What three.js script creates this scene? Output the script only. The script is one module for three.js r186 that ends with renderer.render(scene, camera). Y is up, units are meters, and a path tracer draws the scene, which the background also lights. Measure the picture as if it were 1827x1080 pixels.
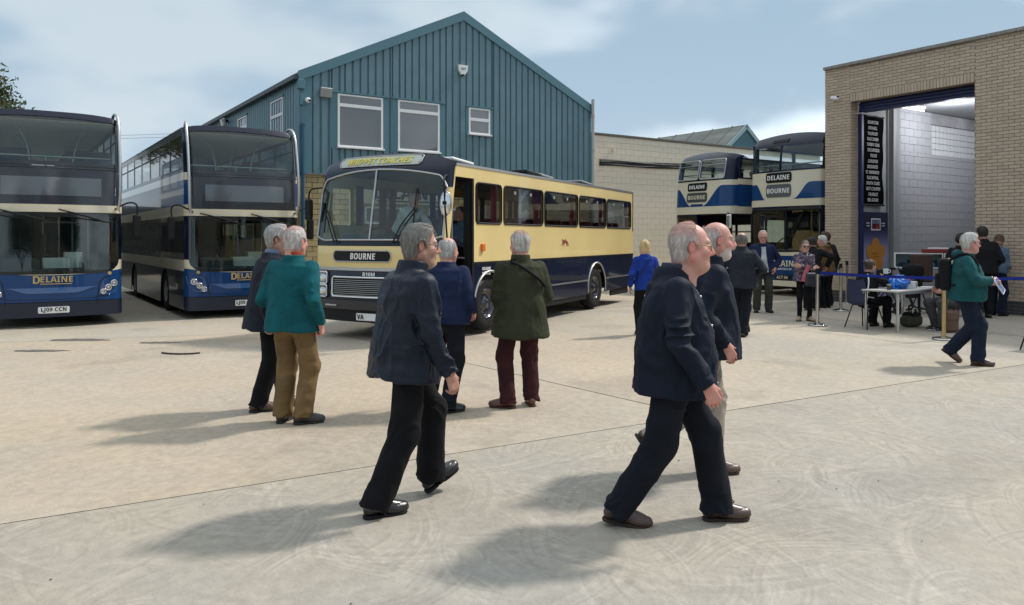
import * as THREE from 'three';
import { mergeGeometries, mergeVertices } from 'three/addons/utils/BufferGeometryUtils.js';
import { RoundedBoxGeometry } from 'three/addons/geometries/RoundedBoxGeometry.js';
import { TextGeometry } from 'three/addons/geometries/TextGeometry.js';
import { FontLoader } from 'three/addons/loaders/FontLoader.js';

// ------------------------------------------------------------------ camera, sky, sun, exposure
const scene = new THREE.Scene();
const camera = new THREE.PerspectiveCamera(42.95, 1827 / 1080, 0.1, 1500);
camera.position.set(0, 1.65, 0);
camera.lookAt(0, 1.65, -10);
camera.setViewOffset(1827, 1080, 0, 115, 1827, 1080);      // the lens is shifted: the horizon lies above the middle of the picture
const renderer = new THREE.WebGLRenderer({ antialias: true });
renderer.toneMapping = THREE.LinearToneMapping;
renderer.toneMappingExposure = 1.72;
renderer.shadowMap.enabled = true;
renderer.setSize(1827, 1080);

const sun = new THREE.DirectionalLight(new THREE.Color().setRGB(1, 0.93, 0.86), 2.0);
const SUN = new THREE.Vector3(0.885, 1.13, -0.465).normalize();
sun.position.copy(SUN).multiplyScalar(80);
sun.castShadow = true;
sun.shadow.radius = 9;
sun.shadow.mapSize.set(4096, 4096);
Object.assign(sun.shadow.camera, { left: -45, right: 45, top: 45, bottom: -45, near: 1, far: 200 });
scene.add(sun, sun.target);

// seeded randomness and noise
function rng(seed) { let s = seed >>> 0; return () => { s = (s + 0x6D2B79F5) | 0; let t = Math.imul(s ^ (s >>> 15), 1 | s); t = (t + Math.imul(t ^ (t >>> 7), 61 | t)) ^ t; return ((t ^ (t >>> 14)) >>> 0) / 4294967296; }; }
const clamp = (x, a = 0, b = 1) => x < a ? a : x > b ? b : x, lerp = (a, b, t) => a + (b - a) * t;
const smooth = (a, b, x) => { const t = clamp((x - a) / (b - a)); return t * t * (3 - 2 * t); };
function hash3(x, y, z) { let h = Math.imul(x, 374761393) ^ Math.imul(y, 668265263) ^ Math.imul(z, 2147483647 - 58); h = Math.imul(h ^ (h >>> 13), 1274126177); return ((h ^ (h >>> 16)) >>> 0) / 4294967296; }
function noise3(x, y, z) {
  const xi = Math.floor(x), yi = Math.floor(y), zi = Math.floor(z); let fx = x - xi, fy = y - yi, fz = z - zi;
  fx = fx * fx * (3 - 2 * fx); fy = fy * fy * (3 - 2 * fy); fz = fz * fz * (3 - 2 * fz);
  const a = (i, j) => lerp(hash3(xi, yi + i, zi + j), hash3(xi + 1, yi + i, zi + j), fx);
  return lerp(lerp(a(0, 0), a(1, 0), fy), lerp(a(0, 1), a(1, 1), fy), fz) * 2 - 1;
}
function fbm(x, y, z, n = 4) { let s = 0, a = 0.5; for (let i = 0; i < n; i++) { s += a * noise3(x, y, z); x *= 2.03; y *= 2.03; z *= 2.03; a *= 0.5; } return s; }

{ // sky: thin bright overcast with blue-grey openings
  const W = 1024, H = 512, d = new Float32Array(W * H * 4);
  for (let j = 0; j < H; j++) for (let i = 0; i < W; i++) {
    const u = (i + 0.5) / W, v = (j + 0.5) / H, phi = (u - 0.5) * 2 * Math.PI, th = (v - 0.5) * Math.PI;
    const y = Math.sin(th), x = Math.cos(th) * Math.cos(phi), z = Math.cos(th) * Math.sin(phi), e = Math.max(y, 0);
    const k = 1 / (e + 0.22), px = x * k, pz = z * k;
    const n = fbm(px * 0.9 + 7.3, pz * 0.9 + 2.1, 0.4, 6), n2 = fbm(px * 2.1 + 1.7, pz * 2.1 + 9.2, 3.1, 5);
    let c = smooth(-0.12, 0.24, n + n2 * 0.7);
    const low = Math.exp(-e * 6.5);
    const blue = [lerp(0.205, 0.36, low), lerp(0.29, 0.44, low), lerp(0.375, 0.50, low)];
    const grey = [lerp(0.335, 0.43, low), lerp(0.395, 0.485, low), lerp(0.44, 0.525, low)];
    const sd = x * SUN.x + y * SUN.y + z * SUN.z;
    const zen = 1 + 0.5 * smooth(0.35, 1, e), bright = 1 + 0.55 * Math.pow(Math.max(sd, 0), 6) + 0.7 * smooth(0.0, 0.36, n2 + 0.35 * n) * smooth(0.05, 0.55, x) * smooth(0.6, 0.1, e) + 0.3 * smooth(-0.1, 0.3, n2 + 0.5 * n) * Math.exp(-((Math.atan2(x, -z) - 0.36) ** 2 / 0.09 + (th - 0.24) ** 2 / 0.014));
    const o = (j * W + i) * 4;
    for (let q = 0; q < 3; q++) {
      let s = lerp(blue[q], grey[q] * bright, c * 0.95); s = lerp(s, [0.47, 0.49, 0.51][q], 0.75 * smooth(0.38, 0.8, e)) * zen;
      if (y < 0) s = lerp(s, [0.30, 0.29, 0.27][q], smooth(0, -0.06, y));
      d[o + q] = s;
    }
    d[o + 3] = 1;
  }
  const t = new THREE.DataTexture(d, W, H, THREE.RGBAFormat, THREE.FloatType);
  t.mapping = THREE.EquirectangularReflectionMapping; t.magFilter = THREE.LinearFilter; t.minFilter = THREE.LinearFilter; t.needsUpdate = true;
  scene.background = t; scene.environment = t;
}

// ------------------------------------------------------------------ small helpers
const font = await new FontLoader().loadAsync('fonts/droid/droid_sans_bold.typeface.json');
const V = (x, y, z) => new THREE.Vector3(x, y, z);
const used = new Map();
function numbered(n) { const k = used.get(n) ?? 0; used.set(n, k + 1); return k ? n + '_' + String(k).padStart(3, '0') : n; }
function thing(name, label, category, group) {
  const o = new THREE.Group(); o.name = numbered(name); o.userData = { label, category }; if (group) o.userData.group = group; scene.add(o); return o;
}
function place(o, x, y, z, ry = 0) { o.position.set(x, y, z); o.rotation.y = ry; return o; }
function tag(o, label, category, group) { Object.assign(o.userData, { label, category }); if (group) o.userData.group = group; return o; }
function clean(g) {                                    // one common layout so that anything can be merged
  if (g.index) g = g.toNonIndexed();
  for (const k of Object.keys(g.attributes)) if (!['position', 'normal', 'uv'].includes(k)) g.deleteAttribute(k);
  if (!g.attributes.normal) g.computeVertexNormals();
  if (!g.attributes.uv) g.setAttribute('uv', new THREE.BufferAttribute(new Float32Array(g.attributes.position.count * 2), 2));
  g.clearGroups?.(); return g;
}
const merge = (a) => a.length === 1 ? a[0] : mergeGeometries(a.map(clean));
function part(name, geo, mat, parent) {
  if (Array.isArray(geo)) geo = merge(geo);
  const m = new THREE.Mesh(geo, mat); m.name = numbered(name); m.castShadow = m.receiveShadow = true; (parent ?? scene).add(m); return m;
}
const moved = (g, x, y, z, rx = 0, ry = 0, rz = 0) => { if (rx) g.rotateX(rx); if (ry) g.rotateY(ry); if (rz) g.rotateZ(rz); return g.translate(x, y, z); };
const box = (w, h, d, x = 0, y = 0, z = 0, ry = 0, rx = 0, rz = 0) => moved(new THREE.BoxGeometry(w, h, d), x, y, z, rx, ry, rz);
const rbox = (w, h, d, x = 0, y = 0, z = 0, r = 0.01, seg = 2, ry = 0, rx = 0, rz = 0) => moved(new RoundedBoxGeometry(w, h, d, seg, Math.min(r, w / 2.01, h / 2.01, d / 2.01)), x, y, z, rx, ry, rz);
const cyl = (r1, r2, h, x = 0, y = 0, z = 0, seg = 20, rx = 0, rz = 0, open = false) => moved(new THREE.CylinderGeometry(r1, r2, h, seg, 1, open), x, y, z, rx, 0, rz);
const tube = (pts, r, seg = 24, rs = 8, closed = false) => new THREE.TubeGeometry(new THREE.CatmullRomCurve3(pts.map((p) => Array.isArray(p) ? V(...p) : p), closed, 'centripetal'), seg, r, rs, closed);
function bar(a, b, r, rs = 8) { const A = V(...a), B = V(...b), l = A.distanceTo(B), g = new THREE.CylinderGeometry(r, r, l, rs); g.applyQuaternion(new THREE.Quaternion().setFromUnitVectors(V(0, 1, 0), B.clone().sub(A).normalize())); return g.translate((A.x + B.x) / 2, (A.y + B.y) / 2, (A.z + B.z) / 2); }
function mirror(g) { g = clean(g); g.scale(-1, 1, 1); const n = g.attributes.position.count; for (const k of ['position', 'normal', 'uv']) { const a = g.attributes[k], w = a.itemSize; for (let i = 0; i < n; i += 3) for (let c = 0; c < w; c++) { const q = a.array[(i + 1) * w + c]; a.array[(i + 1) * w + c] = a.array[(i + 2) * w + c]; a.array[(i + 2) * w + c] = q; } } return g; }
function rrShape(x0, y0, x1, y1, r) {
  const s = new THREE.Shape(), a = Array.isArray(r) ? r : [r, r, r, r];     // corner radii: bottom-left, bottom-right, top-right, top-left
  s.moveTo(x0 + a[0], y0); s.lineTo(x1 - a[1], y0); s.quadraticCurveTo(x1, y0, x1, y0 + a[1]); s.lineTo(x1, y1 - a[2]); s.quadraticCurveTo(x1, y1, x1 - a[2], y1);
  s.lineTo(x0 + a[3], y1); s.quadraticCurveTo(x0, y1, x0, y1 - a[3]); s.lineTo(x0, y0 + a[0]); s.quadraticCurveTo(x0, y0, x0 + a[0], y0); return s;
}
const poly = (pts) => new THREE.Shape(pts.map((p) => new THREE.Vector2(p[0], p[1])));
const extrude = (shape, depth, bevel = 0, seg = 8) => new THREE.ExtrudeGeometry(shape, { depth, bevelEnabled: bevel > 0, bevelSize: bevel, bevelThickness: bevel, bevelSegments: 2, curveSegments: seg });
function text(str, size, depth = 0.006, xs = 1, slant = 0) {              // centred on the origin, facing +z
  const g = new TextGeometry(str, { font, size, depth, height: depth, curveSegments: 3, bevelEnabled: false });
  g.computeBoundingBox(); const b = g.boundingBox; g.translate(-(b.min.x + b.max.x) / 2, -(b.min.y + b.max.y) / 2, 0);
  if (xs !== 1) g.scale(xs, 1, 1);
  if (slant) { const p = g.attributes.position; for (let i = 0; i < p.count; i++) p.setX(i, p.getX(i) + slant * p.getY(i)); }
  return g;
}
// ------------------------------------------------------------------ textures and materials
function dataTex(n, f, srgb = true, m = n) {
  const d = new Uint8Array(n * m * 4);
  for (let j = 0; j < m; j++) for (let i = 0; i < n; i++) { const c = f(i / n, j / m, i, j), o = (j * n + i) * 4; for (let q = 0; q < 3; q++) d[o + q] = clamp(Array.isArray(c) ? c[q] : c) * 255; d[o + 3] = 255; }
  const t = new THREE.DataTexture(d, n, m); t.wrapS = t.wrapT = THREE.RepeatWrapping; t.magFilter = THREE.LinearFilter; t.minFilter = THREE.LinearFilter; if (srgb) t.colorSpace = THREE.SRGBColorSpace; t.needsUpdate = true; return t;
}
function tnoise(u, v, p, s) {                                   // noise that tiles over the unit square, p cells
  const x = u * p, y = v * p, xi = Math.floor(x), yi = Math.floor(y); let fx = x - xi, fy = y - yi; fx = fx * fx * (3 - 2 * fx); fy = fy * fy * (3 - 2 * fy);
  const h = (a, b) => hash3(((a % p) + p) % p, ((b % p) + p) % p, s);
  return lerp(lerp(h(xi, yi), h(xi + 1, yi), fx), lerp(h(xi, yi + 1), h(xi + 1, yi + 1), fx), fy) * 2 - 1;
}
const tfbm = (u, v, p, s, n = 5) => { let r = 0, a = 0.5; for (let i = 0; i < n; i++) { r += a * tnoise(u, v, p, s + i); p *= 2; a *= 0.55; } return r; };
const rep = (t, x, y = x) => { const c = t.clone(); c.repeat.set(x, y); c.needsUpdate = true; return c; };
const grainT = dataTex(512, (u, v) => 0.5 + 0.5 * tfbm(u, v, 32, 5, 4), false);
const blotchT = dataTex(512, (u, v) => { const a = 0.86 + 0.2 * tfbm(u, v, 4, 11, 6); return [a, a, a]; });
const paintT = dataTex(256, (u, v) => { const a = 0.965 + 0.05 * tfbm(u, v, 4, 15, 5); return [a, a, a]; });
const waveT = dataTex(256, (u, v) => 0.5 + 0.5 * tfbm(u, v, 5, 21, 3), false);
const weaveT = dataTex(512, (u, v, i, j) => 0.5 + 0.2 * tfbm(u, v, 24, 31, 4) + 0.16 * (((i >> 1) + (j >> 1)) & 1 ? 1 : -1) * (0.5 + 0.5 * tnoise(u, v, 128, 3)), false);
const fabricT = dataTex(512, (u, v) => { const a = 0.9 + 0.16 * tfbm(u, v, 8, 41, 5) + 0.06 * tnoise(u, v, 256, 47); return [a, a, a]; });
const rgb = (r, g, b) => new THREE.Color().setRGB(r, g, b), hex = (h) => new THREE.Color(h);
const std = (color, roughness = 0.8, more = {}) => new THREE.MeshStandardMaterial({ color: color.isColor ? color : hex(color), roughness, ...more });
const phys = (color, roughness, more = {}) => new THREE.MeshPhysicalMaterial({ color: color.isColor ? color : hex(color), roughness, ...more });
const paint = (c, cc = 1) => phys(c, 0.34, { clearcoat: cc, clearcoatRoughness: 0.04, specularIntensity: 0.25, map: rep(paintT, 0.21), bumpMap: rep(waveT, 0.35), bumpScale: 0.004 });
const M = {
  navy: paint(rgb(0.005, 0.009, 0.028), 0.6), blue: paint(rgb(0.008, 0.052, 0.175), 0.55), cream: paint(rgb(0.71, 0.65, 0.495)), yellow: paint(rgb(0.82, 0.645, 0.29)), roofGrey: paint(rgb(0.10, 0.11, 0.125)),
  black: phys(rgb(0.009, 0.009, 0.010), 0.55, { specularIntensity: 0.5 }), blackGloss: phys(rgb(0.012, 0.013, 0.016), 0.12, { clearcoat: 0.6 }), charcoal: phys(rgb(0.022, 0.024, 0.032), 0.18, { clearcoat: 0.5 }),
  rubber: phys(rgb(0.016, 0.016, 0.016), 0.85, { specularIntensity: 0.4, bumpMap: rep(grainT, 3), bumpScale: 0.002 }), chrome: std(rgb(0.75, 0.75, 0.76), 0.16, { metalness: 1 }), alu: std(rgb(0.48, 0.48, 0.48), 0.42, { metalness: 1 }),
  steel: std(rgb(0.52, 0.51, 0.49), 0.3, { metalness: 1, roughnessMap: rep(grainT, 2) }),
  glass: phys(rgb(0.93, 0.96, 0.95), 0.02, { transmission: 1, thickness: 0, ior: 1.5 }), tint: phys(rgb(0.78, 0.85, 0.83), 0.02, { transmission: 1, thickness: 0, ior: 1.5 }), smoke: phys(rgb(0.72, 0.74, 0.75), 0.03, { transmission: 1, thickness: 0, ior: 1.52 }),
  windowGlass: phys(rgb(0.15, 0.16, 0.165), 0.05, { clearcoat: 1 }), upvc: std(rgb(0.78, 0.78, 0.77), 0.4), white: std(rgb(0.75, 0.75, 0.73), 0.5), gold: std(rgb(0.46, 0.33, 0.13), 0.45), plateYellow: std(rgb(0.75, 0.56, 0.06), 0.5),
  grilleBar: std(rgb(0.30, 0.30, 0.30), 0.3, { metalness: 1 }), lampGlass: phys(rgb(0.9, 0.92, 0.92), 0.05, { transmission: 0.9, thickness: 0 }), amber: phys(rgb(0.75, 0.16, 0.01), 0.25, { clearcoat: 0.6 }), red: std(rgb(0.22, 0.02, 0.025), 0.85), seatBlue: std(rgb(0.03, 0.045, 0.10), 0.9), seatRed: std(rgb(0.16, 0.025, 0.035), 0.9),
  inside: std(rgb(0.58, 0.59, 0.58), 0.8), insideDark: std(rgb(0.05, 0.05, 0.055), 0.8), floor: std(rgb(0.10, 0.09, 0.09), 0.8), wood: std(rgb(0.16, 0.075, 0.03), 0.6), grey: std(rgb(0.25, 0.25, 0.26), 0.6),
};
const R0 = Math.atan2(0.556, 0.831);                        // the yard's own grid, turned about 34 degrees to the view
// ------------------------------------------------------------------ the ground
const gh = (x, z) => -0.14 * smooth(11.5, 15.5, -z) * smooth(-2.2, -5.5, x);       // the yard falls to the drains by the parked buses
function sheet(w, d, n, f) { const g = new THREE.PlaneGeometry(w, d, n, n).rotateX(-Math.PI / 2), p = g.attributes.position; for (let i = 0; i < p.count; i++) p.setY(i, f(p.getX(i), p.getZ(i))); g.computeVertexNormals(); return g; }
{
  const g = part('ground', sheet(1600, 1600, 8, () => -0.34), std(rgb(0.07, 0.075, 0.05), 0.95, { map: rep(blotchT, 60) })); g.userData.kind = 'structure';
  const yard = new THREE.Group(); yard.name = 'concrete_yard'; yard.userData.kind = 'structure'; scene.add(yard);
  const bed = sheet(90, 80, 60, (x, z) => gh(x, z - 15) - 0.022); bed.translate(0, 0, -15);
  part('joint_bed', bed, std(rgb(0.075, 0.062, 0.05), 0.95), yard);
  // swirls of the power float: thousands of thin arcs drawn over a mottled base
  const N = 2048, cv = document.createElement('canvas'); cv.width = cv.height = N; const cx = cv.getContext('2d'), r = rng(77);
  cx.fillStyle = 'rgb(128,128,128)'; cx.fillRect(0, 0, N, N);
  const centres = []; for (let i = 0; i < 46; i++) centres.push([r() * N, r() * N, r() * 6.28]);
  for (let q = 0; q < 520; q++) { const B = [r(), r(), r(), r(), r()], own = [r() * N, r() * N, r() * 6.28]; for (let k = 0; k < 11; k++) {
    const c = q % 7 ? own : centres[(B[0] * centres.length) | 0], rad = 50 + 330 * Math.pow(B[1], 0.75) + k * 6.5, a0 = c[2] + (B[2] - 0.5) * 3.4 + 0.12 * r(), len = 0.15 + B[3] * 0.6 + 0.2 * r(), up = r() < 0.55, s = up ? 215 : 62;
    cx.strokeStyle = 'rgba(' + s + ',' + s + ',' + s + ',' + (0.022 + 0.055 * r()).toFixed(3) + ')'; cx.lineWidth = 1.5 + r() * 6;
    for (const [ox, oy] of [[0, 0], [c[0] > N / 2 ? -N : N, 0], [0, c[1] > N / 2 ? -N : N]]) { cx.beginPath(); cx.ellipse(c[0] + ox, c[1] + oy, rad, rad * (0.7 + 0.25 * B[4]), c[2], a0, a0 + len); cx.stroke(); }
  } }
  const im = cx.getImageData(0, 0, N, N).data;
  const slabMap = (base, sw, spots, seed) => dataTex(1024, (u, v, i, j) => {
    const a = (im[((j * 2) * N + i * 2) * 4] + im[((j * 2 + 1) * N + i * 2 + 1) * 4]) / 510 - 0.5;
    const m = tfbm(u, v, 3, seed, 6), f = tfbm(u, v, 128, seed + 9, 2) + 0.5 * (hash3(i, j, seed) - 0.5), st = smooth(0.20, 0.5, tfbm(u, v, 6, seed + 20, 5));
    const s = 1 + 0.045 * m + 0.075 * f + sw * a - 0.08 * st * spots, w = tfbm(u, v, 5, seed + 30, 4) * 0.025;
    return [base[0] * s + w, base[1] * s + w * 0.4, base[2] * s - w * 0.4];
  });
  const speck = dataTex(512, (u, v) => 0.5 + 0.5 * tfbm(u, v, 96, 61, 2), false);
  const wearRough = dataTex(256, (u, v) => 0.82 + 0.15 * tfbm(u, v, 6, 71, 4), false);
  const slabMat = (t) => new THREE.MeshStandardMaterial({ map: t, roughness: 1, roughnessMap: wearRough, bumpMap: rep(speck, 4), bumpScale: 0.004 });
  const front = slabMat(slabMap([0.605, 0.580, 0.533], 1.8, 0.6, 101)), warm = slabMat(slabMap([0.655, 0.608, 0.538], 0.7, 0.9, 131)), pale = slabMat(slabMap([0.635, 0.602, 0.545], 0.7, 0.8, 161));
  // joints: one long line across the view and two running back from it
  const O = [1.72, 7.155], e = [0.864, 0.503], b = [-0.612, 0.791];
  const slab = (a0, a1, b0, b1, mat, dy) => {
    const gap = 0.007, na = Math.min(60, Math.ceil((a1 - a0) / 0.8)), nb = Math.min(60, Math.ceil((b1 - b0) / 0.8)), pos = [], uv = [], idx = [];
    for (let j = 0; j <= nb; j++) for (let i = 0; i <= na; i++) {
      const A = lerp(a0 + gap, a1 - gap, i / na), B = lerp(b0 + gap, b1 - gap, j / nb), x = O[0] + A * e[0] + B * b[0], d = O[1] + A * e[1] + B * b[1];
      pos.push(x, gh(x, -d) + dy, -d); uv.push((x * 0.83 + d * 0.55) / 6.5 + a0 * 0.37, (d * 0.83 - x * 0.55) / 6.5 + b0 * 0.21);
    }
    for (let j = 0; j < nb; j++) for (let i = 0; i < na; i++) { const p = j * (na + 1) + i; idx.push(p, p + 1, p + na + 1, p + 1, p + na + 2, p + na + 1); }
    const g = new THREE.BufferGeometry(); g.setAttribute('position', new THREE.Float32BufferAttribute(pos, 3)); g.setAttribute('uv', new THREE.Float32BufferAttribute(uv, 2)); g.setIndex(idx); g.computeVertexNormals();
    part('slab', g, mat, yard);
  };
  slab(-30, 3.25, -25, 0, front, 0); slab(3.25, 26, -25, 0, front, -0.002);
  slab(-30, -9.5, 0, 9.4, pale, 0); slab(-9.5, 0, 0, 9.4, warm, -0.001); slab(0, 3.25, 0, 9.4, warm, 0); slab(3.25, 9, 0, 9.4, pale, -0.002); slab(9, 26, 0, 9.4, pale, 0);
  slab(-30, -9.5, 9.4, 42, pale, 0); slab(-9.5, 0, 9.4, 42, pale, 0); slab(0, 3.25, 9.4, 42, pale, -0.001); slab(3.25, 9, 9.4, 42, pale, 0); slab(9, 26, 9.4, 42, pale, 0);
  // small litter and stains on the concrete
  const rag = part('strap', tube([[-5.02, 0.01, -11.02], [-4.9, 0.012, -10.93], [-4.72, 0.012, -10.88], [-4.56, 0.012, -10.9], [-4.46, 0.01, -10.99]], 0.011, 20, 6), std(rgb(0.02, 0.008, 0.01), 0.8)); tag(rag, 'dark rubber strap lying on the concrete in front of the second parked double decker', 'strap');
  for (const [x, d, rx, rz] of [[-6.9, 11.25, 0.42, 0.10], [-7.1, 12.6, 0.5, 0.2], [-5.6, 12.2, 0.34, 0.12]]) {
    const q = rng(5), sh = new THREE.Shape(); for (let i = 0; i < 26; i++) { const a = i / 26 * 6.283, k = 0.75 + 0.4 * q(); sh[i ? 'lineTo' : 'moveTo'](Math.cos(a) * rx * k, Math.sin(a) * rz * k); }
    const s = part('oil_stain', moved(new THREE.ShapeGeometry(sh), x, gh(x, -d) + 0.004, -d, -Math.PI / 2), std(rgb(0.16, 0.145, 0.12), 0.7, { map: rep(blotchT, 3) }), yard); s.userData.kind = 'stuff';
  }
  const lv = rng(31), dots = []; for (let i = 0; i < 34; i++) { const d = 3.2 + 9 * lv(), x = (lv() - 0.5) * 1.25 * d; dots.push(moved(new THREE.CircleGeometry(0.004 + 0.009 * lv() * lv(), 5), x, gh(x, -d) + 0.004, -d, -Math.PI / 2)); }
  const dt = part('ground_litter', dots, std(rgb(0.10, 0.085, 0.06), 0.9)); dt.userData.kind = 'stuff';
}
// ------------------------------------------------------------------ masonry: single bricks and blocks, the largest in view by themselves, the rest as one part
function masonry(parent, o) {
  // o: rects [[x0,x1,y0,y1]], bw, bh, joint, depth, z, mats[], name, limit, score(x,y), frame(geo) puts a piece into the wall's plane
  const list = [], r = rng(o.seed ?? 1), J = o.joint;
  for (const [x0, x1, y0, y1] of o.rects) {
    const up = o.upright, stepY = (up ? o.bw : o.bh) + J;
    for (let k = 0, y = y0; y < y1 - 0.02; k++, y += stepY) {
      const h = Math.min(stepY - J, y1 - y), step = (up ? o.bh : o.bw) + J, row = Math.round((y + 10) / stepY);
      let x = Math.floor(x0 / step) * step - (!up && row % 2 ? step / 2 : 0);
      for (; x < x1; x += step) { const a = Math.max(x, x0), c = Math.min(x + step - J, x1); if (c - a > 0.025) list.push([(a + c) / 2, y + h / 2, c - a, h]); }
    }
  }
  list.sort((p, q) => o.score(q) - o.score(p));
  const geos = new Map(), rest = o.mats.map(() => []), jit = o.jitter ?? 0.003;
  const shape = (w, h) => { const key = w.toFixed(3) + '_' + h.toFixed(3); if (!geos.has(key)) geos.set(key, clean(rbox(w, h, o.depth, 0, 0, 0, Math.min(0.006, h * 0.1), 1))); return geos.get(key); };
  list.forEach(([x, y, w, h], i) => {
    const m = (r() * o.mats.length) | 0, dz = (r() - 0.5) * 2 * jit, g = shape(Math.round(w * 200) / 200, Math.round(h * 200) / 200);
    if (i < (o.limit ?? 300)) { const b = new THREE.Mesh(g, o.mats[m]); b.name = numbered(o.name); b.position.set(...o.at(x, y, o.z - o.depth / 2 + dz)); b.rotation.y = o.turn ?? 0; parent.add(b); }
    else { const c = g.clone(); if (o.turn) c.rotateY(o.turn); c.translate(...o.at(x, y, o.z - o.depth / 2 + dz)); rest[m].push(c); }
  });
  rest.forEach((a, m) => { if (a.length) part(o.name + '_courses', a, o.mats[m], parent).userData.kind = 'stuff'; });
}
const stoneMat = (base, vary, n, seed, rough = 0.9, bs = 0.0015) => { const r = rng(seed); return Array.from({ length: n }, () => { const k = 1 + (r() - 0.5) * vary, w = (r() - 0.5) * vary * 0.18; return std(rgb(base[0] * (k + w), base[1] * k, base[2] * (k - w)), rough, { map: rep(paintT, 1.7), bumpMap: rep(grainT, 3), bumpScale: bs }); }); };
const brickMats = stoneMat([0.53, 0.42, 0.315], 0.26, 7, 3), plinthMats = stoneMat([0.055, 0.06, 0.068], 0.3, 4, 9, 0.6);

// ------------------------------------------------------------------ brick garage on the right
const GR = Math.atan2(-0.831, 0.556);                            // local x along its front, local z out of its front
const garage = thing('brick_garage', 'tall buff brick garage with a wide open shutter doorway, on the right of the yard', 'garage');
place(garage, 8.26, 0, -20.2, GR);
{
  const Wd = 9, Ht = 6.05, ox0 = 0.656, ox1 = 3.692, oy = 5.13, T = 0.33, mortar = std(rgb(0.29, 0.24, 0.19), 0.95), D = 15;
  const wallS = new THREE.Shape(); wallS.moveTo(0.01, 0); wallS.lineTo(ox0 + 0.01, 0); wallS.lineTo(ox0 + 0.01, oy + 0.01); wallS.lineTo(ox1 - 0.01, oy + 0.01); wallS.lineTo(ox1 - 0.01, 0); wallS.lineTo(Wd, 0); wallS.lineTo(Wd, Ht); wallS.lineTo(0.01, Ht); wallS.lineTo(0.01, 0);
  part('wall', moved(extrude(wallS, T - 0.012), 0, 0, -T), mortar, garage);
  const at = (x, y, z) => [x, y, z];
  masonry(garage, { name: 'brick', rects: [[0, ox0, 0.3, Ht], [ox0, ox1, oy + 0.225, Ht], [ox1, Wd, 0.3, Ht]], bw: 0.215, bh: 0.065, joint: 0.010, depth: 0.06, z: 0, mats: brickMats, seed: 5, limit: 230, at, score: ([x, y]) => (x < 4.75 ? 10 : 0) + x });
  masonry(garage, { name: 'lintel_brick', rects: [[ox0, ox1, oy, oy + 0.215]], bw: 0.215, bh: 0.065, joint: 0.010, depth: 0.06, z: 0.001, upright: true, mats: brickMats, seed: 6, limit: 60, at, score: ([x]) => x });
  masonry(garage, { name: 'plinth_brick', rects: [[0, ox0, 0, 0.29], [ox1, Wd, 0, 0.29]], bw: 0.215, bh: 0.065, joint: 0.010, depth: 0.06, z: 0.002, mats: plinthMats, seed: 7, limit: 60, at, score: ([x]) => (x < 4.75 ? 10 : 0) + x });
  // the left jamb of the doorway shows its own bricks, and the left flank
  masonry(garage, { name: 'jamb_brick', rects: [[0.01, T, 0.3, oy]], bw: 0.215, bh: 0.065, joint: 0.010, depth: 0.03, z: 0, mats: brickMats, seed: 8, limit: 0, turn: Math.PI / 2, at: (a, y, n) => [ox0 + 0.012 + n + 0.015, y, -a], score: () => 0 });
  masonry(garage, { name: 'flank_brick', rects: [[0.01, 8.5, 0, 4.06], [0.01, 4.5, 4.06, Ht], [7.95, 8.5, 4.06, Ht], [4.5, 7.95, 5.0, Ht]], bw: 0.215, bh: 0.065, joint: 0.010, depth: 0.05, z: 0, mats: brickMats, seed: 8, limit: 0, turn: Math.PI / 2, at: (a, y, n) => [-n - 0.05, y, -a], score: () => 0 });
  const cp = std(rgb(0.36, 0.34, 0.31), 0.85, { map: rep(blotchT, 1.2), bumpMap: rep(grainT, 2), bumpScale: 0.004 });
  for (let i = 0, x = -0.06; x < Wd; i++) { const w = 0.42 + 0.36 * ((i * 7) % 3) / 2; part('coping_stone', rbox(w - 0.008, 0.08, T + 0.14, x + w / 2, Ht + 0.042, -T / 2 + 0.005 * ((i * 5) % 3), 0.008, 1), cp, garage); x += w; }
  // inside: painted block walls, ceiling, floor
  const paintIn = std(rgb(0.50, 0.505, 0.51), 0.8, { map: rep(blotchT, 0.4) }), blockIn = stoneMat([0.43, 0.435, 0.445], 0.04, 3, 12, 0.8, 0.0005);
  const gz = (t) => -t;
  const lw = new THREE.Shape(); lw.moveTo(T, 0); lw.lineTo(D, 0); lw.lineTo(D, 5.3); lw.lineTo(T, 5.3); lw.lineTo(T, 0);
  const wn = new THREE.Path(); wn.moveTo(4.56, 4.09); wn.lineTo(7.9, 4.09); wn.lineTo(7.9, 4.98); wn.lineTo(4.56, 4.98); wn.lineTo(4.56, 4.09); lw.holes.push(wn);
  part('side_wall', moved(extrude(lw, 0.28), 0.06, 0, 0, 0, Math.PI / 2), paintIn, garage);
  masonry(garage, { name: 'wall_block', rects: [[2.72, 9, 0, 4.09], [2.72, 4.55, 4.09, 5.3], [7.91, 9, 4.09, 5.3]], bw: 0.44, bh: 0.215, joint: 0.006, depth: 0.02, z: 0, mats: blockIn, seed: 15, limit: 200, turn: Math.PI / 2, jitter: 0.0012, at: (a, y, n) => [0.345 + 0.02 + n, y, -a], score: ([x]) => -x });
  part('pilaster', rbox(0.12, 5.3, 0.33, 0.40, 2.65, -2.545, 0.01), paintIn, garage);
  part('conduit', bar([0.372, 0.1, -2.26], [0.372, 5.2, -2.26], 0.02), paintIn, garage);
  part('back_wall', box(Wd, 5.3, 0.25, Wd / 2 + 0.35, 2.65, -D - 0.13), paintIn, garage); part('far_wall', box(0.25, 5.3, D - T, Wd, 2.65, -D / 2 - T / 2), paintIn, garage);
  part('roof', box(Wd + 0.2, 0.2, D - 0.05, Wd / 2, 5.42, -D / 2 - T / 2 - 0.02), std(rgb(0.30, 0.31, 0.32), 0.85), garage);
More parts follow.
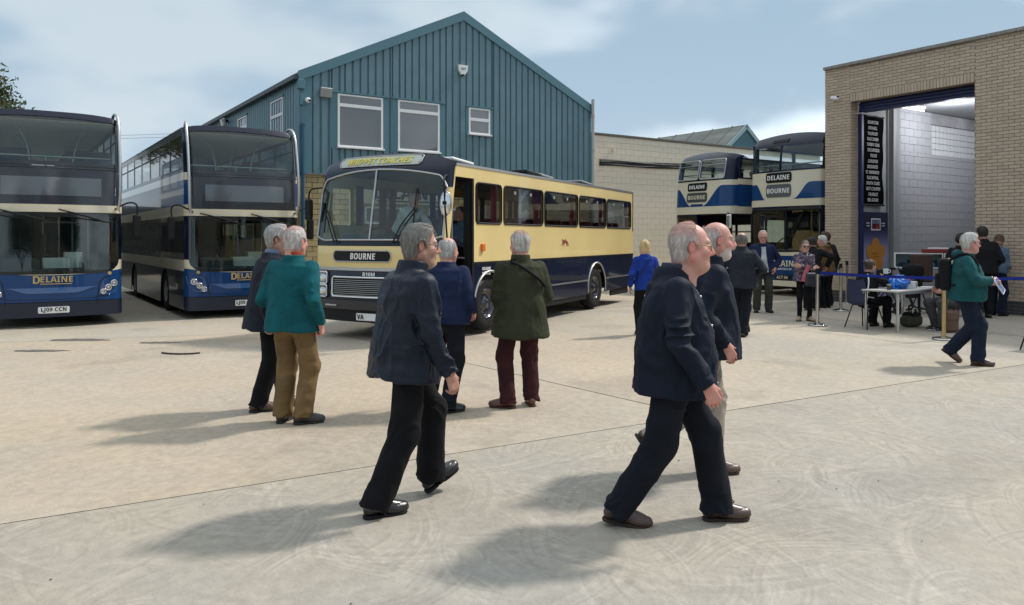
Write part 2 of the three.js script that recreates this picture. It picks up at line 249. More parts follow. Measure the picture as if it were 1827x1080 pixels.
  part('floor', box(Wd - 0.4, 0.02, D, Wd / 2 + 0.3, 0.0, -D / 2 - 0.1), std(rgb(0.22, 0.21, 0.20), 0.7), garage);
  const nav = std(rgb(0.012, 0.020, 0.085), 0.4);
  part('door_frame', [rbox(0.10, 4.85, 0.1, ox0 + 0.075, 2.42, -T - 0.06), rbox(0.10, 4.85, 0.1, ox1 - 0.05, 2.42, -T - 0.06)], nav, garage);
  part('shutter_box', rbox(ox1 - ox0 - 0.04, 0.3, 0.3, (ox0 + ox1) / 2, 5.06, -T - 0.24, 0.02), nav, garage); const slats = []; for (let i = 0; i < 3; i++) slats.push(rbox(ox1 - ox0 - 0.06, 0.078, 0.05, (ox0 + ox1) / 2 + 0.01, 4.92 + i * 0.08, -T - 0.03 - 0.008 * (i % 2), 0.02));
  for (const s of slats) part('shutter_slat', s, nav, garage);
  part('camera_mount', [cyl(0.045, 0.045, 0.05, 0.26, 5.26, 0.03, 16, Math.PI / 2), rbox(0.05, 0.05, 0.1, 0.26, 5.26, 0.06)], M.white, garage);
}
const cam2 = thing('security_camera', 'white bullet camera on the brick garage pier beside the doorway', 'camera'); place(cam2, 8.26 + 0.556 * 0.29 - 0.831 * 0.1, 5.26, -20.2 + 0.831 * 0.29 + 0.556 * 0.1, GR);
part('housing', [moved(new THREE.CapsuleGeometry(0.05, 0.14, 6, 14), 0.04, 0, 0.04, 0, 0, 1.35)], M.white, cam2); part('lens', cyl(0.032, 0.032, 0.03, 0.14, 0.02, 0.05, 14, 0, 1.35), M.blackGloss, cam2);
const inGarage = (x, y, t) => V(x, y, -t).applyAxisAngle(V(0, 1, 0), GR).add(V(8.26, 0, -20.2));
{ // glass-block window, tube light
  const w = thing('glass_block_window', 'row of frosted glass blocks set high in the garage side wall', 'window'); w.position.copy(inGarage(0.345, 0, 0)); w.rotation.y = GR;
  const gb = phys(rgb(0.97, 0.98, 0.98), 0.8, { transmission: 0.4, thickness: 0, bumpMap: rep(waveT, 3), bumpScale: 0.006 });
  const g = clean(rbox(0.09, 0.172, 0.205, 0, 0, 0, 0.02, 2));
  for (let j = 0; j < 5; j++) for (let i = 0; i < 15; i++) { const m = part('glass_block', g, gb, w); m.position.set(-0.14, 4.18 + j * 0.179, -4.67 - i * 0.217); }
  const fr = []; for (let j = 0; j <= 5; j++) fr.push(box(0.07, 0.008, 3.34, -0.14, 4.0905 + j * 0.1778, -6.23)); for (let i = 0; i <= 15; i++) fr.push(box(0.068, 0.89, 0.011, -0.14, 4.535, -4.5625 - i * 0.2168));
  part('mortar', fr, std(rgb(0.12, 0.12, 0.13), 0.7), w);
  const l = thing('tube_light', 'lit fluorescent batten under the garage ceiling', 'light'); l.position.copy(inGarage(0.9, 5.16, 2.35)); l.rotation.y = GR;
  part('batten', rbox(0.09, 0.06, 1.6, 0, 0.08, 0), M.white, l);
  part('tube', cyl(0.025, 0.025, 1.5, 0, 0.0, 0, 12, Math.PI / 2), new THREE.MeshStandardMaterial({ color: 0xffffff, emissive: 0xffffff, emissiveIntensity: 1.6 }), l);
  const pl = new THREE.PointLight(0xf4f6ff, 4.2); pl.shadow.radius = 12; pl.castShadow = true; pl.position.copy(inGarage(1.6, 4.8, 3.4)); scene.add(pl);
}
// ------------------------------------------------------------------ teal clad workshop
const shed = thing('workshop', 'large teal corrugated metal workshop with a gabled end above a stone ground floor', 'building');
place(shed, -6.17, 0, -22.5, R0);
const teal = std(rgb(0.125, 0.222, 0.262), 0.42, { map: rep(paintT, 0.7), bumpMap: rep(waveT, 0.8), bumpScale: 0.001 }), tealDark = std(rgb(0.045, 0.135, 0.17), 0.45), tealTrim = std(rgb(0.08, 0.185, 0.225), 0.4);
{
  const Wd = 10.92, E0 = 6.42, A0 = 9.0, B = 3.54, L = 26, apex = 5.45, pitch = 0.25;
  const roofY = (x) => x < apex ? lerp(E0, A0, x / apex) : lerp(A0, E0, (x - apex) / (Wd - apex));
  const wins = [[1.1, 2.56, 4.40, 5.99, 0.22], [3.08, 4.55, 4.42, 6.0, 0.22], [5.66, 6.49, 5.13, 6.0, 0.12]];
  // each vertical rib and pan of the sheeting; a sheet is one metre wide
  const ribs = (x0, x1, yb, yt, list) => {           // profile: flat crown, sloping webs, narrow pan
    const prof = [[0, 0.0], [0.034, 0.0], [0.058, 0.05], [pitch - 0.022, 0.05], [pitch, 0.0]];
    for (let x = x0; x < x1 - 0.01; x += pitch) for (let k = 0; k < 4; k++) {
      const a = Math.min(x + prof[k][0], x1), b = Math.min(x + prof[k + 1][0], x1); if (b - a < 0.001) continue;
      const q = [[a, yb(a), prof[k][1]], [b, yb(b), prof[k + 1][1]], [b, yt(b), prof[k + 1][1]], [a, yt(a), prof[k][1]]], g = new THREE.BufferGeometry();
      g.setAttribute('position', new THREE.Float32BufferAttribute([...q[0], ...q[1], ...q[2], ...q[0], ...q[2], ...q[3]], 3));
      g.setAttribute('uv', new THREE.Float32BufferAttribute([0, 1, 2, 0, 2, 3].flatMap((n) => [q[n][0], q[n][1]]), 2)); g.computeVertexNormals(); list.push(g);
    }
  };
  for (let x = 0.30; x < Wd - 0.12;) {
    const n = Math.min(pitch * 4, Wd - 0.12 - x), geos = [], cuts = wins.filter((w) => w[1] + w[4] > x + 0.002 && w[0] - w[4] < x + n - 0.002);
    if (!cuts.length) ribs(x, x + n, () => B, (q) => roofY(q) - 0.06, geos);
    else {                                         // sheet stops at the flashing round a window
      const xs = [x, x + n, ...cuts.flatMap((w) => [w[0] - w[4], w[1] + w[4]])].filter((q) => q >= x && q <= x + n).sort((p, q) => p - q);
      for (let k = 0; k + 1 < xs.length; k++) { const a = xs[k], b = xs[k + 1], m = (a + b) / 2, w = cuts.find((c) => m > c[0] - c[4] && m < c[1] + c[4]); if (b - a < 0.003) continue;
        if (!w) ribs(a, b, () => B, (q) => roofY(q) - 0.06, geos); else { ribs(a, b, () => B, () => w[2] - 0.06, geos); ribs(a, b, () => w[3] + 0.08, (q) => roofY(q) - 0.06, geos); } }
    }
    if (geos.length) { if (!cuts.length) part('cladding_sheet', geos, teal, shed); else { const up = [], dn = [], fl = []; for (const q of geos) { q.computeBoundingBox(); const b = q.boundingBox; (b.min.y > B + 1 ? up : b.max.y < 5.5 ? dn : fl).push(q); } for (const l of [up, dn, fl]) if (l.length) part('cladding_sheet', l, teal, shed); } } x += n;
  }
  part('wall', moved(extrude(poly([[0.02, B], [Wd - 0.02, B], [Wd - 0.02, E0 - 0.05], [apex, A0 - 0.05], [0.02, E0 - 0.05]]), 0.2), 0, 0, -0.215), tealDark, shed);
  part('corner_flashing', [box(0.32, E0 - B, 0.06, 0.15, (E0 + B) / 2, 0.012), box(0.06, E0 - B, 0.32, -0.04, (E0 + B) / 2, -0.13)], tealTrim, shed); part('corner_flashing', box(0.14, E0 - B, 0.08, Wd - 0.06, (E0 + B) / 2, 0.0), tealTrim, shed);
  for (const [x0, y0, x1, y1] of [[-0.1, E0 - 0.03, apex, A0 + 0.02], [apex, A0 + 0.02, Wd + 0.12, E0 - 0.03]]) { const s = poly([[x0, y0 - 0.16], [x1, y1 - 0.16], [x1, y1 + 0.14], [x0, y0 + 0.14]]); part('verge_trim', moved(extrude(s, 0.1), 0, 0, 0.0), tealTrim, shed); }
  // roof and side wall running back
  const roofM = std(rgb(0.19, 0.20, 0.19), 0.6);
  for (const s of [0, 1]) { const l = Math.hypot(apex + 0.1, A0 - E0), an = Math.atan2(A0 - E0, apex + 0.1); part('roof', moved(new THREE.BoxGeometry(l, 0.06, L), s ? (apex + Wd + 0.1) / 2 : (apex - 0.1) / 2, (E0 + A0) / 2 + 0.04, -L / 2 - 0.01, 0, 0, s ? -an : an), roofM, shed); }
  const side = []; ribs(0.3, L, () => B, () => E0 - 0.12, side); part('side_cladding', side.map((g) => mirror(g.rotateY(Math.PI / 2))), teal, shed);
  part('side_wall', [box(0.15, E0 - B - 0.1, L - 0.4, 0.1, (E0 + B) / 2 - 0.05, -L / 2 - 0.2), box(0.15, E0 - B - 0.1, L - 0.4, Wd - 0.1, (E0 + B) / 2 - 0.05, -L / 2 - 0.2)], tealDark, shed);
  part('gutter', [box(0.16, 0.13, L, -0.14, E0 - 0.06, -L / 2), box(0.16, 0.13, L, Wd + 0.13, E0 - 0.06, -L / 2)], std(rgb(0.07, 0.085, 0.09), 0.5), shed);
  // stone ground floor
  const stones = stoneMat([0.47, 0.36, 0.19], 0.4, 7, 22), door = [[4.2, 5.25, 0, 2.05]];
  const cut = [[0.0, 1.5, 0, B - 0.02], [1.5, Wd, 2.62, B - 0.02], [1.5, Wd, 0, 0.9], [1.5, 2.0, 0.9, 2.62], [3.4, 4.2, 0.9, 2.62], [5.3, Wd, 0.9, 2.62]];
  part('backing_wall', moved(extrude((() => { const s = poly([[0.02, 0], [Wd, 0], [Wd, B - 0.02], [0.02, B - 0.02]]); for (const [a, b, c, d] of [[2.0, 3.4, 0.9, 2.62], [4.2, 5.3, 0.9, 2.62]]) { const h = new THREE.Path(); h.moveTo(a, c); h.lineTo(b, c); h.lineTo(b, d); h.lineTo(a, d); h.lineTo(a, c); s.holes.push(h); } return s; })(), 0.3), 0, 0, -0.355), std(rgb(0.30, 0.25, 0.17), 0.95), shed);
  masonry(shed, { name: 'stone', rects: cut, bw: 0.33, bh: 0.145, joint: 0.012, depth: 0.07, z: -0.01, mats: stones, seed: 23, limit: 260, jitter: 0.008, at: (x, y, z) => [x, y, z], score: ([x, y]) => -x + y * 0.6 });
  part('side_base', box(0.2, B - 0.02, L - 0.4, 0.1, B / 2 - 0.01, -L / 2 - 0.2), std(rgb(0.42, 0.33, 0.19), 0.9), shed); part('side_base', box(0.2, B - 0.02, L - 0.4, Wd - 0.1, B / 2 - 0.01, -L / 2 - 0.2), std(rgb(0.42, 0.33, 0.19), 0.9), shed);
  part('drip_trim', box(Wd - 0.02, 0.05, 0.09, Wd / 2, B + 0.004, 0.02), std(rgb(0.16, 0.17, 0.17), 0.5), shed);
  part('back_wall', box(Wd - 0.3, E0 - 0.1, 0.2, Wd / 2, E0 / 2, -L + 0.1), tealDark, shed); part('floor', box(Wd - 0.5, 0.02, L - 0.8, Wd / 2, 0.01, -L / 2), M.floor, shed); part('upper_floor', box(Wd - 0.5, 0.1, L - 0.8, Wd / 2, B + 0.05, -L / 2 - 0.2), M.insideDark, shed);
  // windows: frame, transom, sash, sill, panes, with the flashing strips beside them
  const win = (x0, x1, y0, y1, split, parent, z = 0.05, flash = 0) => {
    const f = new THREE.Group(); f.name = numbered('window'); parent.add(f); const w = 0.055, sh = rrShape(x0, y0, x1, y1, 0.004), mid = lerp(y0, y1, split);
    for (const [a, b] of [[y0, mid], [mid, y1]]) { const h = new THREE.Path(); h.moveTo(x0 + w, a + w * 0.8); h.lineTo(x1 - w, a + w * 0.8); h.lineTo(x1 - w, b - w * 0.8); h.lineTo(x0 + w, b - w * 0.8); h.lineTo(x0 + w, a + w * 0.8); sh.holes.push(h); }
    part('frame', moved(extrude(sh, 0.06, 0.006), 0, 0, z - 0.05), M.upvc, f); part('sill', rbox(x1 - x0 + 0.06, 0.05, 0.13, (x0 + x1) / 2, y0 - 0.02, z + 0.03, 0.008), M.upvc, f);
    part('pane', box(x1 - x0 - 2 * w, mid - y0 - w, 0.01, (x0 + x1) / 2, (mid + y0) / 2, z - 0.015), M.windowGlass, f); part('pane', box(x1 - x0 - 2 * w, y1 - mid - w, 0.01, (x0 + x1) / 2, (mid + y1) / 2, z - 0.015), M.windowGlass, f);
    if (flash) part('flashing', [box(flash - 0.02, y1 - y0 + 0.12, 0.03, x0 - flash / 2, (y0 + y1) / 2, 0.03), box(flash - 0.02, y1 - y0 + 0.12, 0.03, x1 + flash / 2, (y0 + y1) / 2, 0.03), box(x1 - x0 + 2 * flash, 0.05, 0.09, (x0 + x1) / 2, y1 + 0.045, 0.045)], tealTrim, f);
    return f;
  };
  for (const [x0, x1, y0, y1, f] of wins) win(x0, x1, y0, y1, f < 0.2 ? 0.56 : 0.79, shed, 0.05, f);
  const sw = new THREE.Group(); sw.name = numbered('side_window'); shed.add(sw);
  for (const [t, y0, y1, w, s] of [[1.55, 4.5, 6.02, 1.25, 0.66], [5.7, 4.9, 6.0, 1.2, 0.66]]) { const f = win(-w / 2, w / 2, y0, y1, s, shed, 0.06, 0.08); f.rotation.y = -Math.PI / 2; f.position.set(0, 0, -t - w / 2); }
  // things fixed to the ground floor wall, seen through the coach
  const gwin = win(2.0, 3.4, 0.9, 2.62, 0.7, shed, -0.04), gwin2 = win(4.2, 5.3, 0.9, 2.62, 0.7, shed, -0.04);
}
const onShed = (x, y, z) => V(x, y, z).applyAxisAngle(V(0, 1, 0), R0).add(V(-6.17, 0, -22.5));
const atShed = (o, x, y, z) => { o.position.copy(onShed(x, y, z)); o.rotation.y = R0; return o; };
{
  const s = atShed(thing('name_board', 'cream sign board with navy lettering on the stone wall, seen through the coach windscreen', 'sign'), 3.35, 3.02, 0.02);
  part('board', rbox(3.0, 0.62, 0.05, 0, 0, 0.02, 0.01), std(rgb(0.62, 0.56, 0.42), 0.5), s); part('lettering', moved(text('DELAINE', 0.36, 0.012, 1.05), 0, 0.03, 0.046), M.navy, s); part('underline', box(2.2, 0.035, 0.012, 0.1, -0.22, 0.05), M.navy, s);
  const h = atShed(thing('heritage_board', 'dark lower sign board with white lettering beneath the cream board on the stone wall', 'sign'), 3.5, 2.12, 0.06);
  part('board', rbox(1.9, 0.5, 0.04, 0, 0, 0.02, 0.01), std(rgb(0.03, 0.035, 0.05), 0.4), h); part('lettering', moved(text('HERITAGE', 0.2, 0.01), 0.1, -0.06, 0.042), M.white, h);
  const fl = (name, label, x, y, ry, parent = null) => { const l = atShed(thing(name, label, 'floodlight', 'floodlights on the teal workshop'), x, y, 0.1); l.rotation.y = R0 + ry; part('housing', rbox(0.36, 0.28, 0.12, 0, 0, 0.09, 0.02, 2, 0, 0.28), M.alu, l); part('glass', rbox(0.31, 0.22, 0.02, 0, -0.022, 0.152, 0.008, 1, 0, 0.28), M.lampGlass, l); part('reflector', rbox(0.3, 0.21, 0.01, 0, -0.018, 0.138, 0.004, 1, 0, 0.28), M.chrome, l); part('bracket', [box(0.03, 0.1, 0.16, -0.1, 0.05, 0.02), box(0.03, 0.1, 0.16, 0.1, 0.05, 0.02)], M.black, l); return l; };
  fl('floodlight', 'rectangular chrome floodlight high on the left of the teal gable', 0.68, 5.96, 0);
  const f2 = fl('floodlight', 'grey floodlight on the long teal side wall under the gutter', 0, 6.1, -Math.PI / 2); f2.position.copy(onShed(-0.15, 6.05, -8.3));
  const c = atShed(thing('dome_camera', 'white ball camera on a teal bracket at the corner of the workshop', 'camera'), 0.1, 5.69, 0.08); part('bracket', rbox(0.16, 0.3, 0.06, -0.08, 0, 0, 0.01), tealTrim, c); part('ball', moved(new THREE.SphereGeometry(0.085, 20, 16), 0.04, -0.02, 0.1), M.white, c); part('lens', moved(new THREE.SphereGeometry(0.04, 14, 10), 0.065, -0.03, 0.165), M.blackGloss, c);
  const a = atShed(thing('alarm_box', 'white alarm siren box near the peak of the teal gable', 'alarm'), 5.4, 7.22, 0.05); part('cover', extrude(poly([[-0.17, 0.13], [-0.15, -0.04], [-0.07, -0.16], [0.07, -0.16], [0.15, -0.04], [0.17, 0.13]]), 0.08, 0.012), M.white, a); part('emblem', moved(text('ADT', 0.07, 0.004), 0, 0.02, 0.094), std(rgb(0.12, 0.13, 0.15), 0.6), a); part('strobe', moved(new THREE.SphereGeometry(0.05, 14, 8), 0, -0.17, 0.05), M.blackGloss, a);
  const d = atShed(thing('downpipe', 'blue plastic downpipe at the left corner of the teal workshop', 'drainpipe'), 0.02, 0, 0.1); part('pipe', bar([0, 0.05, 0], [0, 5.0, 0], 0.05, 14), std(rgb(0.02, 0.085, 0.15), 0.4), d); part('pipe_clip', [cyl(0.065, 0.065, 0.06, 0, 2.0, 0, 14), cyl(0.065, 0.065, 0.06, 0, 3.55, 0, 14), cyl(0.065, 0.065, 0.05, 0, 4.95, 0, 14)], std(rgb(0.02, 0.085, 0.15), 0.4), d); part('spout', rbox(0.2, 0.28, 0.14, -0.04, 6.14, -0.04, 0.02), tealTrim, d);
  const v = atShed(thing('vent_pipe', 'grey vent pipe standing at the right corner of the teal workshop', 'pipe'), 10.92, 0, 0.16); part('pipe', bar([0, 0.02, 0], [0, 6.78, 0], 0.06, 14), std(rgb(0.40, 0.40, 0.39), 0.6), v); part('collar', [cyl(0.075, 0.075, 0.09, 0, 4.9, 0, 14), cyl(0.075, 0.075, 0.09, 0, 3.2, 0, 14), cyl(0.07, 0.065, 0.1, 0, 6.15, 0, 14)], std(rgb(0.36, 0.36, 0.36), 0.6), v);
}
{ // cream painted block wall that carries on from the gable
  const w = atShed(thing('block_wall', 'high cream painted blockwork wall between the workshop and the old double deckers', 'wall'), 0, 0, 0);
  const x0 = 11.0, x1 = 25, H = 5.52, mats = stoneMat([0.80, 0.71, 0.56], 0.025, 4, 32, 0.85, 0.0004);
  part('wall', box(x1 - x0, H, 0.3, (x0 + x1) / 2, H / 2, -0.17), std(rgb(0.70, 0.62, 0.49), 0.9), w);
  masonry(w, { name: 'block', rects: [[x0, 21.5, 0, H]], bw: 0.44, bh: 0.215, joint: 0.005, depth: 0.03, z: 0.01, mats, seed: 33, limit: 300, jitter: 0.001, at: (x, y, z) => [x, y, z], score: ([x, y]) => y - x * 0.25 });
  part('capping', box(x1 - x0, 0.07, 0.42, (x0 + x1) / 2, H + 0.035, -0.15), std(rgb(0.13, 0.115, 0.10), 0.7), w);
  const cb = atShed(thing('cable_bundle', 'thick bundle of black cables strapped along the cream block wall', 'cables'), 0, 0, 0.06), r = rng(4);
  for (let k = 0; k < 8; k++) { const pts = []; for (let i = 0; i <= 16; i++) { const x = 11.32 + i * 0.5; pts.push([x, 4.48 + 0.027 * (k - 3.5) + 0.012 * (r() - 0.5) + 0.018 * Math.sin(i * 0.9 + k) + (x - 11.3) * 0.014, 0.03 * ((k * 3) % 4) / 3 + 0.01 * r()]); } part('cable', tube(pts, 0.024, 64, 6), std(rgb(0.012, 0.012, 0.014), 0.6), cb); }
  const k1 = atShed(thing('wall_box', 'small cream junction box above the cable bundle on the block wall', 'junction box'), 12.0, 5.02, 0.05); part('box', rbox(0.1, 0.14, 0.09, 0, 0, 0, 0.015), mats[0], k1); part('knob', cyl(0.03, 0.03, 0.06, 0, 0.06, 0.04, 10, Math.PI / 2), mats[0], k1);
}
{ // roof of a further shed beyond the block wall
  const s = thing('far_shed', 'far grey roofed shed with a teal gable peeping over the cream wall', 'building'); place(s, 11.2, 0, -43, R0);
  const g = poly([[0, 4], [5.2, 4], [5.2, 6.0], [2.6, 8.05], [0, 6.0]]); part('gable', moved(extrude(g, 0.2), 0, 0, 0), tealDark, s);
  const l = Math.hypot(2.75, 2.05) + 0.1, an = Math.atan2(2.05, 2.6);
  part('roof_sheet', [moved(new THREE.BoxGeometry(l, 0.07, 22), 1.25, 7.06, -10.9, 0, 0, an)], std(rgb(0.22, 0.24, 0.22), 0.8, { map: rep(blotchT, 2) }), s); part('roof_sheet', [moved(new THREE.BoxGeometry(l, 0.07, 22), 3.95, 7.06, -10.9, 0, 0, -an)], std(rgb(0.20, 0.22, 0.20), 0.8), s);
  part('verge_trim', [moved(new THREE.BoxGeometry(l + 0.1, 0.22, 0.08), 1.25, 7.0, 0.25, 0, 0, an), moved(new THREE.BoxGeometry(l + 0.1, 0.22, 0.08), 3.95, 7.0, 0.25, 0, 0, -an)], std(rgb(0.28, 0.40, 0.42), 0.5), s);
  const rb = []; for (let i = 0; i < 14; i++) rb.push(moved(new THREE.BoxGeometry(l, 0.05, 0.08), 1.25, 7.12, -0.8 - i * 1.5, 0, 0, an)); part('roof_rib', rb, std(rgb(0.16, 0.18, 0.16), 0.8), s).userData.kind = 'stuff';
  part('wall', [box(0.2, 6, 22, 0.1, 3, -11), box(0.2, 6, 22, 5.1, 3, -11)], tealDark, s);
}
// ------------------------------------------------------------------ trees
function tree(label, x, d, h, cr, seed, dens = 1, group) {
  const r = rng(seed), t = thing('tree', label, 'tree', group); place(t, x, -0.3, -d);
  const trunk = [], tips = [];
  const limb = (a, dir, len, rad, lvl) => {
    const b = a.clone().addScaledVector(dir, len), n = 4, g = new THREE.CylinderGeometry(rad * 0.62, rad, len, 7); g.applyQuaternion(new THREE.Quaternion().setFromUnitVectors(V(0, 1, 0), dir)); g.translate((a.x + b.x) / 2, (a.y + b.y) / 2, (a.z + b.z) / 2); trunk.push(g);
    if (lvl >= 3) { tips.push(b); return; }
    for (let i = 0; i < n; i++) { const q = i / n * 6.28 + r() * 2, sp = 0.45 + 0.55 * r(), nd = dir.clone().add(V(Math.cos(q) * sp, 0.15 * r(), Math.sin(q) * sp)).normalize(); limb(a.clone().lerp(b, 0.55 + 0.45 * r()), nd, len * (0.62 + 0.2 * r()), rad * 0.55, lvl + 1); }
  };
  limb(V(0, 0, 0), V(0.03, 1, 0.02).normalize(), h * 0.34, h * 0.022, 0);
  part('trunk', trunk, std(rgb(0.07, 0.055, 0.04), 0.9), t);
  for (const [tone, share] of [[rgb(0.045, 0.075, 0.02), 0.5], [rgb(0.075, 0.105, 0.03), 0.3], [rgb(0.09, 0.075, 0.025), 0.2]]) {
    const pos = [], N = Math.round(16000 * share * dens);
    for (let i = 0; i < N; i++) {
      const p = tips[(r() * tips.length) | 0], q = V(p.x + (r() + r() - 1) * cr * 0.42, p.y + (r() + r() - 1) * cr * 0.36, p.z + (r() + r() - 1) * cr * 0.42), s = 0.08 + 0.1 * r();
      const u = V(r() - 0.5, r() - 0.5, r() - 0.5).normalize().multiplyScalar(s), w = V(r() - 0.5, r() - 0.5, r() - 0.5).normalize().multiplyScalar(s * 0.7);
      pos.push(q.x - u.x, q.y - u.y, q.z - u.z, q.x + w.x, q.y + w.y, q.z + w.z, q.x + u.x, q.y + u.y, q.z + u.z);
    }
    const g = new THREE.BufferGeometry(); g.setAttribute('position', new THREE.Float32BufferAttribute(pos, 3)); g.computeVertexNormals();
    part('crown', g, phys(tone, 0.9, { transmission: 0.25, thickness: 0 }), t);
  }
  return t;
}
tree('leafy tree rising behind the left parked double decker at the picture edge', -25.0, 31, 12.4, 2.5, 8, 3);
tree('bare brown tree behind the viewer, reflected in the windscreens', 9, -24, 9, 4, 19, 0.7); tree('green round tree behind the viewer, reflected in the bus glass', -3, -27, 8, 4, 23, 0.9); tree('tall tree behind the viewer at the yard gate, reflected in glass', 19, -16, 10, 4, 29, 0.8);
{
  const o = thing('office_building', 'low cream rendered office behind the viewer, reflected in the bus windows', 'building'); place(o, 24, -0.3, 26, -0.6);
  part('wall', box(26, 5, 8, 0, 2.5, 0), std(rgb(0.45, 0.40, 0.32), 0.9), o); part('roof', moved(extrude(poly([[-4.6, 0], [4.6, 0], [0, 2.6]]), 26.8), -13.4, 5, 0, 0, Math.PI / 2), std(rgb(0.10, 0.07, 0.06), 0.9), o);
  for (let i = 0; i < 7; i++) part('window', box(1.6, 1.3, 0.1, -10.5 + i * 3.5, 2.6, -4.02), M.windowGlass, o);
  const wr = thing('overhead_wire', 'thin overhead wire crossing the sky between the parked double deckers', 'wire'); part('wire', tube([[-40, 8.0, -48], [-20, 7.6, -44], [0, 8.3, -40]], 0.011, 30, 5), M.grey, wr); part('wire', tube([[-40, 7.8, -48], [-20, 7.42, -44], [0, 8.1, -40]], 0.011, 30, 5), M.grey, wr);
}
// ------------------------------------------------------------------ vehicles
// a front that bows in plan and leans back in elevation; everything on it is laid out in (x, y) and bent onto it
function front(hw, bow, R, rake) {
  const zf = (x) => { const a = Math.abs(x), k = a - (hw - R); return -bow * (a / hw) ** 2 - (k > 0 ? R - Math.sqrt(Math.max(R * R - k * k, 0)) : 0); };
  const nrm = (x) => { const h = 0.004, a = clamp(x - h, -hw, hw), b = clamp(x + h, -hw, hw), s = (zf(b) - zf(a)) / (b - a), l = Math.hypot(s, 1); return [-s / l, 1 / l]; };
  const S = (x, y, o = 0) => { const n = nrm(clamp(x, -hw, hw)); return [x + n[0] * o, y, zf(clamp(x, -hw, hw)) + rake(y) + n[1] * o]; };
  const xs = (x0, x1, n) => { const a = []; for (let i = 0; i <= n; i++) a.push(lerp(x0, x1, i / n)); for (const s of [-1, 1]) for (let k = 1; k < 7; k++) { const q = s * (hw - R + R * Math.sin(k / 7 * Math.PI / 2)); if (q > x0 && q < x1) a.push(q); } if (x0 <= -hw + 1e-6) a.push(-hw); return [...new Set(a)].sort((p, q) => p - q); };
  const f = (v) => typeof v === 'function' ? v : () => v;
  return {
    zf, S, hw,
    patch(x0, x1, lo, hi, off = 0, nx = 20, ny = 4) {
      lo = f(lo); hi = f(hi); const X = xs(x0, x1, nx), pos = [], uv = [], idx = [], w = X.length;
      for (let j = 0; j <= ny; j++) for (const x of X) { const y = lerp(lo(x), hi(x), j / ny); pos.push(...S(x, y, off)); uv.push(x, y); }
      for (let j = 0; j < ny; j++) for (let i = 0; i < w - 1; i++) { const p = j * w + i; idx.push(p, p + 1, p + w, p + 1, p + w + 1, p + w); }
      const g = new THREE.BufferGeometry(); g.setAttribute('position', new THREE.Float32BufferAttribute(pos, 3)); g.setAttribute('uv', new THREE.Float32BufferAttribute(uv, 2)); g.setIndex(idx); g.computeVertexNormals(); return g;
    },
    slab(x0, x1, lo, hi, off, th, nx = 20, ny = 4) {          // a patch with thickness: face and rim
      const a = this.patch(x0, x1, lo, hi, off, nx, ny), b = this.patch(x0, x1, lo, hi, off - th, nx, ny), out = [a, b]; lo = f(lo); hi = f(hi);
      const rim = (pts) => { const pos = [], idx = []; for (const [x, y] of pts) pos.push(...S(x, y, off), ...S(x, y, off - th)); for (let i = 0; i + 1 < pts.length; i++) idx.push(2 * i, 2 * i + 1, 2 * i + 2, 2 * i + 1, 2 * i + 3, 2 * i + 2); const g = new THREE.BufferGeometry(); g.setAttribute('position', new THREE.Float32BufferAttribute(pos, 3)); g.setIndex(idx); g.computeVertexNormals(); return g; };
      const X = xs(x0, x1, nx); out.push(rim(X.map((x) => [x, lo(x)])), rim(X.map((x) => [x, hi(x)])), rim([[x0, lo(x0)], [x0, hi(x0)]]), rim([[x1, lo(x1)], [x1, hi(x1)]])); return merge(out);
    },
    bend(g) { const p = g.attributes.position; for (let i = 0; i < p.count; i++) { const q = S(p.getX(i), p.getY(i), p.getZ(i)); p.setXYZ(i, ...q); } g.computeVertexNormals(); return g; },
    plate(x0, x1, y0, y1, r, off, th) { return this.slab(x0, x1, edge(x0, x1, y0, r, 1), edge(x0, x1, y1, r, -1), off + th, th, 36, 2); },
    line(pts, r, off = 0, n = 40) { return tube(pts.map(([x, y, o]) => S(x, y, (o ?? 0) + off)), r, n, 8); },
  };
}
const ring = (x0, y0, x1, y1, r, o) => rrShape(x0, y0, x1, y1, r).getSpacedPoints(64).map((p) => [p.x, p.y, o]);
// lower and upper edge of a window with rounded corners; sag bends the lower edge
const edge = (x0, x1, y, r, s, sag = 0) => (x) => { const m = (x0 + x1) / 2, d = Math.min(x - x0, x1 - x), k = d < r ? r - Math.sqrt(Math.max(0, r * r - (r - d) ** 2)) : 0, t = (x - m) / ((x1 - x0) / 2); return y + s * k + sag * (1 - t * t); };
function wheel(parent, x, y, z, r, w, hub = M.alu, label) {
  const g = new THREE.Group(); g.name = numbered('wheel'); g.position.set(x, y, z); g.rotation.y = x > 0 ? Math.PI / 2 : -Math.PI / 2; parent.add(g);
  const pr = [[r * 0.55, -w / 2], [r * 0.8, -w / 2], [r * 0.95, -w / 2 + 0.02], [r, -w / 4], [r, w / 4], [r * 0.95, w / 2 - 0.02], [r * 0.8, w / 2], [r * 0.6, w / 2 - 0.005], [r * 0.55, w / 2 - 0.03]].map((p) => new THREE.Vector2(...p));
  part('tyre', new THREE.LatheGeometry(pr, 40).rotateX(Math.PI / 2), M.rubber, g);
  const hp = [[0, w / 2 - 0.02], [r * 0.16, w / 2 - 0.02], [r * 0.2, w / 2 - 0.06], [r * 0.42, w / 2 - 0.1], [r * 0.52, w / 2 - 0.02], [r * 0.57, w / 2 - 0.012], [r * 0.57, w / 2 - 0.1]].map((p) => new THREE.Vector2(...p));
  part('rim', new THREE.LatheGeometry(hp, 32).rotateX(Math.PI / 2), hub, g);
  const nuts = []; for (let i = 0; i < 8; i++) nuts.push(cyl(0.014, 0.014, 0.03, Math.cos(i * 0.785) * r * 0.3, Math.sin(i * 0.785) * r * 0.3, w / 2 - 0.075, 6, Math.PI / 2)); part('wheel_nut', nuts, hub, g).userData.kind = 'stuff';
  return g;
}
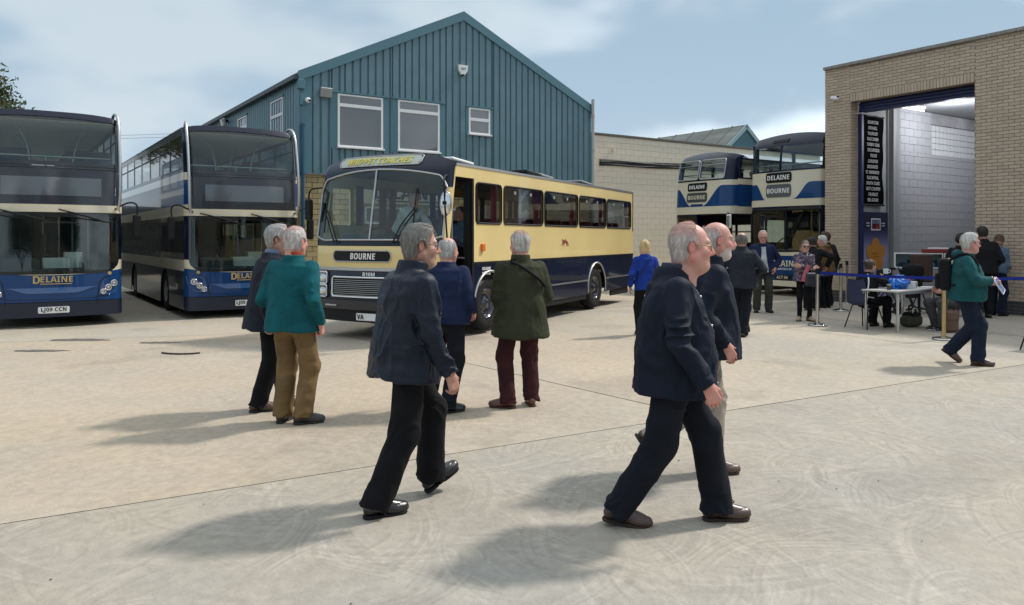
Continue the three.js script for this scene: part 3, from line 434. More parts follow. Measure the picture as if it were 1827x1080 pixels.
// a flat panel on a side: shape in (distance back from the front, height); s = +1 right side, -1 left
function sidePanel(shape, hw, s, th = 0.03, out = 0, bev = 0) { const g = extrude(shape, th, bev); g.rotateY(Math.PI / 2); g.translate(hw - th + out, 0, 0); return s > 0 ? g : mirror(g); }
let SLANT = null;      // how far the front leans back at a height: side panels start there
function rect(a, y0, b, y1, holes = []) { const f = SLANT && Math.abs(a - SLANT.b) < 1e-6 ? (y) => a - SLANT.rake(y) : () => a, k = []; for (let i = 6; i >= 0; i--) k.push([f(lerp(y0, y1, i / 6)), lerp(y0, y1, i / 6)]); const s = poly([[b, y0], [b, y1], ...k]); for (const h of holes) s.holes.push(h); return s; }
const hole = (x0, y0, x1, y1, r) => { const p = rrShape(x0, y0, x1, y1, r).getPoints(6); return new THREE.Path(p); };
function seat(x, y, z, w, m, parent, ry = Math.PI) { const g = new THREE.Group(); g.name = numbered('seat'); g.position.set(x, y, z); g.rotation.y = ry + Math.PI; parent.add(g); part('cushion', rbox(w, 0.12, 0.42, 0, 0.42, 0, 0.04, 1), m, g); part('backrest', rbox(w, 0.66, 0.1, 0, 0.78, -0.22, 0.045, 1, 0, -0.15), m, g); return g; }

function modernDecker() {
  const t = thing('double_decker_bus', 'modern navy, blue and cream double decker parked at the left edge of the picture', 'bus', 'modern double deckers parked in a row');
  const hw = 1.27, L = 10.9, rake = (y) => -0.03 * smooth(0.9, 2.2, y) - 0.03 * Math.max(0, y - 2.3) - 0.16 * Math.max(0, y - 3.05) ** 1.5 - 0.35 * Math.max(0, y - 3.85) ** 1.8;
  const F = front(hw, 0.13, 0.2, rake), z1 = F.zf(hw), b = -z1;                      // sides begin at distance b behind the front
  // ---- front, from the ground up
  part('front_bumper', F.slab(-hw, hw, edge(-hw, hw, 0.17, 0.05, 1), 0.46, 0.008, 0.06), std(rgb(0.008, 0.012, 0.03), 0.4), t);
  const creamLo = (x) => 0.985 + 0.10 * Math.pow(Math.abs(x) / hw, 2.2), wsLo = edge(-1.19, 1.19, 1.03, 0.26, 1, -0.02);
  part('front_panel', F.slab(-hw, hw, 0.47, (x) => creamLo(x) - 0.006, 0, 0.05, 24, 6), M.blue, t);
  part('front_recess', F.slab(-0.78, 0.78, (x) => 0.635 + 0.1 * smooth(0.4, 0.78, Math.abs(x)), 0.742, 0.014, 0.014, 30, 3), phys(rgb(0.03, 0.105, 0.28), 0.35, { clearcoat: 1 }), t);
  part('panel_seam', [F.line([[-1.27, 0.56, 0], [-1.0, 0.56, 0.002], [-0.80, 0.53, 0.002], [-0.79, 0.40, 0.01]], 0.006), F.line([[1.27, 0.56, 0], [1.0, 0.56, 0.002], [0.80, 0.53, 0.002], [0.79, 0.40, 0.01]], 0.006), F.line([[-0.8, 0.53, 0.002], [-0.3, 0.515, 0.002], [0.3, 0.515, 0.002], [0.8, 0.53, 0.002]], 0.006), F.line([[-1.26, 0.93, 0], [-1.0, 0.945, 0.002], [-0.86, 0.86, 0.002], [-0.80, 0.53, 0.002]], 0.007), F.line([[1.26, 0.93, 0], [1.0, 0.945, 0.002], [0.86, 0.86, 0.002], [0.80, 0.53, 0.002]], 0.007)], M.navy, t);
  for (const s of [-1, 1]) {
    part('lamp_cluster', F.bend(extrude(poly([[s * 1.245, 0.925], [s * 1.0, 0.93], [s * 0.885, 0.85], [s * 0.825, 0.58], [s * 0.97, 0.57], [s * 1.12, 0.62], [s * 1.225, 0.76]]), 0.006)), phys(rgb(0.014, 0.062, 0.185), 0.3, { clearcoat: 1 }), t);
    for (const [x, y, r] of [[1.10, 0.80, 0.055], [0.995, 0.715, 0.055], [0.90, 0.635, 0.047]]) { const h = part('headlight', F.bend(cyl(r * 0.86, r * 0.86, 0.03, s * x, y, 0.022, 18, Math.PI / 2)), M.lampGlass, t); part('reflector', F.bend(moved(new THREE.TorusGeometry(r, 0.011, 8, 22), s * x, y, 0.02)), M.chrome, h); part('bulb', F.bend(moved(new THREE.SphereGeometry(r * 0.6, 12, 8), s * x, y, 0.0)), M.chrome, h); }
    part('badge', F.bend(cyl(0.035, 0.035, 0.01, s * 1.02, 1.0, 0.008, 16, Math.PI / 2)), M.gold, t);
  }
  part('lettering', F.bend(moved(text('ELAINE', 0.115, 0.008, 1.05), 0.07, 0.905, 0.006)), M.gold, t);
  part('lettering', F.bend(moved(text('D', 0.15, 0.008, 1.05), -0.275, 0.9, 0.0065)), M.gold, t); part('underline', F.bend(moved(new THREE.BoxGeometry(0.55, 0.014, 0.008, 10, 1, 1), 0.06, 0.815, 0.008)), M.gold, t);
  part('number_plate', F.plate(-0.25, 0.29, 0.248, 0.372, 0.015, 0.012, 0.012), M.white, t);
  part('cream_swoosh', F.slab(-hw, hw, creamLo, (x) => Math.abs(x) > 1.19 ? 1.27 : Math.max(creamLo(x) + 0.012, Math.min(1.27, wsLo(x) - 0.012)), 0.002, 0.05, 40), M.cream, t);
  const cc = [[-hw, -1.2], [1.2, hw]];
  for (const [a, c] of cc) { part('corner_pillar', F.slab(a, c, 1.28, 2.2, 0, 0.05, 6), M.navy, t); part('corner_pillar', F.slab(a, c, 2.38, 2.46, 0, 0.05, 6), M.cream, t); part('corner_pillar', F.slab(a, c, 2.47, 3.0, 0, 0.05, 6), M.blue, t); part('corner_pillar', F.slab(a, c, 3.0, 3.16, 0.001, 0.05, 6), M.cream, t); part('corner_pillar', F.slab(a, c, 3.17, 4.12, 0, 0.05, 6, 8), M.navy, t); }
  part('windscreen', F.slab(-1.19, 1.19, wsLo, 2.19, 0.0, 0.012, 40, 8), M.tint, t);
  part('windscreen_border', [F.slab(-1.2, -1.15, edge(-1.2, 1.2, 1.02, 0.26, 1), 2.2, 0.004, 0.02, 4), F.slab(1.15, 1.2, edge(-1.2, 1.2, 1.02, 0.26, 1), 2.2, 0.004, 0.02, 4), F.slab(-1.2, 1.2, 2.13, 2.2, 0.004, 0.02), F.slab(-1.17, 1.17, edge(-1.19, 1.19, 1.02, 0.26, 1, -0.02), edge(-1.19, 1.19, 1.075, 0.26, 1, -0.02), 0.004, 0.02, 40)], M.blackGloss, t);
  part('cream_band', F.slab(-hw, hw, 2.215, 2.365, 0.012, 0.07, 24), M.cream, t);
  for (const s of [-1, 1]) part('band_bolt', F.bend(cyl(0.02, 0.02, 0.02, s * 1.13, 2.30, 0.02, 10, Math.PI / 2)), M.black, t);
  part('blind_surround', F.slab(-1.2, 1.2, 2.375, 3.07, -0.004, 0.05, 24), M.charcoal, t);
  part('destination_glass', F.bend(moved(new THREE.BoxGeometry(1.74, 0.36, 0.012, 16, 1, 1), 0, 2.72, 0.006)), phys(rgb(0.09, 0.10, 0.115), 0.08, { clearcoat: 1 }), t);
  part('window_ledge', [F.slab(-1.2, 1.2, 3.08, 3.12, 0.02, 0.05, 24), F.slab(-1.2, 1.2, 3.13, 3.17, 0.006, 0.05, 24)], M.blackGloss, t);
  const uTop = edge(-1.2, 1.2, 4.06, 0.1, -1, 0.05);
  part('upper_windscreen', F.slab(-1.19, 1.19, 3.17, uTop, 0.0, 0.012, 30, 12), M.tint, t);
  part('upper_border', [F.slab(-1.2, -1.155, 3.17, 4.06, 0.004, 0.02, 4, 10), F.slab(1.155, 1.2, 3.17, 4.06, 0.004, 0.02, 4, 10), F.slab(-1.2, 1.2, 3.17, 3.21, 0.004, 0.02, 24)], M.blackGloss, t);
  part('brow', F.slab(-hw, hw, (x) => Math.abs(x) < 1.2 ? uTop(x) : 4.06, (x) => 4.2 - 0.06 * (x / hw) ** 2, 0.012, 0.05, 30, 4), M.navy, t);
  for (const s of [-1, 1]) part('guard_rail', tube([[s * 1.17, 2.28, F.zf(1.17) + 0.03], [s * 1.2, 2.42, F.zf(1.2) + 0.11], [s * 1.215, 3.1, F.zf(1.2) + 0.09], [s * 1.215, 3.7, F.zf(1.2) - 0.04], [s * 1.215, 4.05, F.zf(1.2) - 0.16], [s * 1.2, 4.25, F.zf(1.2) - 0.32], [s * 1.17, 4.29, F.zf(1.2) - 0.52], [s * 1.15, 4.2, F.zf(1.2) - 0.72]], 0.03, 60, 10), M.alu, t);
  // wipers hang from the cream band
  for (const [x0, x1] of [[-0.98, 0.06], [0.1, 1.08]]) { const w = part('wiper_arm', F.line([[x0, 2.27, 0.04], [lerp(x0, x1, 0.4), 2.17, 0.06], [lerp(x0, x1, 0.78), 2.06, 0.05]], 0.014), M.black, t); part('wiper_blade', F.line([[lerp(x0, x1, 0.08), 2.14, 0.035], [lerp(x0, x1, 0.5), 2.085, 0.035], [x1, 2.02, 0.03]], 0.012), M.black, w); }
  for (const s of [-1, 1]) { const m = part('mirror', rbox(0.16, 0.5, 0.13, s * 1.55, 1.95, F.zf(hw) + 0.12, 0.05, 3), M.black, t); part('mirror_arm', tube([[s * 1.18, 2.34, F.zf(1.2) + 0.02], [s * 1.42, 2.44, F.zf(hw) + 0.14], [s * 1.54, 2.4, F.zf(hw) + 0.15], [s * 1.55, 2.15, F.zf(hw) + 0.14]], 0.018, 20, 8), M.black, m); part('mirror_glass', rbox(0.12, 0.42, 0.01, s * 1.55, 1.95, F.zf(hw) + 0.05, 0.004, 1), M.chrome, m); }
  // ---- sides
  SLANT = { b, rake };
  for (const s of [-1, 1]) {
    const near = s > 0;                                      // the right-hand side as seen has no door in view
    const doors = near ? [] : [];
    const P = (name, shape, m, th = 0.03, out = 0) => part(name, sidePanel(shape, hw, s, th, out), m, t);
    const arch = (c) => { const p = new THREE.Path(); p.absarc(c, 0.42, 0.56, 0, Math.PI); p.lineTo(c - 0.56, 0.17); p.lineTo(c + 0.56, 0.17); return p; };
    const low = new THREE.Shape(); low.moveTo(b, 0.18); low.lineTo(2.1, 0.18); low.absarc(2.68, 0.42, 0.58, Math.PI, 0, true); low.lineTo(3.26, 0.18); low.lineTo(7.2, 0.18); low.absarc(7.78, 0.42, 0.58, Math.PI, 0, true); low.lineTo(8.36, 0.18); low.lineTo(L, 0.18); low.lineTo(L, 1.02); low.lineTo(b, 1.02);
    P('lower_panel', low, M.navy);
    P('cream_stripe', rect(b, 1.02, L, 1.26), M.cream, 0.03, 0.002);
    const lows = []; for (let i = 0; i < 6; i++) lows.push([b + 0.14 + i * 1.72, b + 0.14 + i * 1.72 + 1.64]);
    P('lower_window_frame', rect(b, 1.26, L, 2.22, lows.map(([x0, x1]) => hole(x0, 1.36, Math.min(x1, L - 0.15), 2.14, 0.06))), M.blackGloss);
    for (const [x0, x1] of lows) P('lower_window', rrShape(x0 - 0.01, 1.35, Math.min(x1, L - 0.15) + 0.01, 2.15, 0.06), M.smoke, 0.01, -0.008);
    P('cream_stripe', rect(b, 2.22, L, 2.46), M.cream, 0.03, 0.002);
    P('blue_panel', rect(b, 2.46, L, 3.0), M.navy);
    const w1 = new THREE.Shape(); w1.moveTo(b, 2.47); w1.lineTo(3.2, 2.47); w1.bezierCurveTo(2.4, 2.6, 1.8, 2.99, 1.2, 2.99); w1.lineTo(b, 2.99); w1.lineTo(b, 2.47); P('blue_sweep', w1, M.blue, 0.012, 0.004);
    P('cream_stripe', rect(b, 3.0, L, 3.17), M.cream, 0.03, 0.002);
    const ups = []; for (let i = 0; i < 7; i++) ups.push([0.62 + i * 1.45, 0.62 + i * 1.45 + 1.34]);
    P('upper_window_frame', rect(b, 3.17, L, 4.1, ups.map(([x0, x1], i) => hole(x0, 3.27, Math.min(x1, L - 0.2), 4.0, i ? [0.04, 0.04, 0.04, 0.04] : [0.22, 0.04, 0.04, 0.06]))), M.navy);
    for (const [x0, x1] of ups) { const m = P('upper_window', rrShape(x0 - 0.01, 3.26, Math.min(x1, L - 0.2) + 0.01, 4.01, 0.05), M.smoke, 0.01, -0.008); part('window_rail', sidePanel(rect(x0, 3.76, Math.min(x1, L - 0.2), 3.79), hw, s, 0.02, 0), M.black, m); }
    P('cant_rail', rect(b, 4.1, L, 4.17), M.navy, 0.05, -0.01);
    wheel(t, s * 1.12, 0.47, -2.68, 0.47, 0.27, M.grey); wheel(t, s * 1.12, 0.47, -7.78, 0.47, 0.27, M.grey);
  }
  const rp = []; for (let i = 0; i <= 8; i++) { const x = lerp(-hw, hw, i / 8); rp.push([x, 4.14 + 0.09 * (1 - (x / hw) ** 4)]); } part('roof', moved(extrude(poly([...rp, [hw - 0.05, 4.1], [-hw + 0.05, 4.1]]), L - b - 0.35), 0, 0, -L), M.navy, t);
  part('roof_front', F.slab(-hw, hw, 4.14, (x) => 4.235 - 0.075 * (x / hw) ** 4, -0.05, 0.28, 24, 4), M.navy, t);
  part('rear', [box(2 * hw - 0.02, 1.0, 0.06, 0, 0.68, -L), box(2 * hw - 0.02, 0.2, 0.06, 0, 2.33, -L), box(2 * hw - 0.02, 0.75, 0.06, 0, 2.82, -L), box(2 * hw - 0.02, 0.95, 0.06, 0, 1.7, -L)], M.blue, t); part('rear_window', box(2.2, 0.75, 0.03, 0, 3.6, -L), M.smoke, t);
  part('chassis', box(2.0, 0.35, L - 0.8, 0, 0.42, -L / 2 - 0.2), M.black, t);
  // ---- inside
  part('lower_floor', box(2.4, 0.06, L - 0.5, 0, 0.62, -L / 2 - 0.2), M.floor, t); part('upper_floor', box(2.44, 0.12, L - 0.45, 0, 2.42, -L / 2 - 0.18), M.inside, t); part('ceiling', box(2.4, 0.03, L - 0.75, 0, 4.08, -L / 2 - 0.3), M.inside, t);
  part('dashboard', [rbox(2.2, 0.16, 0.5, 0, 1.02, -0.52, 0.05), rbox(0.7, 0.3, 0.4, -0.55, 1.16, -0.58, 0.08)], M.insideDark, t); part('fare_box', [rbox(0.5, 0.22, 0.3, 0.1, 1.2, -0.75, 0.02), rbox(0.34, 0.36, 0.3, 0.42, 1.24, -0.95, 0.02)], M.white, t); part('steering_wheel', moved(new THREE.TorusGeometry(0.24, 0.02, 8, 24), -0.55, 1.36, -0.78, -0.9), M.black, t);
  part('cab_partition', [box(1.1, 1.4, 0.04, -0.66, 1.6, -1.75), box(0.04, 1.2, 1.1, -0.1, 1.2, -1.3)], M.insideDark, t); part('upper_front_shelf', rbox(2.3, 0.1, 0.32, 0, 3.06, -0.62, 0.03), M.insideDark, t); part('front_rail', [bar([-1.1, 3.34, -0.55], [1.1, 3.34, -0.55], 0.02), bar([-0.1, 3.05, -0.55], [-0.1, 3.34, -0.55], 0.016)], M.alu, t);
  for (const [x, z] of [[-0.35, -1.4], [0.45, -1.4], [-0.3, -3.4], [0.4, -3.4]]) part('grab_pole', tube([[x, 2.5, z], [x, 3.3, z], [x * 1.25, 3.8, z - 0.08], [x * 1.7, 4.06, z - 0.15]], 0.02, 20, 8), M.alu, t);
  for (const [x, z] of [[0.2, -1.6], [0.75, -1.5], [-0.05, -2.6], [0.6, -3.6]]) part('grab_pole', bar([x, 0.65, z], [x, 2.35, z], 0.02), M.alu, t);
  for (let i = 0; i < 7; i++) for (const x of [-0.75, 0.75]) seat(x, 2.48, -1.35 - i * 0.95, 0.88, M.seatBlue, t);
  for (let i = 0; i < 5; i++) for (const x of [-0.75, 0.75]) seat(x, 0.66, -3.6 - i * 1.0, 0.88, M.seatBlue, t);
  return t;
}
const plate = (bus, str, x = 0.02) => { part('plate_lettering', moved(text(str, 0.078, 0.004, 0.98), x, 0.31, 0.022), M.black, bus); };
const bus1 = modernDecker(), bus2 = bus1.clone(); bus2.name = numbered('double_decker_bus'); scene.add(bus2); bus2.userData = { ...bus1.userData, label: 'modern navy, blue and cream double decker parked second, showing its glossy left flank' };
plate(bus1, 'LJ09 CCN'); plate(bus2, 'LJ09', -0.13);
// the corner of a front stands at (x, depth); the middle of the front is half a width along
const bx = (c, d, s) => [c + s * 1.27 * 0.831 - 0.33 * 0 , d + s * 1.27 * 0.556];
{ const A = bx(-8.21, 16.2, -1), B = bx(-7.18, 16.9, 1); place(bus1, A[0] + 0.18 * 0.556, -0.10, -(A[1] - 0.18 * 0.831), R0); bus1.scale.y = bus2.scale.y = 1.025; place(bus2, B[0] + 0.18 * 0.556, -0.13, -(B[1] - 0.18 * 0.831), R0); }

// ------------------------------------------------------------------ the cream and navy coach
const coach = thing('coach', 'pale yellow and navy vintage coach with its front door standing open', 'coach'); const CR = -27.2 * Math.PI / 180;
{
  const t = coach, hw = 1.3, L = 9.48, rake = (y) => -0.16 * Math.max(0, y - 1.45) ** 1.2 - 0.9 * Math.max(0, y - 2.72) ** 1.5 + 0.02 * smooth(1.2, 0.6, y);
  const F = front(hw, 0.2, 0.1, rake), b = -F.zf(hw);
  const xW = 1.255, wLo = edge(-xW, xW, 1.60, 0.06, 1), wHi = edge(-xW, xW, 2.60, 0.16, -1, 0.15);
  part('front_skirt', F.slab(-hw, hw, 0.27, 0.5, 0.02, 0.08, 24), M.black, t); part('front_bumper', F.slab(-hw, hw, 0.47, 0.62, 0.07, 0.1, 24), std(rgb(0.02, 0.02, 0.022), 0.3), t);
  part('front_panel', F.slab(-hw, hw, 0.62, 1.10, 0, 0.05, 24), M.navy, t); part('cream_panel', F.slab(-hw, hw, 1.15, 1.50, 0, 0.05, 24), M.yellow, t); part('trim_strip', F.slab(-hw, hw, 1.10, 1.15, 0.02, 0.05, 24), M.alu, t);
  part('screen_panel', F.slab(-hw, hw, 1.505, 1.62, -0.004, 0.05, 24), M.navy, t);
  part('windscreen', F.slab(-xW, xW, wLo, wHi, 0, 0.012, 40, 10), M.tint, t);
  const trim = []; for (let i = 0; i <= 24; i++) { const x = lerp(-xW, xW, i / 24); trim.push([x, wHi(x), 0.012]); } const tl = []; for (let i = 0; i <= 12; i++) { const x = lerp(-xW, xW, i / 12); tl.push([x, wLo(x), 0.012]); }
  part('screen_trim', [F.line(trim, 0.016, 0, 70), F.line(tl, 0.016, 0, 40), F.line([[-xW, 1.63, 0.01], [-xW, 2.4, 0.01]], 0.016), F.line([[xW, 1.63, 0.01], [xW, 2.4, 0.01]], 0.016), F.line([[0, 1.6, 0.012], [0, 2.74, 0.012]], 0.018)], M.alu, t);
  for (const [a, c] of [[-hw, -xW], [xW, hw]]) part('corner_pillar', F.slab(a, c, 1.62, (x) => Math.abs(x) >= xW ? 2.72 : wHi(x), 0, 0.05, 6, 6), a < 0 ? M.navy : M.yellow, t);
  const domeTop = (x) => 2.84 + 0.19 * Math.max(0, 1 - (x / hw) ** 2) ** 0.6;
  part('dome', F.slab(-hw, hw, (x) => Math.abs(x) < xW ? wHi(x) + 0.005 : 2.44, domeTop, 0.004, 0.06, 50, 10), M.navy, t);
  part('name_panel', F.plate(-0.87, 0.77, 2.83, 2.98, 0.05, 0.008, 0.014), std(rgb(0.42, 0.47, 0.42), 0.5), t);
  part('lettering', F.bend(moved(text('WHIPPET COACHES', 0.105, 0.008, 1.0, 0.14), -0.05, 2.905, 0.03)), std(rgb(0.66, 0.56, 0.10), 0.5), t);
  part('name_panel_rim', F.line(ring(-0.88, 2.82, 0.78, 2.99, 0.055, 0.02), 0.008, 0, 140), M.alu, t);
  part('destination_box', F.plate(-0.77, 0.41, 1.253, 1.417, 0.07, 0.002, 0.008), M.black, t); const pts = ring(-0.78, 1.247, 0.42, 1.423, 0.075, 0.012); part('destination_rim', F.line(pts, 0.009, 0, 100), M.alu, t);
  part('lettering', F.bend(moved(text('BOURNE', 0.10, 0.006, 0.92, 0.1), -0.12, 1.335, 0.018)), M.white, t);
  // lamps, grille, badge, plate
  for (const s of [-1, 1]) for (const y of [0.97, 0.75]) { const h = part('headlight', F.slab(Math.min(s * 0.93, s * 1.22), Math.max(s * 0.93, s * 1.22), edge(Math.min(s * 0.93, s * 1.22), Math.max(s * 0.93, s * 1.22), y - 0.085, 0.03, 1), edge(Math.min(s * 0.93, s * 1.22), Math.max(s * 0.93, s * 1.22), y + 0.085, 0.03, -1), 0.03, 0.03, 12), M.lampGlass, t); part('bezel', F.line(ring(s * 1.075 - 0.155, y - 0.098, s * 1.075 + 0.155, y + 0.098, 0.03, 0.028), 0.014, 0, 50), M.chrome, h); part('reflector', F.bend(moved(new THREE.SphereGeometry(0.085, 16, 10).scale(1.4, 0.8, 0.3), s * 1.07, y, 0.008)), M.chrome, h); }
  part('grille_frame', F.line(ring(-0.78, 0.67, 0.78, 0.99, 0.02, 0.024), 0.018, 0, 120), M.chrome, t); part('grille_back', F.slab(-0.78, 0.78, 0.67, 0.99, 0.006, 0.02, 12), M.black, t);
  for (let i = 0; i < 9; i++) part('grille_bar', F.slab(-0.75, 0.75, 0.69 + i * 0.031, 0.701 + i * 0.031, 0.026, 0.014, 12, 1), M.grilleBar, t);
  part('lettering', F.bend(moved(text('B10M', 0.058, 0.006, 1.2), 0.0, 1.045, 0.004)), M.white, t);
  part('number_plate', F.plate(-0.21, 0.31, 0.302, 0.418, 0.012, 0.03, 0.014), M.white, t); part('plate_lettering', F.bend(moved(text('VA', 0.076, 0.004), -0.12, 0.36, 0.047)), M.black, t);
  part('step_plate', F.bend(rbox(0.26, 0.03, 0.05, -0.72, 0.53, 0.09, 0.01, 1)), M.alu, t);
  for (const x of [-0.95, 0.52]) { const w = part('wiper_arm', [F.line([[x + 0.2, 1.55, 0.03], [x + 0.05, 1.85, 0.05], [x - 0.12, 2.1, 0.035]].map(([q, y, o]) => x < 0 ? [q, y, o] : [2 * x + 0.1 - q + 0.1, y, o]), 0.011), F.line([[x + 0.27, 1.55, 0.03], [x + 0.12, 1.85, 0.05], [x - 0.06, 2.1, 0.035]].map(([q, y, o]) => x < 0 ? [q, y, o] : [2 * x + 0.1 - q + 0.1, y, o]), 0.011)], M.black, t); const q = x < 0 ? x - 0.08 : x + 0.27; part('wiper_blade', F.line([[q, 1.72, 0.03], [q, 2.05, 0.035], [q, 2.42, 0.03]], 0.012), M.black, w); }
  { const m = part('mirror', moved(new THREE.SphereGeometry(0.5, 28, 20).scale(0.2, 0.37, 0.07), 1.42, 2.16, -0.08), M.black, t); part('mirror_rim', moved(new THREE.TorusGeometry(0.5, 0.03, 10, 36).scale(0.2, 0.37, 0.35), 1.42, 2.16, -0.06), M.chrome, m); part('mirror_boss', rbox(0.06, 0.06, 0.05, 1.42, 2.17, -0.015, 0.02), M.black, m); part('mirror_back', moved(new THREE.SphereGeometry(0.5, 24, 16).scale(0.185, 0.35, 0.05), 1.42, 2.16, -0.05), M.chrome, m); part('mirror_arm', tube([[1.27, 2.62, -0.35], [1.38, 2.56, -0.08], [1.42, 2.2, -0.03], [1.42, 1.6, -0.1], [1.3, 1.52, -0.3]], 0.014, 30, 8), M.black, m); }
  { const m = part('mirror', rbox(0.14, 0.36, 0.1, -1.44, 2.12, -0.2, 0.04), M.black, t); part('mirror_arm', tube([[-1.27, 2.5, -0.35], [-1.4, 2.45, -0.2], [-1.44, 2.12, -0.2]], 0.014, 20, 8), M.black, m); }
  // sides
  SLANT = { b, rake }; const wins = [[1.19, 2.10], [2.19, 3.85], [3.93, 5.66], [5.75, 7.42], [7.50, 9.28]], y0 = 1.88, y1 = 2.56, belt = 1.215, d0 = b, d1 = 1.12;
  for (const s of [-1, 1]) {
    const P = (name, shape, m, th = 0.03, out = 0) => part(name, sidePanel(shape, hw, s, th, out), m, t), start = s > 0 ? d1 : d0;
    const low = new THREE.Shape(); low.moveTo(start, 0.36); low.lineTo(1.14, 0.36); low.absarc(1.69, 0.5, 0.55, Math.PI * 1.04, -0.05 * Math.PI, true); low.lineTo(2.25, 0.36); low.lineTo(6.28, 0.36); low.absarc(6.83, 0.48, 0.56, Math.PI * 1.04, -0.04 * Math.PI, true); low.lineTo(7.38, 0.36); low.lineTo(L, 0.42); low.lineTo(L, belt - 0.02); low.lineTo(start, belt - 0.02);
    P('lower_panel', low, M.navy); P('belt_strip', rect(start, belt - 0.02, L, belt + 0.015), M.black, 0.03, 0.01);
    P('cream_panel', rect(start, belt + 0.015, L, y0 - 0.05), M.yellow);
    P('window_frame', rect(start, y0 - 0.05, L, 2.62, wins.map(([a, c]) => hole(a, y0, c, y1, 0.09)).concat(s < 0 ? [hole(0.62, y0 - 0.02, 1.1, y1 - 0.05, 0.05)] : [])), M.yellow);
    for (const [a, c] of wins) { const w = P('side_window', rrShape(a - 0.012, y0 - 0.012, c + 0.012, y1 + 0.012, 0.09), M.smoke, 0.01, -0.012); part('window_rubber', tube(rrShape(a, y0, c, y1, 0.09).getPoints(8).map((p) => [s * (hw + 0.002), p.y, -p.x]), 0.018, 90, 6, true), M.black, w); for (const k of [0.3, 0.7]) if (c - a > 1.2) part('window_catch', cyl(0.035, 0.035, 0.02, s * (hw - 0.03), y1 - 0.1, -lerp(a, c, k), 12, 0, Math.PI / 2), M.white, w); }
    P('cant_panel', rect(s > 0 ? b : d0, 2.62, L, 2.80), M.yellow); P('roof_rail', rect(b, 2.8, L, 2.84), M.alu, 0.04, 0.012);
    if (s > 0) { P('door_pillar', poly([[b, 0.36], [b + 0.05, 0.36], [b + 0.05, 1.5], [b + 0.24, 2.62], [b + 0.17, 2.62], [b, 1.5]]), M.yellow); P('door_pillar', rect(1.07, 0.36, 1.12, 2.62), M.black, 0.05, 0.006); }
    P('skirt_moulding', rect(2.28, 0.66, 6.26, 0.69), M.alu, 0.02, 0.012); P('skirt_moulding', rect(7.40, 0.66, L, 0.69), M.alu, 0.02, 0.012);
    for (const d of [2.55, 4.15, 5.9]) P('locker_seam', rect(d, 0.38, d + 0.012, belt - 0.03), M.black, 0.02, 0.001);
    P('under_panel', rect(2.35, 0.26, 6.2, 0.37), M.black, 0.03, -0.02); P('mud_flap', rect(7.9, 0.22, 9.2, 0.44), M.black, 0.03, -0.05);
    for (const c of [1.69, 6.83]) part('wheel_arch', tube(Array.from({ length: 15 }, (_, i) => { const a = Math.PI * 1.06 - i / 14 * Math.PI * 1.12; return [s * (hw + 0.005), 0.5 + 0.56 * Math.sin(a), -(c + 0.56 * Math.cos(a))]; }), 0.022, 50, 8), M.alu, t);
    wheel(t, s * 1.13, 0.5, -1.69, 0.47, 0.26, M.charcoal); wheel(t, s * 1.13, 0.48, -6.83, 0.48, 0.28, M.charcoal);
  }
  const r1 = part('indicator', rbox(0.05, 0.13, 0.1, hw + 0.02, 1.47, -1.4, 0.015), M.amber, t);
  for (const [str, y] of [['DELAINE', 1.11], ['BOURNE', 1.03]]) part('lettering', moved(text(str, 0.052, 0.004), hw + 0.004, y, -1.55, 0, Math.PI / 2), M.white, t);
  // running hound emblem
  const dog = [[-0.16, 0.02], [-0.13, 0.06], [-0.08, 0.055], [-0.02, 0.08], [0.05, 0.06], [0.1, 0.075], [0.14, 0.11], [0.19, 0.085], [0.15, 0.07], [0.13, 0.03], [0.16, -0.03], [0.21, -0.07], [0.18, -0.08], [0.13, -0.04], [0.08, -0.005], [0.06, -0.06], [0.1, -0.1], [0.06, -0.1], [0.03, -0.02], [-0.03, 0.01], [-0.08, -0.02], [-0.12, -0.09], [-0.16, -0.1], [-0.13, -0.04], [-0.15, -0.01], [-0.2, -0.06], [-0.24, -0.09], [-0.19, -0.02]].map(([x, y]) => [x * -0.9, y * 0.72]);
  part('hound_emblem', moved(extrude(poly(dog), 0.004), hw + 0.002, 1.53, -4.95, 0, Math.PI / 2), std(rgb(0.16, 0.035, 0.03), 0.6), t);
  part('emblem_saddle', moved(extrude(poly([[-0.03, 0.02], [0.05, 0.02], [0.04, 0.075], [-0.03, 0.07]]), 0.004), hw + 0.005, 1.53, -4.95, 0, Math.PI / 2), std(rgb(0.45, 0.03, 0.03), 0.6), t);
  // roof, hatches, rear
  const rp = []; for (let i = 0; i <= 12; i++) { const x = lerp(-hw, hw, i / 12); rp.push([x, 2.81 + 0.2 * (1 - (x / hw) ** 2)]); }
  part('roof', moved(extrude(poly([...rp, [hw - 0.06, 2.78], [-hw + 0.06, 2.78]]), L - b - 0.25), 0, 0, -L), M.roofGrey, t);
  for (const [z, w, h, m] of [[-1.9, 0.8, 0.06, M.white], [-4.9, 0.75, 0.09, M.black], [-5.7, 0.6, 0.07, M.grey], [-8.0, 0.7, 0.06, M.grey]]) part('roof_hatch', rbox(w, h, 0.75, 0.25, 3.01, z, 0.03, 1, 0, -0.06), m, t);
  part('rear', [box(2 * hw - 0.04, 1.5, 0.06, 0, 1.15, -L), box(2 * hw - 0.04, 0.3, 0.06, 0, 2.72, -L)], M.yellow, t); part('rear_window', box(2.3, 0.7, 0.03, 0, 2.22, -L), M.smoke, t); part('rear_corner', [box(0.12, 1.0, 0.08, hw - 0.06, 2.3, -L + 0.03), box(0.12, 1.0, 0.08, -hw + 0.06, 2.3, -L + 0.03)], M.navy, t);
  part('chassis', box(2.1, 0.4, L - 1.2, 0, 0.6, -L / 2 - 0.3), M.black, t);
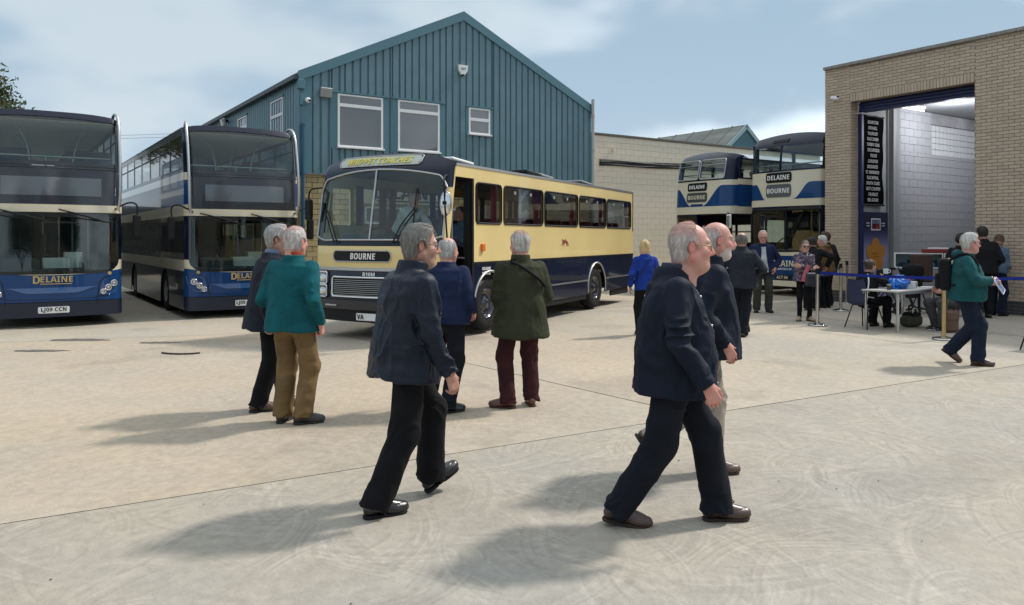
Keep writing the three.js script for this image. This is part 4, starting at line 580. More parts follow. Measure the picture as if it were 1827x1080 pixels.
  // inside: floor, seats, curtains, dash, door steps
  part('saloon_floor', box(2.5, 0.08, L - 1.4, 0, 0.86, -L / 2 - 0.5), M.floor, t); part('ceiling', box(2.5, 0.04, L - 0.7, 0, 2.76, -L / 2 - 0.25), M.insideDark, t); part('cab_floor', box(1.6, 0.08, 1.1, -0.45, 0.8, -0.85), M.floor, t);
  part('dashboard', [rbox(2.3, 0.12, 0.45, 0, 1.5, -0.55, 0.04), rbox(0.7, 0.2, 0.35, -0.6, 1.6, -0.62, 0.06)], M.insideDark, t); part('steering_wheel', moved(new THREE.TorusGeometry(0.25, 0.017, 8, 28), -0.58, 1.68, -0.88, -1.0), M.black, t);
  part('entrance_step', [box(0.85, 0.08, 0.6, 0.85, 0.48, -0.55), box(0.7, 0.3, 0.05, 0.85, 0.65, -0.9), box(0.05, 0.8, 0.9, 0.42, 0.9, -0.6)], M.wood, t); part('door_leaf', [box(0.09, 2.1, 0.04, hw - 0.1, 1.5, -1.05, 0.1), box(0.05, 2.1, 0.05, hw - 0.06, 1.5, -1.04)], M.black, t); part('hand_rail', [bar([0.95, 1.0, -1.0], [0.95, 2.4, -1.0], 0.018), bar([0.45, 1.3, -0.95], [1.2, 1.3, -1.0], 0.018)], M.alu, t);
  for (let i = 0; i < 8; i++) for (const x of [-0.8, 0.8]) if (!(i === 0 && x > 0)) seat(x, 0.9, -2.0 - i * 0.88, 0.92, M.seatRed, t);
  for (const s of [-1, 1]) for (const [a, c] of wins) for (const d of [a + 0.03, c - 0.2]) { const p = []; for (let i = 0; i <= 12; i++) p.push([d + i / 12 * 0.17, 0.02 * (i % 2)]); const g = new THREE.PlaneGeometry(0.2, 0.72, 14, 4), q = g.attributes.position; for (let i = 0; i < q.count; i++) q.setZ(i, 0.014 * Math.sin(q.getX(i) * 90)); part('curtain', moved(g, s * (hw - 0.09), 2.22, -d - 0.08, 0, Math.PI / 2), M.red, t); }
  place(t, -1.022 - 0.889 * hw + (-0.457) * 0.28, 0.02, -(12.05 + 0.457 * hw - 0.889 * 0.28), CR);
}

// ------------------------------------------------------------------ the two preserved double deckers
const BR = GR, OLD = 'preserved double deckers in front of the block wall';
function blindText(t, F, str, x, y, w, h, size, m, back = M.black, rim = null) {
  part('blind_box', F.plate(x - w / 2, x + w / 2, y - h / 2, y + h / 2, h * 0.22, 0.004, 0.012), back, t); part('lettering', F.bend(moved(text(str, size, 0.005), x, y, 0.02)), m, t);
}
SLANT = null;
{ // rear-engined one by the garage pier
  const t = thing('double_decker_bus', 'preserved flat fronted double decker in blue and cream beside the brick pier', 'bus', OLD); t.userData.group = OLD;
  const hw = 1.23, L = 9.4, rake = (y) => -0.02 * Math.max(0, y - 2.6) - 0.10 * Math.max(0, y - 3.5) - 1.0 * Math.max(0, y - 4.28) ** 1.6, F = front(hw, 0.10, 0.16, rake), b = -F.zf(hw);
  part('front_bumper', F.slab(-hw, hw, 0.28, 0.44, 0.05, 0.1, 20), M.cream, t); part('front_panel', F.slab(-hw, hw, 0.45, 1.14, 0, 0.05, 20), M.blue, t); part('cream_band', F.slab(-hw, hw, 1.15, 1.27, 0.008, 0.05, 20), M.cream, t);
  const xw = 1.16, lo = edge(-xw, xw, 1.28, 0.08, 1), hi = edge(-xw, xw, 2.46, 0.14, -1);
  part('windscreen', F.slab(-xw, xw, lo, hi, -0.01, 0.012, 40, 6), M.tint, t); part('screen_rubber', [F.line([...Array(21)].map((_, i) => { const x = lerp(-xw, xw, i / 20); return [x, hi(x), 0.006]; }), 0.035, 0, 60), F.line([[-xw, 1.3, 0.006], [-xw, 2.35, 0.006]], 0.035), F.line([[xw, 1.3, 0.006], [xw, 2.35, 0.006]], 0.035), F.line([[-xw, 1.29, 0.006], [0, 1.28, 0.006], [xw, 1.29, 0.006]], 0.03), F.line([[0.12, 1.28, 0.006], [0.12, 2.45, 0.006]], 0.022)], M.black, t);
  for (const [a, c] of [[-hw, -xw], [xw, hw]]) part('corner_pillar', F.slab(a, c, 1.27, 2.48, -0.006, 0.05, 6), M.navy, t);
  part('screen_head', F.slab(-hw, hw, 2.46, 2.56, 0, 0.05, 20), M.navy, t);
  part('cream_band', F.slab(-hw, hw, 2.56, 2.74, 0.012, 0.06, 20), M.cream, t); part('front_panel', F.slab(-hw, hw, 2.74, 3.56, 0, 0.05, 24), M.cream, t);
  for (const s of [-1, 1]) { const a = s < 0 ? -hw : 0.36, c = s < 0 ? -0.62 : hw, g = (x) => { const q = s < 0 ? (x - a) / (c - a) : 1 - (x - a) / (c - a); return 2.77 + 0.45 * (1 - smooth(0.42, 1.0, q)); }; part('blue_sweep', F.patch(a, c, 2.76, g, 0.006, 24, 4), M.blue, t); }
  blindText(t, F, 'DELAINE', -0.15, 3.39, 0.88, 0.29, 0.135, M.white); blindText(t, F, 'BOURNE', -0.15, 3.01, 0.86, 0.37, 0.14, M.white, std(rgb(0.09, 0.095, 0.10), 0.5));
  const uw = 1.17; for (const [a, c] of [[-uw, -0.14], [-0.09, uw]]) { part('upper_window', F.slab(a, c, edge(a, c, 3.6, 0.1, 1), edge(a, c, 4.3, 0.1, -1), 0, 0.012, 20, 6), M.glass, t); }
  part('upper_frame', [F.slab(-hw, hw, 3.555, 3.6, 0.004, 0.05, 20), F.slab(-hw, -uw, 3.6, 4.3, 0, 0.05, 6, 6), F.slab(uw, hw, 3.6, 4.3, 0, 0.05, 6, 6), F.slab(-0.145, -0.085, 3.6, 4.3, 0.004, 0.03, 2, 6)], M.navy, t);
  part('dome', F.slab(-hw, hw, 4.29, (x) => 4.55 + 0.12 * (1 - (x / hw) ** 2), 0, 0.25, 24, 8), M.navy, t);
  { const v = part('roof_vent', F.bend(rbox(0.56, 0.1, 0.02, -0.18, 4.46, 0.008, 0.01, 1)), M.black, t); for (let i = 0; i < 4; i++) part('vent_slat', F.bend(box(0.52, 0.008, 0.012, -0.18, 4.425 + i * 0.024, 0.024)), M.charcoal, v); }
  part('lettering', F.bend(moved(text('DELAINE', 0.17, 0.006), 0.02, 0.93, 0.004)), M.cream, t); part('lettering', F.bend(moved(text('COACHES LTD', 0.055, 0.005), 0.05, 0.77, 0.004)), M.white, t);
  part('number_plate', F.plate(-0.26, 0.30, 0.46, 0.60, 0.01, 0.004, 0.012), M.black, t); part('plate_lettering', F.bend(moved(text('ACT 54', 0.085, 0.004), 0.0, 0.53, 0.02)), M.cream, t);
  const w = part('wiper_arm', F.line([[0.72, 2.44, 0.05], [0.5, 2.1, 0.07], [0.3, 1.78, 0.05]], 0.016), M.black, t); part('wiper_blade', F.line([[0.66, 2.3, 0.05], [0.4, 1.85, 0.04], [0.22, 1.55, 0.03]], 0.018), M.black, w);
  for (const s of [-1, 1]) part('headlight', F.bend(cyl(0.09, 0.09, 0.03, s * 0.86, 0.72, 0.012, 20, Math.PI / 2)), M.lampGlass, t);
  for (const s of [-1, 1]) {
    const P = (n, sh, m, th = 0.03, o = 0) => part(n, sidePanel(sh, hw, s, th, o), m, t);
    P('lower_panel', rect(b, 0.3, L, 1.2), M.blue); P('cream_stripe', rect(b, 1.2, L, 1.32), M.cream, 0.03, 0.003); P('lower_window_frame', rect(b, 1.32, L, 2.5, [0, 1, 2, 3, 4].map((i) => hole(0.5 + i * 1.75, 1.5, 2.1 + i * 1.75, 2.35, 0.06))), M.navy); P('cream_stripe', rect(b, 2.5, L, 2.75), M.cream, 0.03, 0.003); P('blue_panel', rect(b, 2.75, L, 3.3), M.blue); P('cream_stripe', rect(b, 3.3, L, 3.5), M.cream, 0.03, 0.003);
    P('upper_window_frame', rect(b, 3.5, L, 4.4, [0, 1, 2, 3, 4].map((i) => hole(0.5 + i * 1.75, 3.62, 2.1 + i * 1.75, 4.3, 0.06))), M.navy); for (let i = 0; i < 5; i++) P('upper_window', rect(0.5 + i * 1.75, 3.61, 2.1 + i * 1.75, 4.31), M.glass, 0.01, -0.01);
    wheel(t, s * 1.08, 0.48, -2.2, 0.48, 0.26); wheel(t, s * 1.08, 0.48, -7.2, 0.48, 0.26);
  }
  part('roof', moved(extrude(poly([...[...Array(11)].map((_, i) => { const x = lerp(-hw, hw, i / 10); return [x, 4.42 + 0.2 * (1 - (x / hw) ** 4)]; }), [hw - 0.05, 4.38], [-hw + 0.05, 4.38]]), L - b - 0.4), 0, 0, -L), M.roofGrey, t); part('rear', box(2.4, 4.0, 0.06, 0, 2.35, -L), M.blue, t);
  part('lower_floor', box(2.3, 0.06, L - 0.5, 0, 0.6, -L / 2 - 0.2), M.floor, t); part('upper_floor', box(2.36, 0.12, L - 0.5, 0, 2.6, -L / 2 - 0.2), M.insideDark, t); part('ceiling', box(2.36, 0.04, L - 0.8, 0, 4.38, -L / 2 - 0.3), M.inside, t); part('dashboard', rbox(2.2, 0.16, 0.4, 0, 1.25, -0.45, 0.05), M.insideDark, t); part('steering_wheel', moved(new THREE.TorusGeometry(0.25, 0.018, 8, 26), -0.45, 1.5, -0.7, -0.8), M.black, t); part('cab_panel', [box(0.04, 1.3, 1.2, 0.1, 1.3, -1.1), box(1.2, 1.6, 0.04, -0.6, 1.5, -1.7)], M.insideDark, t);
  for (let i = 0; i < 5; i++) for (const x of [-0.72, 0.72]) seat(x, 2.66, -1.3 - i * 1.1, 0.88, M.seatRed, t); part('hand_rail', [bar([-1.1, 3.78, -0.4], [1.1, 3.78, -0.4], 0.018), bar([0.7, 0.7, -1.2], [0.7, 2.5, -1.2], 0.02)], M.alu, t);
  const cx = 7.21 + 0.556 * hw, cd = 23.1 - 0.831 * hw; place(t, cx - 0.831 * 0.2, 0, -(cd - 0.556 * 0.2), BR);
}
{ // half-cab with rounded dome behind it
  const t = thing('double_decker_bus', 'older round roofed double decker in blue and cream beside the cream block wall', 'bus', OLD); t.userData.group = OLD;
  const hw = 1.2, L = 8.6, rake = (y) => -0.07 * Math.max(0, y - 2.5) - 0.16 * Math.max(0, y - 3.5) ** 1.3 - 1.5 * Math.max(0, y - 4.05) ** 1.6, F = front(hw, 0.10, 0.38, rake), b = -F.zf(hw);
  part('cream_band', F.slab(-hw, hw, 2.40, 2.62, 0.006, 0.05, 24), M.cream, t); part('front_panel', F.slab(-hw, hw, 2.62, 3.44, 0, 0.05, 30), M.cream, t);
  for (const s of [-1, 1]) { const a = s < 0 ? -hw : 0.2, c = s < 0 ? -0.3 : hw, g = (x) => { const q = s < 0 ? (x - a) / (c - a) : 1 - (x - a) / (c - a); return 2.66 + 0.62 * (1 - smooth(0.3, 1.0, q)) * (s < 0 ? 0.9 : 1); }; part('blue_sweep', F.patch(a, c, 2.64, g, 0.006, 30, 4), M.blue, t); }
  part('blue_panel', F.patch(-0.3, 0.2, 2.64, 2.72, 0.006, 8, 2), M.blue, t);
  blindText(t, F, 'DELAINE', -0.06, 3.26, 0.8, 0.26, 0.115, M.white); blindText(t, F, 'BOURNE', -0.06, 2.93, 0.84, 0.30, 0.13, M.cream, std(rgb(0.05, 0.055, 0.06), 0.5));
  for (const [a, c] of [[-0.98, -0.05], [0.02, 0.94]]) { const lo = edge(a, c, 3.5, 0.07, 1), hi = edge(a, c, 4.1, 0.07, -1); const w = part('upper_window', F.slab(a, c, lo, hi, 0, 0.012, 20, 6), M.glass, t); part('window_frame', [F.line([...ring(a, 3.5, c, 4.1, 0.07, 0.012)], 0.02, 0, 80), F.line([[a + 0.02, 3.94, 0.012], [c - 0.02, 3.94, 0.012]], 0.014)], M.alu, w); }
  part('upper_frame', [F.slab(-hw, hw, 3.44, 3.5, 0, 0.05, 30), F.slab(-hw, -0.98, 3.5, 4.1, 0, 0.05, 10, 6), F.slab(0.94, hw, 3.5, 4.1, 0, 0.05, 10, 6), F.slab(-0.05, 0.02, 3.5, 4.1, 0, 0.05, 2, 6)], M.navy, t);
  part('dome', F.slab(-hw, hw, 4.08, (x) => 4.2 + 0.17 * (1 - (x / hw) ** 2), 0, 0.35, 40, 8), M.navy, t);
  // lower front: cab beside an open bonnet
  part('cab_front', [F.slab(-hw, -0.05, 0.5, 1.45, 0, 0.05, 16)], M.navy, t); part('cab_window', F.slab(-1.1, -0.1, 1.5, 2.32, 0, 0.012, 16), M.glass, t); part('cab_pillar', [F.slab(-hw, -1.1, 1.45, 2.4, 0, 0.05, 6), F.slab(-0.1, -0.02, 1.45, 2.4, 0, 0.05, 2), F.slab(-1.1, -0.1, 2.32, 2.4, 0, 0.05, 10)], M.navy, t);
  part('bonnet', rbox(1.05, 0.9, 1.2, 0.62, 0.95, -0.8, 0.14, 4), M.navy, t); part('bulkhead', [box(1.2, 1.0, 0.05, 0.6, 1.0, -1.5), box(1.2, 0.12, 0.05, 0.6, 2.36, -1.5), box(0.08, 0.9, 0.05, 0.05, 1.9, -1.5), box(0.08, 0.9, 0.05, 1.14, 1.9, -1.5), box(1.1, 0.04, 0.04, 0.6, 1.85, -1.5)], M.navy, t); part('cab_back', [box(1.3, 1.3, 0.05, -0.6, 1.7, -1.55), box(2.3, 0.35, 0.05, 0, 2.25, -1.62)], M.black, t); part('radiator', rbox(0.6, 0.75, 0.08, 0.62, 0.95, -0.18, 0.04), M.chrome, t); part('front_wing', [moved(new THREE.TorusGeometry(0.56, 0.06, 8, 20, Math.PI), 1.02, 0.5, -0.9, 0, Math.PI / 2), moved(new THREE.TorusGeometry(0.56, 0.06, 8, 20, Math.PI), -1.02, 0.5, -0.9, 0, Math.PI / 2)], M.navy, t); part('front_bumper', rbox(2.2, 0.14, 0.08, 0, 0.5, 0.0, 0.03), M.chrome, t);
  { const m = part('mirror', rbox(0.17, 0.42, 0.07, 1.18, 2.16, -0.08, 0.07, 3), M.white, t); part('mirror_glass', rbox(0.12, 0.34, 0.01, 1.18, 2.16, -0.03, 0.004, 1), M.chrome, m); part('mirror_arm', tube([[0.9, 2.42, -0.3], [1.15, 2.4, -0.1], [1.18, 2.2, -0.1]], 0.014, 16, 8), M.black, m); }
  for (const s of [-1, 1]) {
    const P = (n, sh, m, th = 0.03, o = 0) => part(n, sidePanel(sh, hw, s, th, o), m, t), b0 = s > 0 ? 1.5 : b;
    P('lower_panel', rect(b0, 0.4, L, 1.35), M.blue); P('lower_window_frame', rect(b0, 1.35, L, 2.4, [0, 1, 2, 3].map((i) => hole(1.7 + i * 1.6, 1.5, 3.2 + i * 1.6, 2.3, 0.08))), M.navy); for (let i = 0; i < 4; i++) P('lower_window', rect(1.7 + i * 1.6, 1.5, 3.2 + i * 1.6, 2.3), M.glass, 0.01, -0.01);
    P('cream_stripe', rect(b, 2.4, L, 2.62), M.cream, 0.03, 0.003); P('blue_panel', rect(b, 2.62, L, 3.3), M.blue); P('cream_stripe', rect(b, 3.3, L, 3.47), M.cream, 0.03, 0.003);
    P('upper_window_frame', rect(b, 3.47, L, 4.12, [0, 1, 2, 3, 4].map((i) => hole(b + 0.12 + i * 1.5, 3.52, b + 1.5 + i * 1.5, 4.06, 0.1))), M.navy); for (let i = 0; i < 5; i++) { const w = P('upper_window', rect(b + 0.1 + i * 1.5, 3.5, b + 1.5 + i * 1.5, 4.08), M.glass, 0.01, -0.012); part('window_rail', sidePanel(rect(b + 0.14 + i * 1.5, 3.68, b + 1.48 + i * 1.5, 3.70), hw, s, 0.015, 0), M.alu, w); }
    wheel(t, s * 1.05, 0.5, -0.9, 0.5, 0.26); wheel(t, s * 1.05, 0.5, -5.9, 0.5, 0.3);
  }
  part('roof', moved(extrude(poly([...[...Array(15)].map((_, i) => { const x = lerp(-hw, hw, i / 14); return [x, 4.1 + 0.27 * (1 - Math.abs(x / hw) ** 3)]; }), [hw - 0.05, 4.08], [-hw + 0.05, 4.08]]), L - b - 0.55), 0, 0, -L), phys(rgb(0.30, 0.32, 0.34), 0.3, { clearcoat: 0.6 }), t); part('rear', [box(2.3, 3.0, 0.06, 0, 1.95, -L), box(2.3, 0.15, 0.06, 0, 4.1, -L)], M.blue, t);
  part('lower_floor', box(2.3, 0.06, L - 1.6, 0, 0.75, -L / 2 - 0.75), M.floor, t); part('upper_floor', box(2.3, 0.12, L - 0.5, 0, 2.46, -L / 2 - 0.2), M.insideDark, t); part('ceiling', box(2.2, 0.03, L - 1.1, 0, 4.08, -L / 2 - 0.35), M.white, t);
  for (let i = 0; i < 6; i++) for (const x of [-0.7, 0.7]) seat(x, 2.46, -1.7 - i * 1.0, 0.85, M.seatRed, t); part('hand_rail', bar([-0.95, 3.68, -0.42], [0.95, 3.68, -0.42], 0.016), M.alu, t);
  const cx = 5.43 + 0.556 * hw, cd = 25.4 - 0.831 * hw; place(t, cx - 0.831 * 0.3, 0, -(cd - 0.556 * 0.3), BR);
}
// ------------------------------------------------------------------ people: bodies and clothes are smooth distance fields, meshed with surface nets
const sub = (a, b) => [a[0] - b[0], a[1] - b[1], a[2] - b[2]], add = (a, b, k = 1) => [a[0] + b[0] * k, a[1] + b[1] * k, a[2] + b[2] * k], len = (a) => Math.hypot(...a), nrm = (a) => { const l = len(a) || 1; return [a[0] / l, a[1] / l, a[2] / l]; };
const cross = (a, b) => [a[1] * b[2] - a[2] * b[1], a[2] * b[0] - a[0] * b[2], a[0] * b[1] - a[1] * b[0]], dot = (a, b) => a[0] * b[0] + a[1] * b[1] + a[2] * b[2], mix3 = (a, b, t) => a.map((v, i) => v + (b[i] - v) * t);
const smin = (a, b, k) => { const h = Math.max(k - Math.abs(a - b), 0) / k; return Math.min(a, b) - h * h * k * 0.25; };
const smax = (a, b, k) => -smin(-a, -b, k);
function cone(a, b, r1, r2) { const [ax, ay, az] = a, dx = b[0] - ax, dy = b[1] - ay, dz = b[2] - az, l2 = dx * dx + dy * dy + dz * dz || 1e-9; return (x, y, z) => { const px = x - ax, py = y - ay, pz = z - az; let t = (px * dx + py * dy + pz * dz) / l2; t = t < 0 ? 0 : t > 1 ? 1 : t; const qx = px - dx * t, qy = py - dy * t, qz = pz - dz * t; return Math.sqrt(qx * qx + qy * qy + qz * qz) - r1 - (r2 - r1) * t; }; }
function ell(c, r) { const m = Math.min(...r); return (x, y, z) => { const a = (x - c[0]) / r[0], b = (y - c[1]) / r[1], d = (z - c[2]) / r[2], k = Math.sqrt(a * a + b * b + d * d); const g = Math.sqrt((a / r[0]) ** 2 + (b / r[1]) ** 2 + (d / r[2]) ** 2) || 1e-9; return k < 0.2 ? (k - 1) * m : k * (k - 1) / g; }; }
function nets(f, lo, hi, h, color) {
  const n = [0, 1, 2].map((i) => Math.ceil((hi[i] - lo[i]) / h) + 2), [nx, ny, nz] = n, val = new Float32Array(nx * ny * nz), B = 6, at = (i, j, k) => (k * ny + j) * nx + i, lim = B * h * 0.87 * 1.2 + 0.025;
  for (let k0 = 0; k0 < nz; k0 += B) for (let j0 = 0; j0 < ny; j0 += B) for (let i0 = 0; i0 < nx; i0 += B) {
    const d = f(lo[0] + (i0 + B / 2) * h, lo[1] + (j0 + B / 2) * h, lo[2] + (k0 + B / 2) * h), far = Math.abs(d) > lim;
    for (let k = k0; k < Math.min(k0 + B, nz); k++) for (let j = j0; j < Math.min(j0 + B, ny); j++) for (let i = i0; i < Math.min(i0 + B, nx); i++) val[at(i, j, k)] = far ? d : f(lo[0] + i * h, lo[1] + j * h, lo[2] + k * h);
  }
  const cell = new Int32Array(nx * ny * nz).fill(-1), pos = [];
  const E8 = [[0, 1], [2, 3], [4, 5], [6, 7], [0, 2], [1, 3], [4, 6], [5, 7], [0, 4], [1, 5], [2, 6], [3, 7]], v = new Float32Array(8);
  for (let k = 0; k < nz - 1; k++) for (let j = 0; j < ny - 1; j++) for (let i = 0; i < nx - 1; i++) {
    let neg = 0; for (let c = 0; c < 8; c++) { v[c] = val[at(i + (c & 1), j + ((c >> 1) & 1), k + (c >> 2))]; if (v[c] < 0) neg++; }
    if (!neg || neg === 8) continue;
    let sx = 0, sy = 0, sz = 0, m = 0;
    for (const [a, b] of E8) if ((v[a] < 0) !== (v[b] < 0)) { const t = v[a] / (v[a] - v[b]); sx += lerp(a & 1, b & 1, t); sy += lerp((a >> 1) & 1, (b >> 1) & 1, t); sz += lerp(a >> 2, b >> 2, t); m++; }
    cell[at(i, j, k)] = pos.length / 3; pos.push(lo[0] + (i + sx / m) * h, lo[1] + (j + sy / m) * h, lo[2] + (k + sz / m) * h);
  }
  const idx = [], quad = (a, b, c, d, flip) => { if (a < 0 || b < 0 || c < 0 || d < 0) return; if (flip) idx.push(a, c, b, a, d, c); else idx.push(a, b, c, a, c, d); };
  for (let k = 1; k < nz - 1; k++) for (let j = 1; j < ny - 1; j++) for (let i = 1; i < nx - 1; i++) {
    const s = val[at(i, j, k)] < 0;
    if (s !== val[at(i + 1, j, k)] < 0) quad(cell[at(i, j - 1, k - 1)], cell[at(i, j, k - 1)], cell[at(i, j, k)], cell[at(i, j - 1, k)], !s);
    if (s !== val[at(i, j + 1, k)] < 0) quad(cell[at(i - 1, j, k - 1)], cell[at(i - 1, j, k)], cell[at(i, j, k)], cell[at(i, j, k - 1)], !s);
    if (s !== val[at(i, j, k + 1)] < 0) quad(cell[at(i - 1, j - 1, k)], cell[at(i, j - 1, k)], cell[at(i, j, k)], cell[at(i - 1, j, k)], !s);
  }
  const g = new THREE.BufferGeometry(); g.setAttribute('position', new THREE.Float32BufferAttribute(pos, 3)); g.setIndex(idx); g.computeVertexNormals();
  const uv = new Float32Array(pos.length / 3 * 2); for (let i = 0; i < pos.length / 3; i++) { uv[2 * i] = pos[3 * i] * 0.8 + pos[3 * i + 2] * 0.75; uv[2 * i + 1] = pos[3 * i + 1] + pos[3 * i] * 0.1; } g.setAttribute('uv', new THREE.BufferAttribute(uv, 2));
  if (color) { const c = new Float32Array(pos.length); for (let i = 0; i < pos.length; i += 3) c.set(color(pos[i], pos[i + 1], pos[i + 2]), i); g.setAttribute('color', new THREE.BufferAttribute(c, 3)); }
  return g;
}
const ikJoint = (a, c, l1, l2, pole) => { const d = sub(c, a), L = Math.min(len(d), l1 + l2 - 0.002), u = nrm(d), x = (l1 * l1 - l2 * l2 + L * L) / (2 * L), h = Math.sqrt(Math.max(0, l1 * l1 - x * x)); const p = nrm(sub(pole, [u[0] * dot(pole, u), u[1] * dot(pole, u), u[2] * dot(pole, u)])); return [add(add(a, u, x), p, h), add(a, u, L)]; };
const skinMat = new THREE.MeshPhysicalMaterial({ vertexColors: true, roughness: 0.52, sheen: 0.2, sheenRoughness: 0.5, bumpMap: rep(grainT, 14), bumpScale: 0.0006 });
const hairMat = new THREE.MeshStandardMaterial({ vertexColors: true, roughness: 0.7, bumpMap: rep(grainT, 20), bumpScale: 0.0015 });
const cloth = (c, r = 0.9, k = 9, b = 0.0012) => new THREE.MeshPhysicalMaterial({ color: rgb(...c), roughness: r, specularIntensity: 0.45, map: rep(fabricT, 1.4), bumpMap: rep(weaveT, k), bumpScale: b, sheen: 0.08, sheenRoughness: 0.6, sheenColor: rgb(...c.map((v) => Math.min(1, v * 1.6 + 0.005))) });
const frameMat = std(rgb(0.02, 0.015, 0.012), 0.35), lensMat = phys(rgb(0.92, 0.94, 0.94), 0.03, { transmission: 0.95, thickness: 0 }), darkLens = phys(rgb(0.012, 0.008, 0.008), 0.06, { clearcoat: 1 });

function headField(o) {
  const fat = o.fat ?? 0, fem = o.female ? 1 : 0;
  const cran = ell([0, 0.028, -0.014], [0.074, 0.088, 0.094]), face = ell([0, -0.045, 0.022], [0.058 + fat * 0.008, 0.074, 0.066]), chin = cone([0, -0.098, 0.066], [0, -0.092, 0.055], 0.019 + fat * 0.004, 0.024);
  const jaw = [-1, 1].map((s) => cone([s * (0.048 + fat * 0.008), -0.055, 0.0], [s * 0.018, -0.096, 0.055], 0.022 + fat * 0.006, 0.018)), brow = cone([-0.03, 0.018, 0.072], [0.03, 0.018, 0.072], 0.016 - fem * 0.002, 0.016 - fem * 0.002), nose = cone([0, 0.008, 0.084], [0, -0.032, 0.104], 0.009, 0.0135 - fem * 0.002), tip = cone([-0.01, -0.037, 0.094], [0.01, -0.037, 0.094], 0.0095, 0.0095);
  const socket = [-1, 1].map((s) => ell([s * 0.031, 0.001, 0.092], [0.019, 0.012, 0.016])), eye = [-1, 1].map((s) => ell([s * 0.031, 0.0, 0.0735], [0.0135, 0.0125, 0.0125])), lid = [-1, 1].map((s) => ell([s * 0.031, 0.006, 0.0735], [0.0165, 0.0115, 0.0135]));
  const lips = ell([0, -0.065, 0.082], [0.022, 0.0055, 0.0105]), lip2 = ell([0, -0.0745, 0.08], [0.018, 0.006, 0.0105]), cheek = [-1, 1].map((s) => ell([s * 0.038, -0.03, 0.055], [0.026 + fat * 0.006, 0.024, 0.026])), ear = [-1, 1].map((s) => ell([s * 0.078, -0.004, -0.012], [0.0085, 0.03, 0.0175])), dip = [-1, 1].map((s) => ell([s * 0.088, -0.002, -0.006], [0.007, 0.018, 0.0105]));
  const neck = cone([0, -0.06, -0.028], [0, -0.2, -0.05], 0.05 + fat * 0.009, 0.062 + fat * 0.01), jowl = ell([0, -0.1, 0.028], [0.042 + fat * 0.008, 0.03 + fat * 0.012, 0.045]), nape = ell([0, -0.055, -0.052], [0.048, 0.05, 0.032]);
  return (x, y, z) => {
    let d = smin(cran(x, y, z), face(x, y, z), 0.04); d = smin(d, smin(jaw[0](x, y, z), jaw[1](x, y, z), 0.01), 0.025); d = smin(d, chin(x, y, z), 0.02); d = smin(d, neck(x, y, z), 0.03); d = smin(d, jowl(x, y, z), 0.03); d = smin(d, nape(x, y, z), 0.03);
    if (d > 0.05) return d;
    d = smin(d, brow(x, y, z), 0.02); d = smin(d, smin(cheek[0](x, y, z), cheek[1](x, y, z), 0.01), 0.025); d = smax(d, -Math.min(socket[0](x, y, z), socket[1](x, y, z)), 0.012); d = smin(d, smin(nose(x, y, z), tip(x, y, z), 0.008), 0.012);
    d = Math.min(d, Math.min(eye[0](x, y, z), eye[1](x, y, z))); d = smin(d, Math.min(lid[0](x, y, z), lid[1](x, y, z)), 0.004); d = smin(d, smin(lips(x, y, z), lip2(x, y, z), 0.003), 0.006);
    let e = Math.min(ear[0](x, y, z), ear[1](x, y, z)); e = smax(e, -Math.min(dip[0](x, y, z), dip[1](x, y, z)), 0.006); return smin(d, e, 0.008);
  };
}
function headColor(o) {
  const s = o.skin ?? [0.47, 0.245, 0.175], br = o.browCol ?? [0.22, 0.17, 0.14];
  return (x, y, z) => {
    let c = [...s]; const n = fbm(x * 40, y * 40, z * 40, 3), ax = Math.abs(x);
    c = c.map((v) => v * (1 + 0.10 * n)); const red = (k) => { c = [c[0] * (1 + 0.1 * k), c[1] * (1 - 0.22 * k), c[2] * (1 - 0.18 * k)]; };
    red(Math.exp(-((ax - 0.042) ** 2 + (y + 0.03) ** 2) / 0.0006) * (z > 0.02 ? 1 : 0)); red(1.1 * Math.exp(-(x * x + (y + 0.033) ** 2) / 0.0003) * (z > 0.07 ? 1 : 0)); if (ax > 0.074 && z < 0.01) red(0.9);
    if (o.scalp && y > 0.06) c = mix3(c, o.scalp, smooth(0.06, 0.085, y));
    if (z > 0.06) {
      const lp = (x / 0.023) ** 2 + ((y + 0.069) / 0.0115) ** 2; if (lp < 1) c = mix3(c, [s[0] * 0.8, s[1] * 0.48, s[2] * 0.5], 0.8); if (Math.abs(y + 0.0695) < 0.0022 && ax < 0.022) c = [0.09, 0.035, 0.03];
      const ex = ax - 0.031, eo = (ex / 0.0125) ** 2 + ((y + 0.001) / 0.006) ** 2; if (eo < 1 && z > 0.074) { c = [0.55, 0.52, 0.50]; if (ex * ex + y * y < 0.000034) c = [0.05, 0.05, 0.06]; }
      if (Math.abs(y + 0.0 - 0.0055) < 0.0022 && Math.abs(ex) < 0.014) c = mix3(c, [0.07, 0.04, 0.035], 0.7);
      const b = ((ax - 0.033) / 0.021) ** 2 + ((y - 0.022 + (ax - 0.03) ** 2 * 6) / 0.0055) ** 2; if (b < 1) c = mix3(c, br, 0.75);
    }
    if (o.beard && y < -0.03 && z > 0.0 && ax < 0.066 && !(ax < 0.025 && y > -0.085 && y < -0.055)) c = mix3(c, o.beard, 0.75 * smooth(-0.03, -0.055, y));
    else if (o.stubble && y < -0.045 && z > 0) c = mix3(c, c.map((v) => v * 0.8), 0.5);
    return c;
  };
}
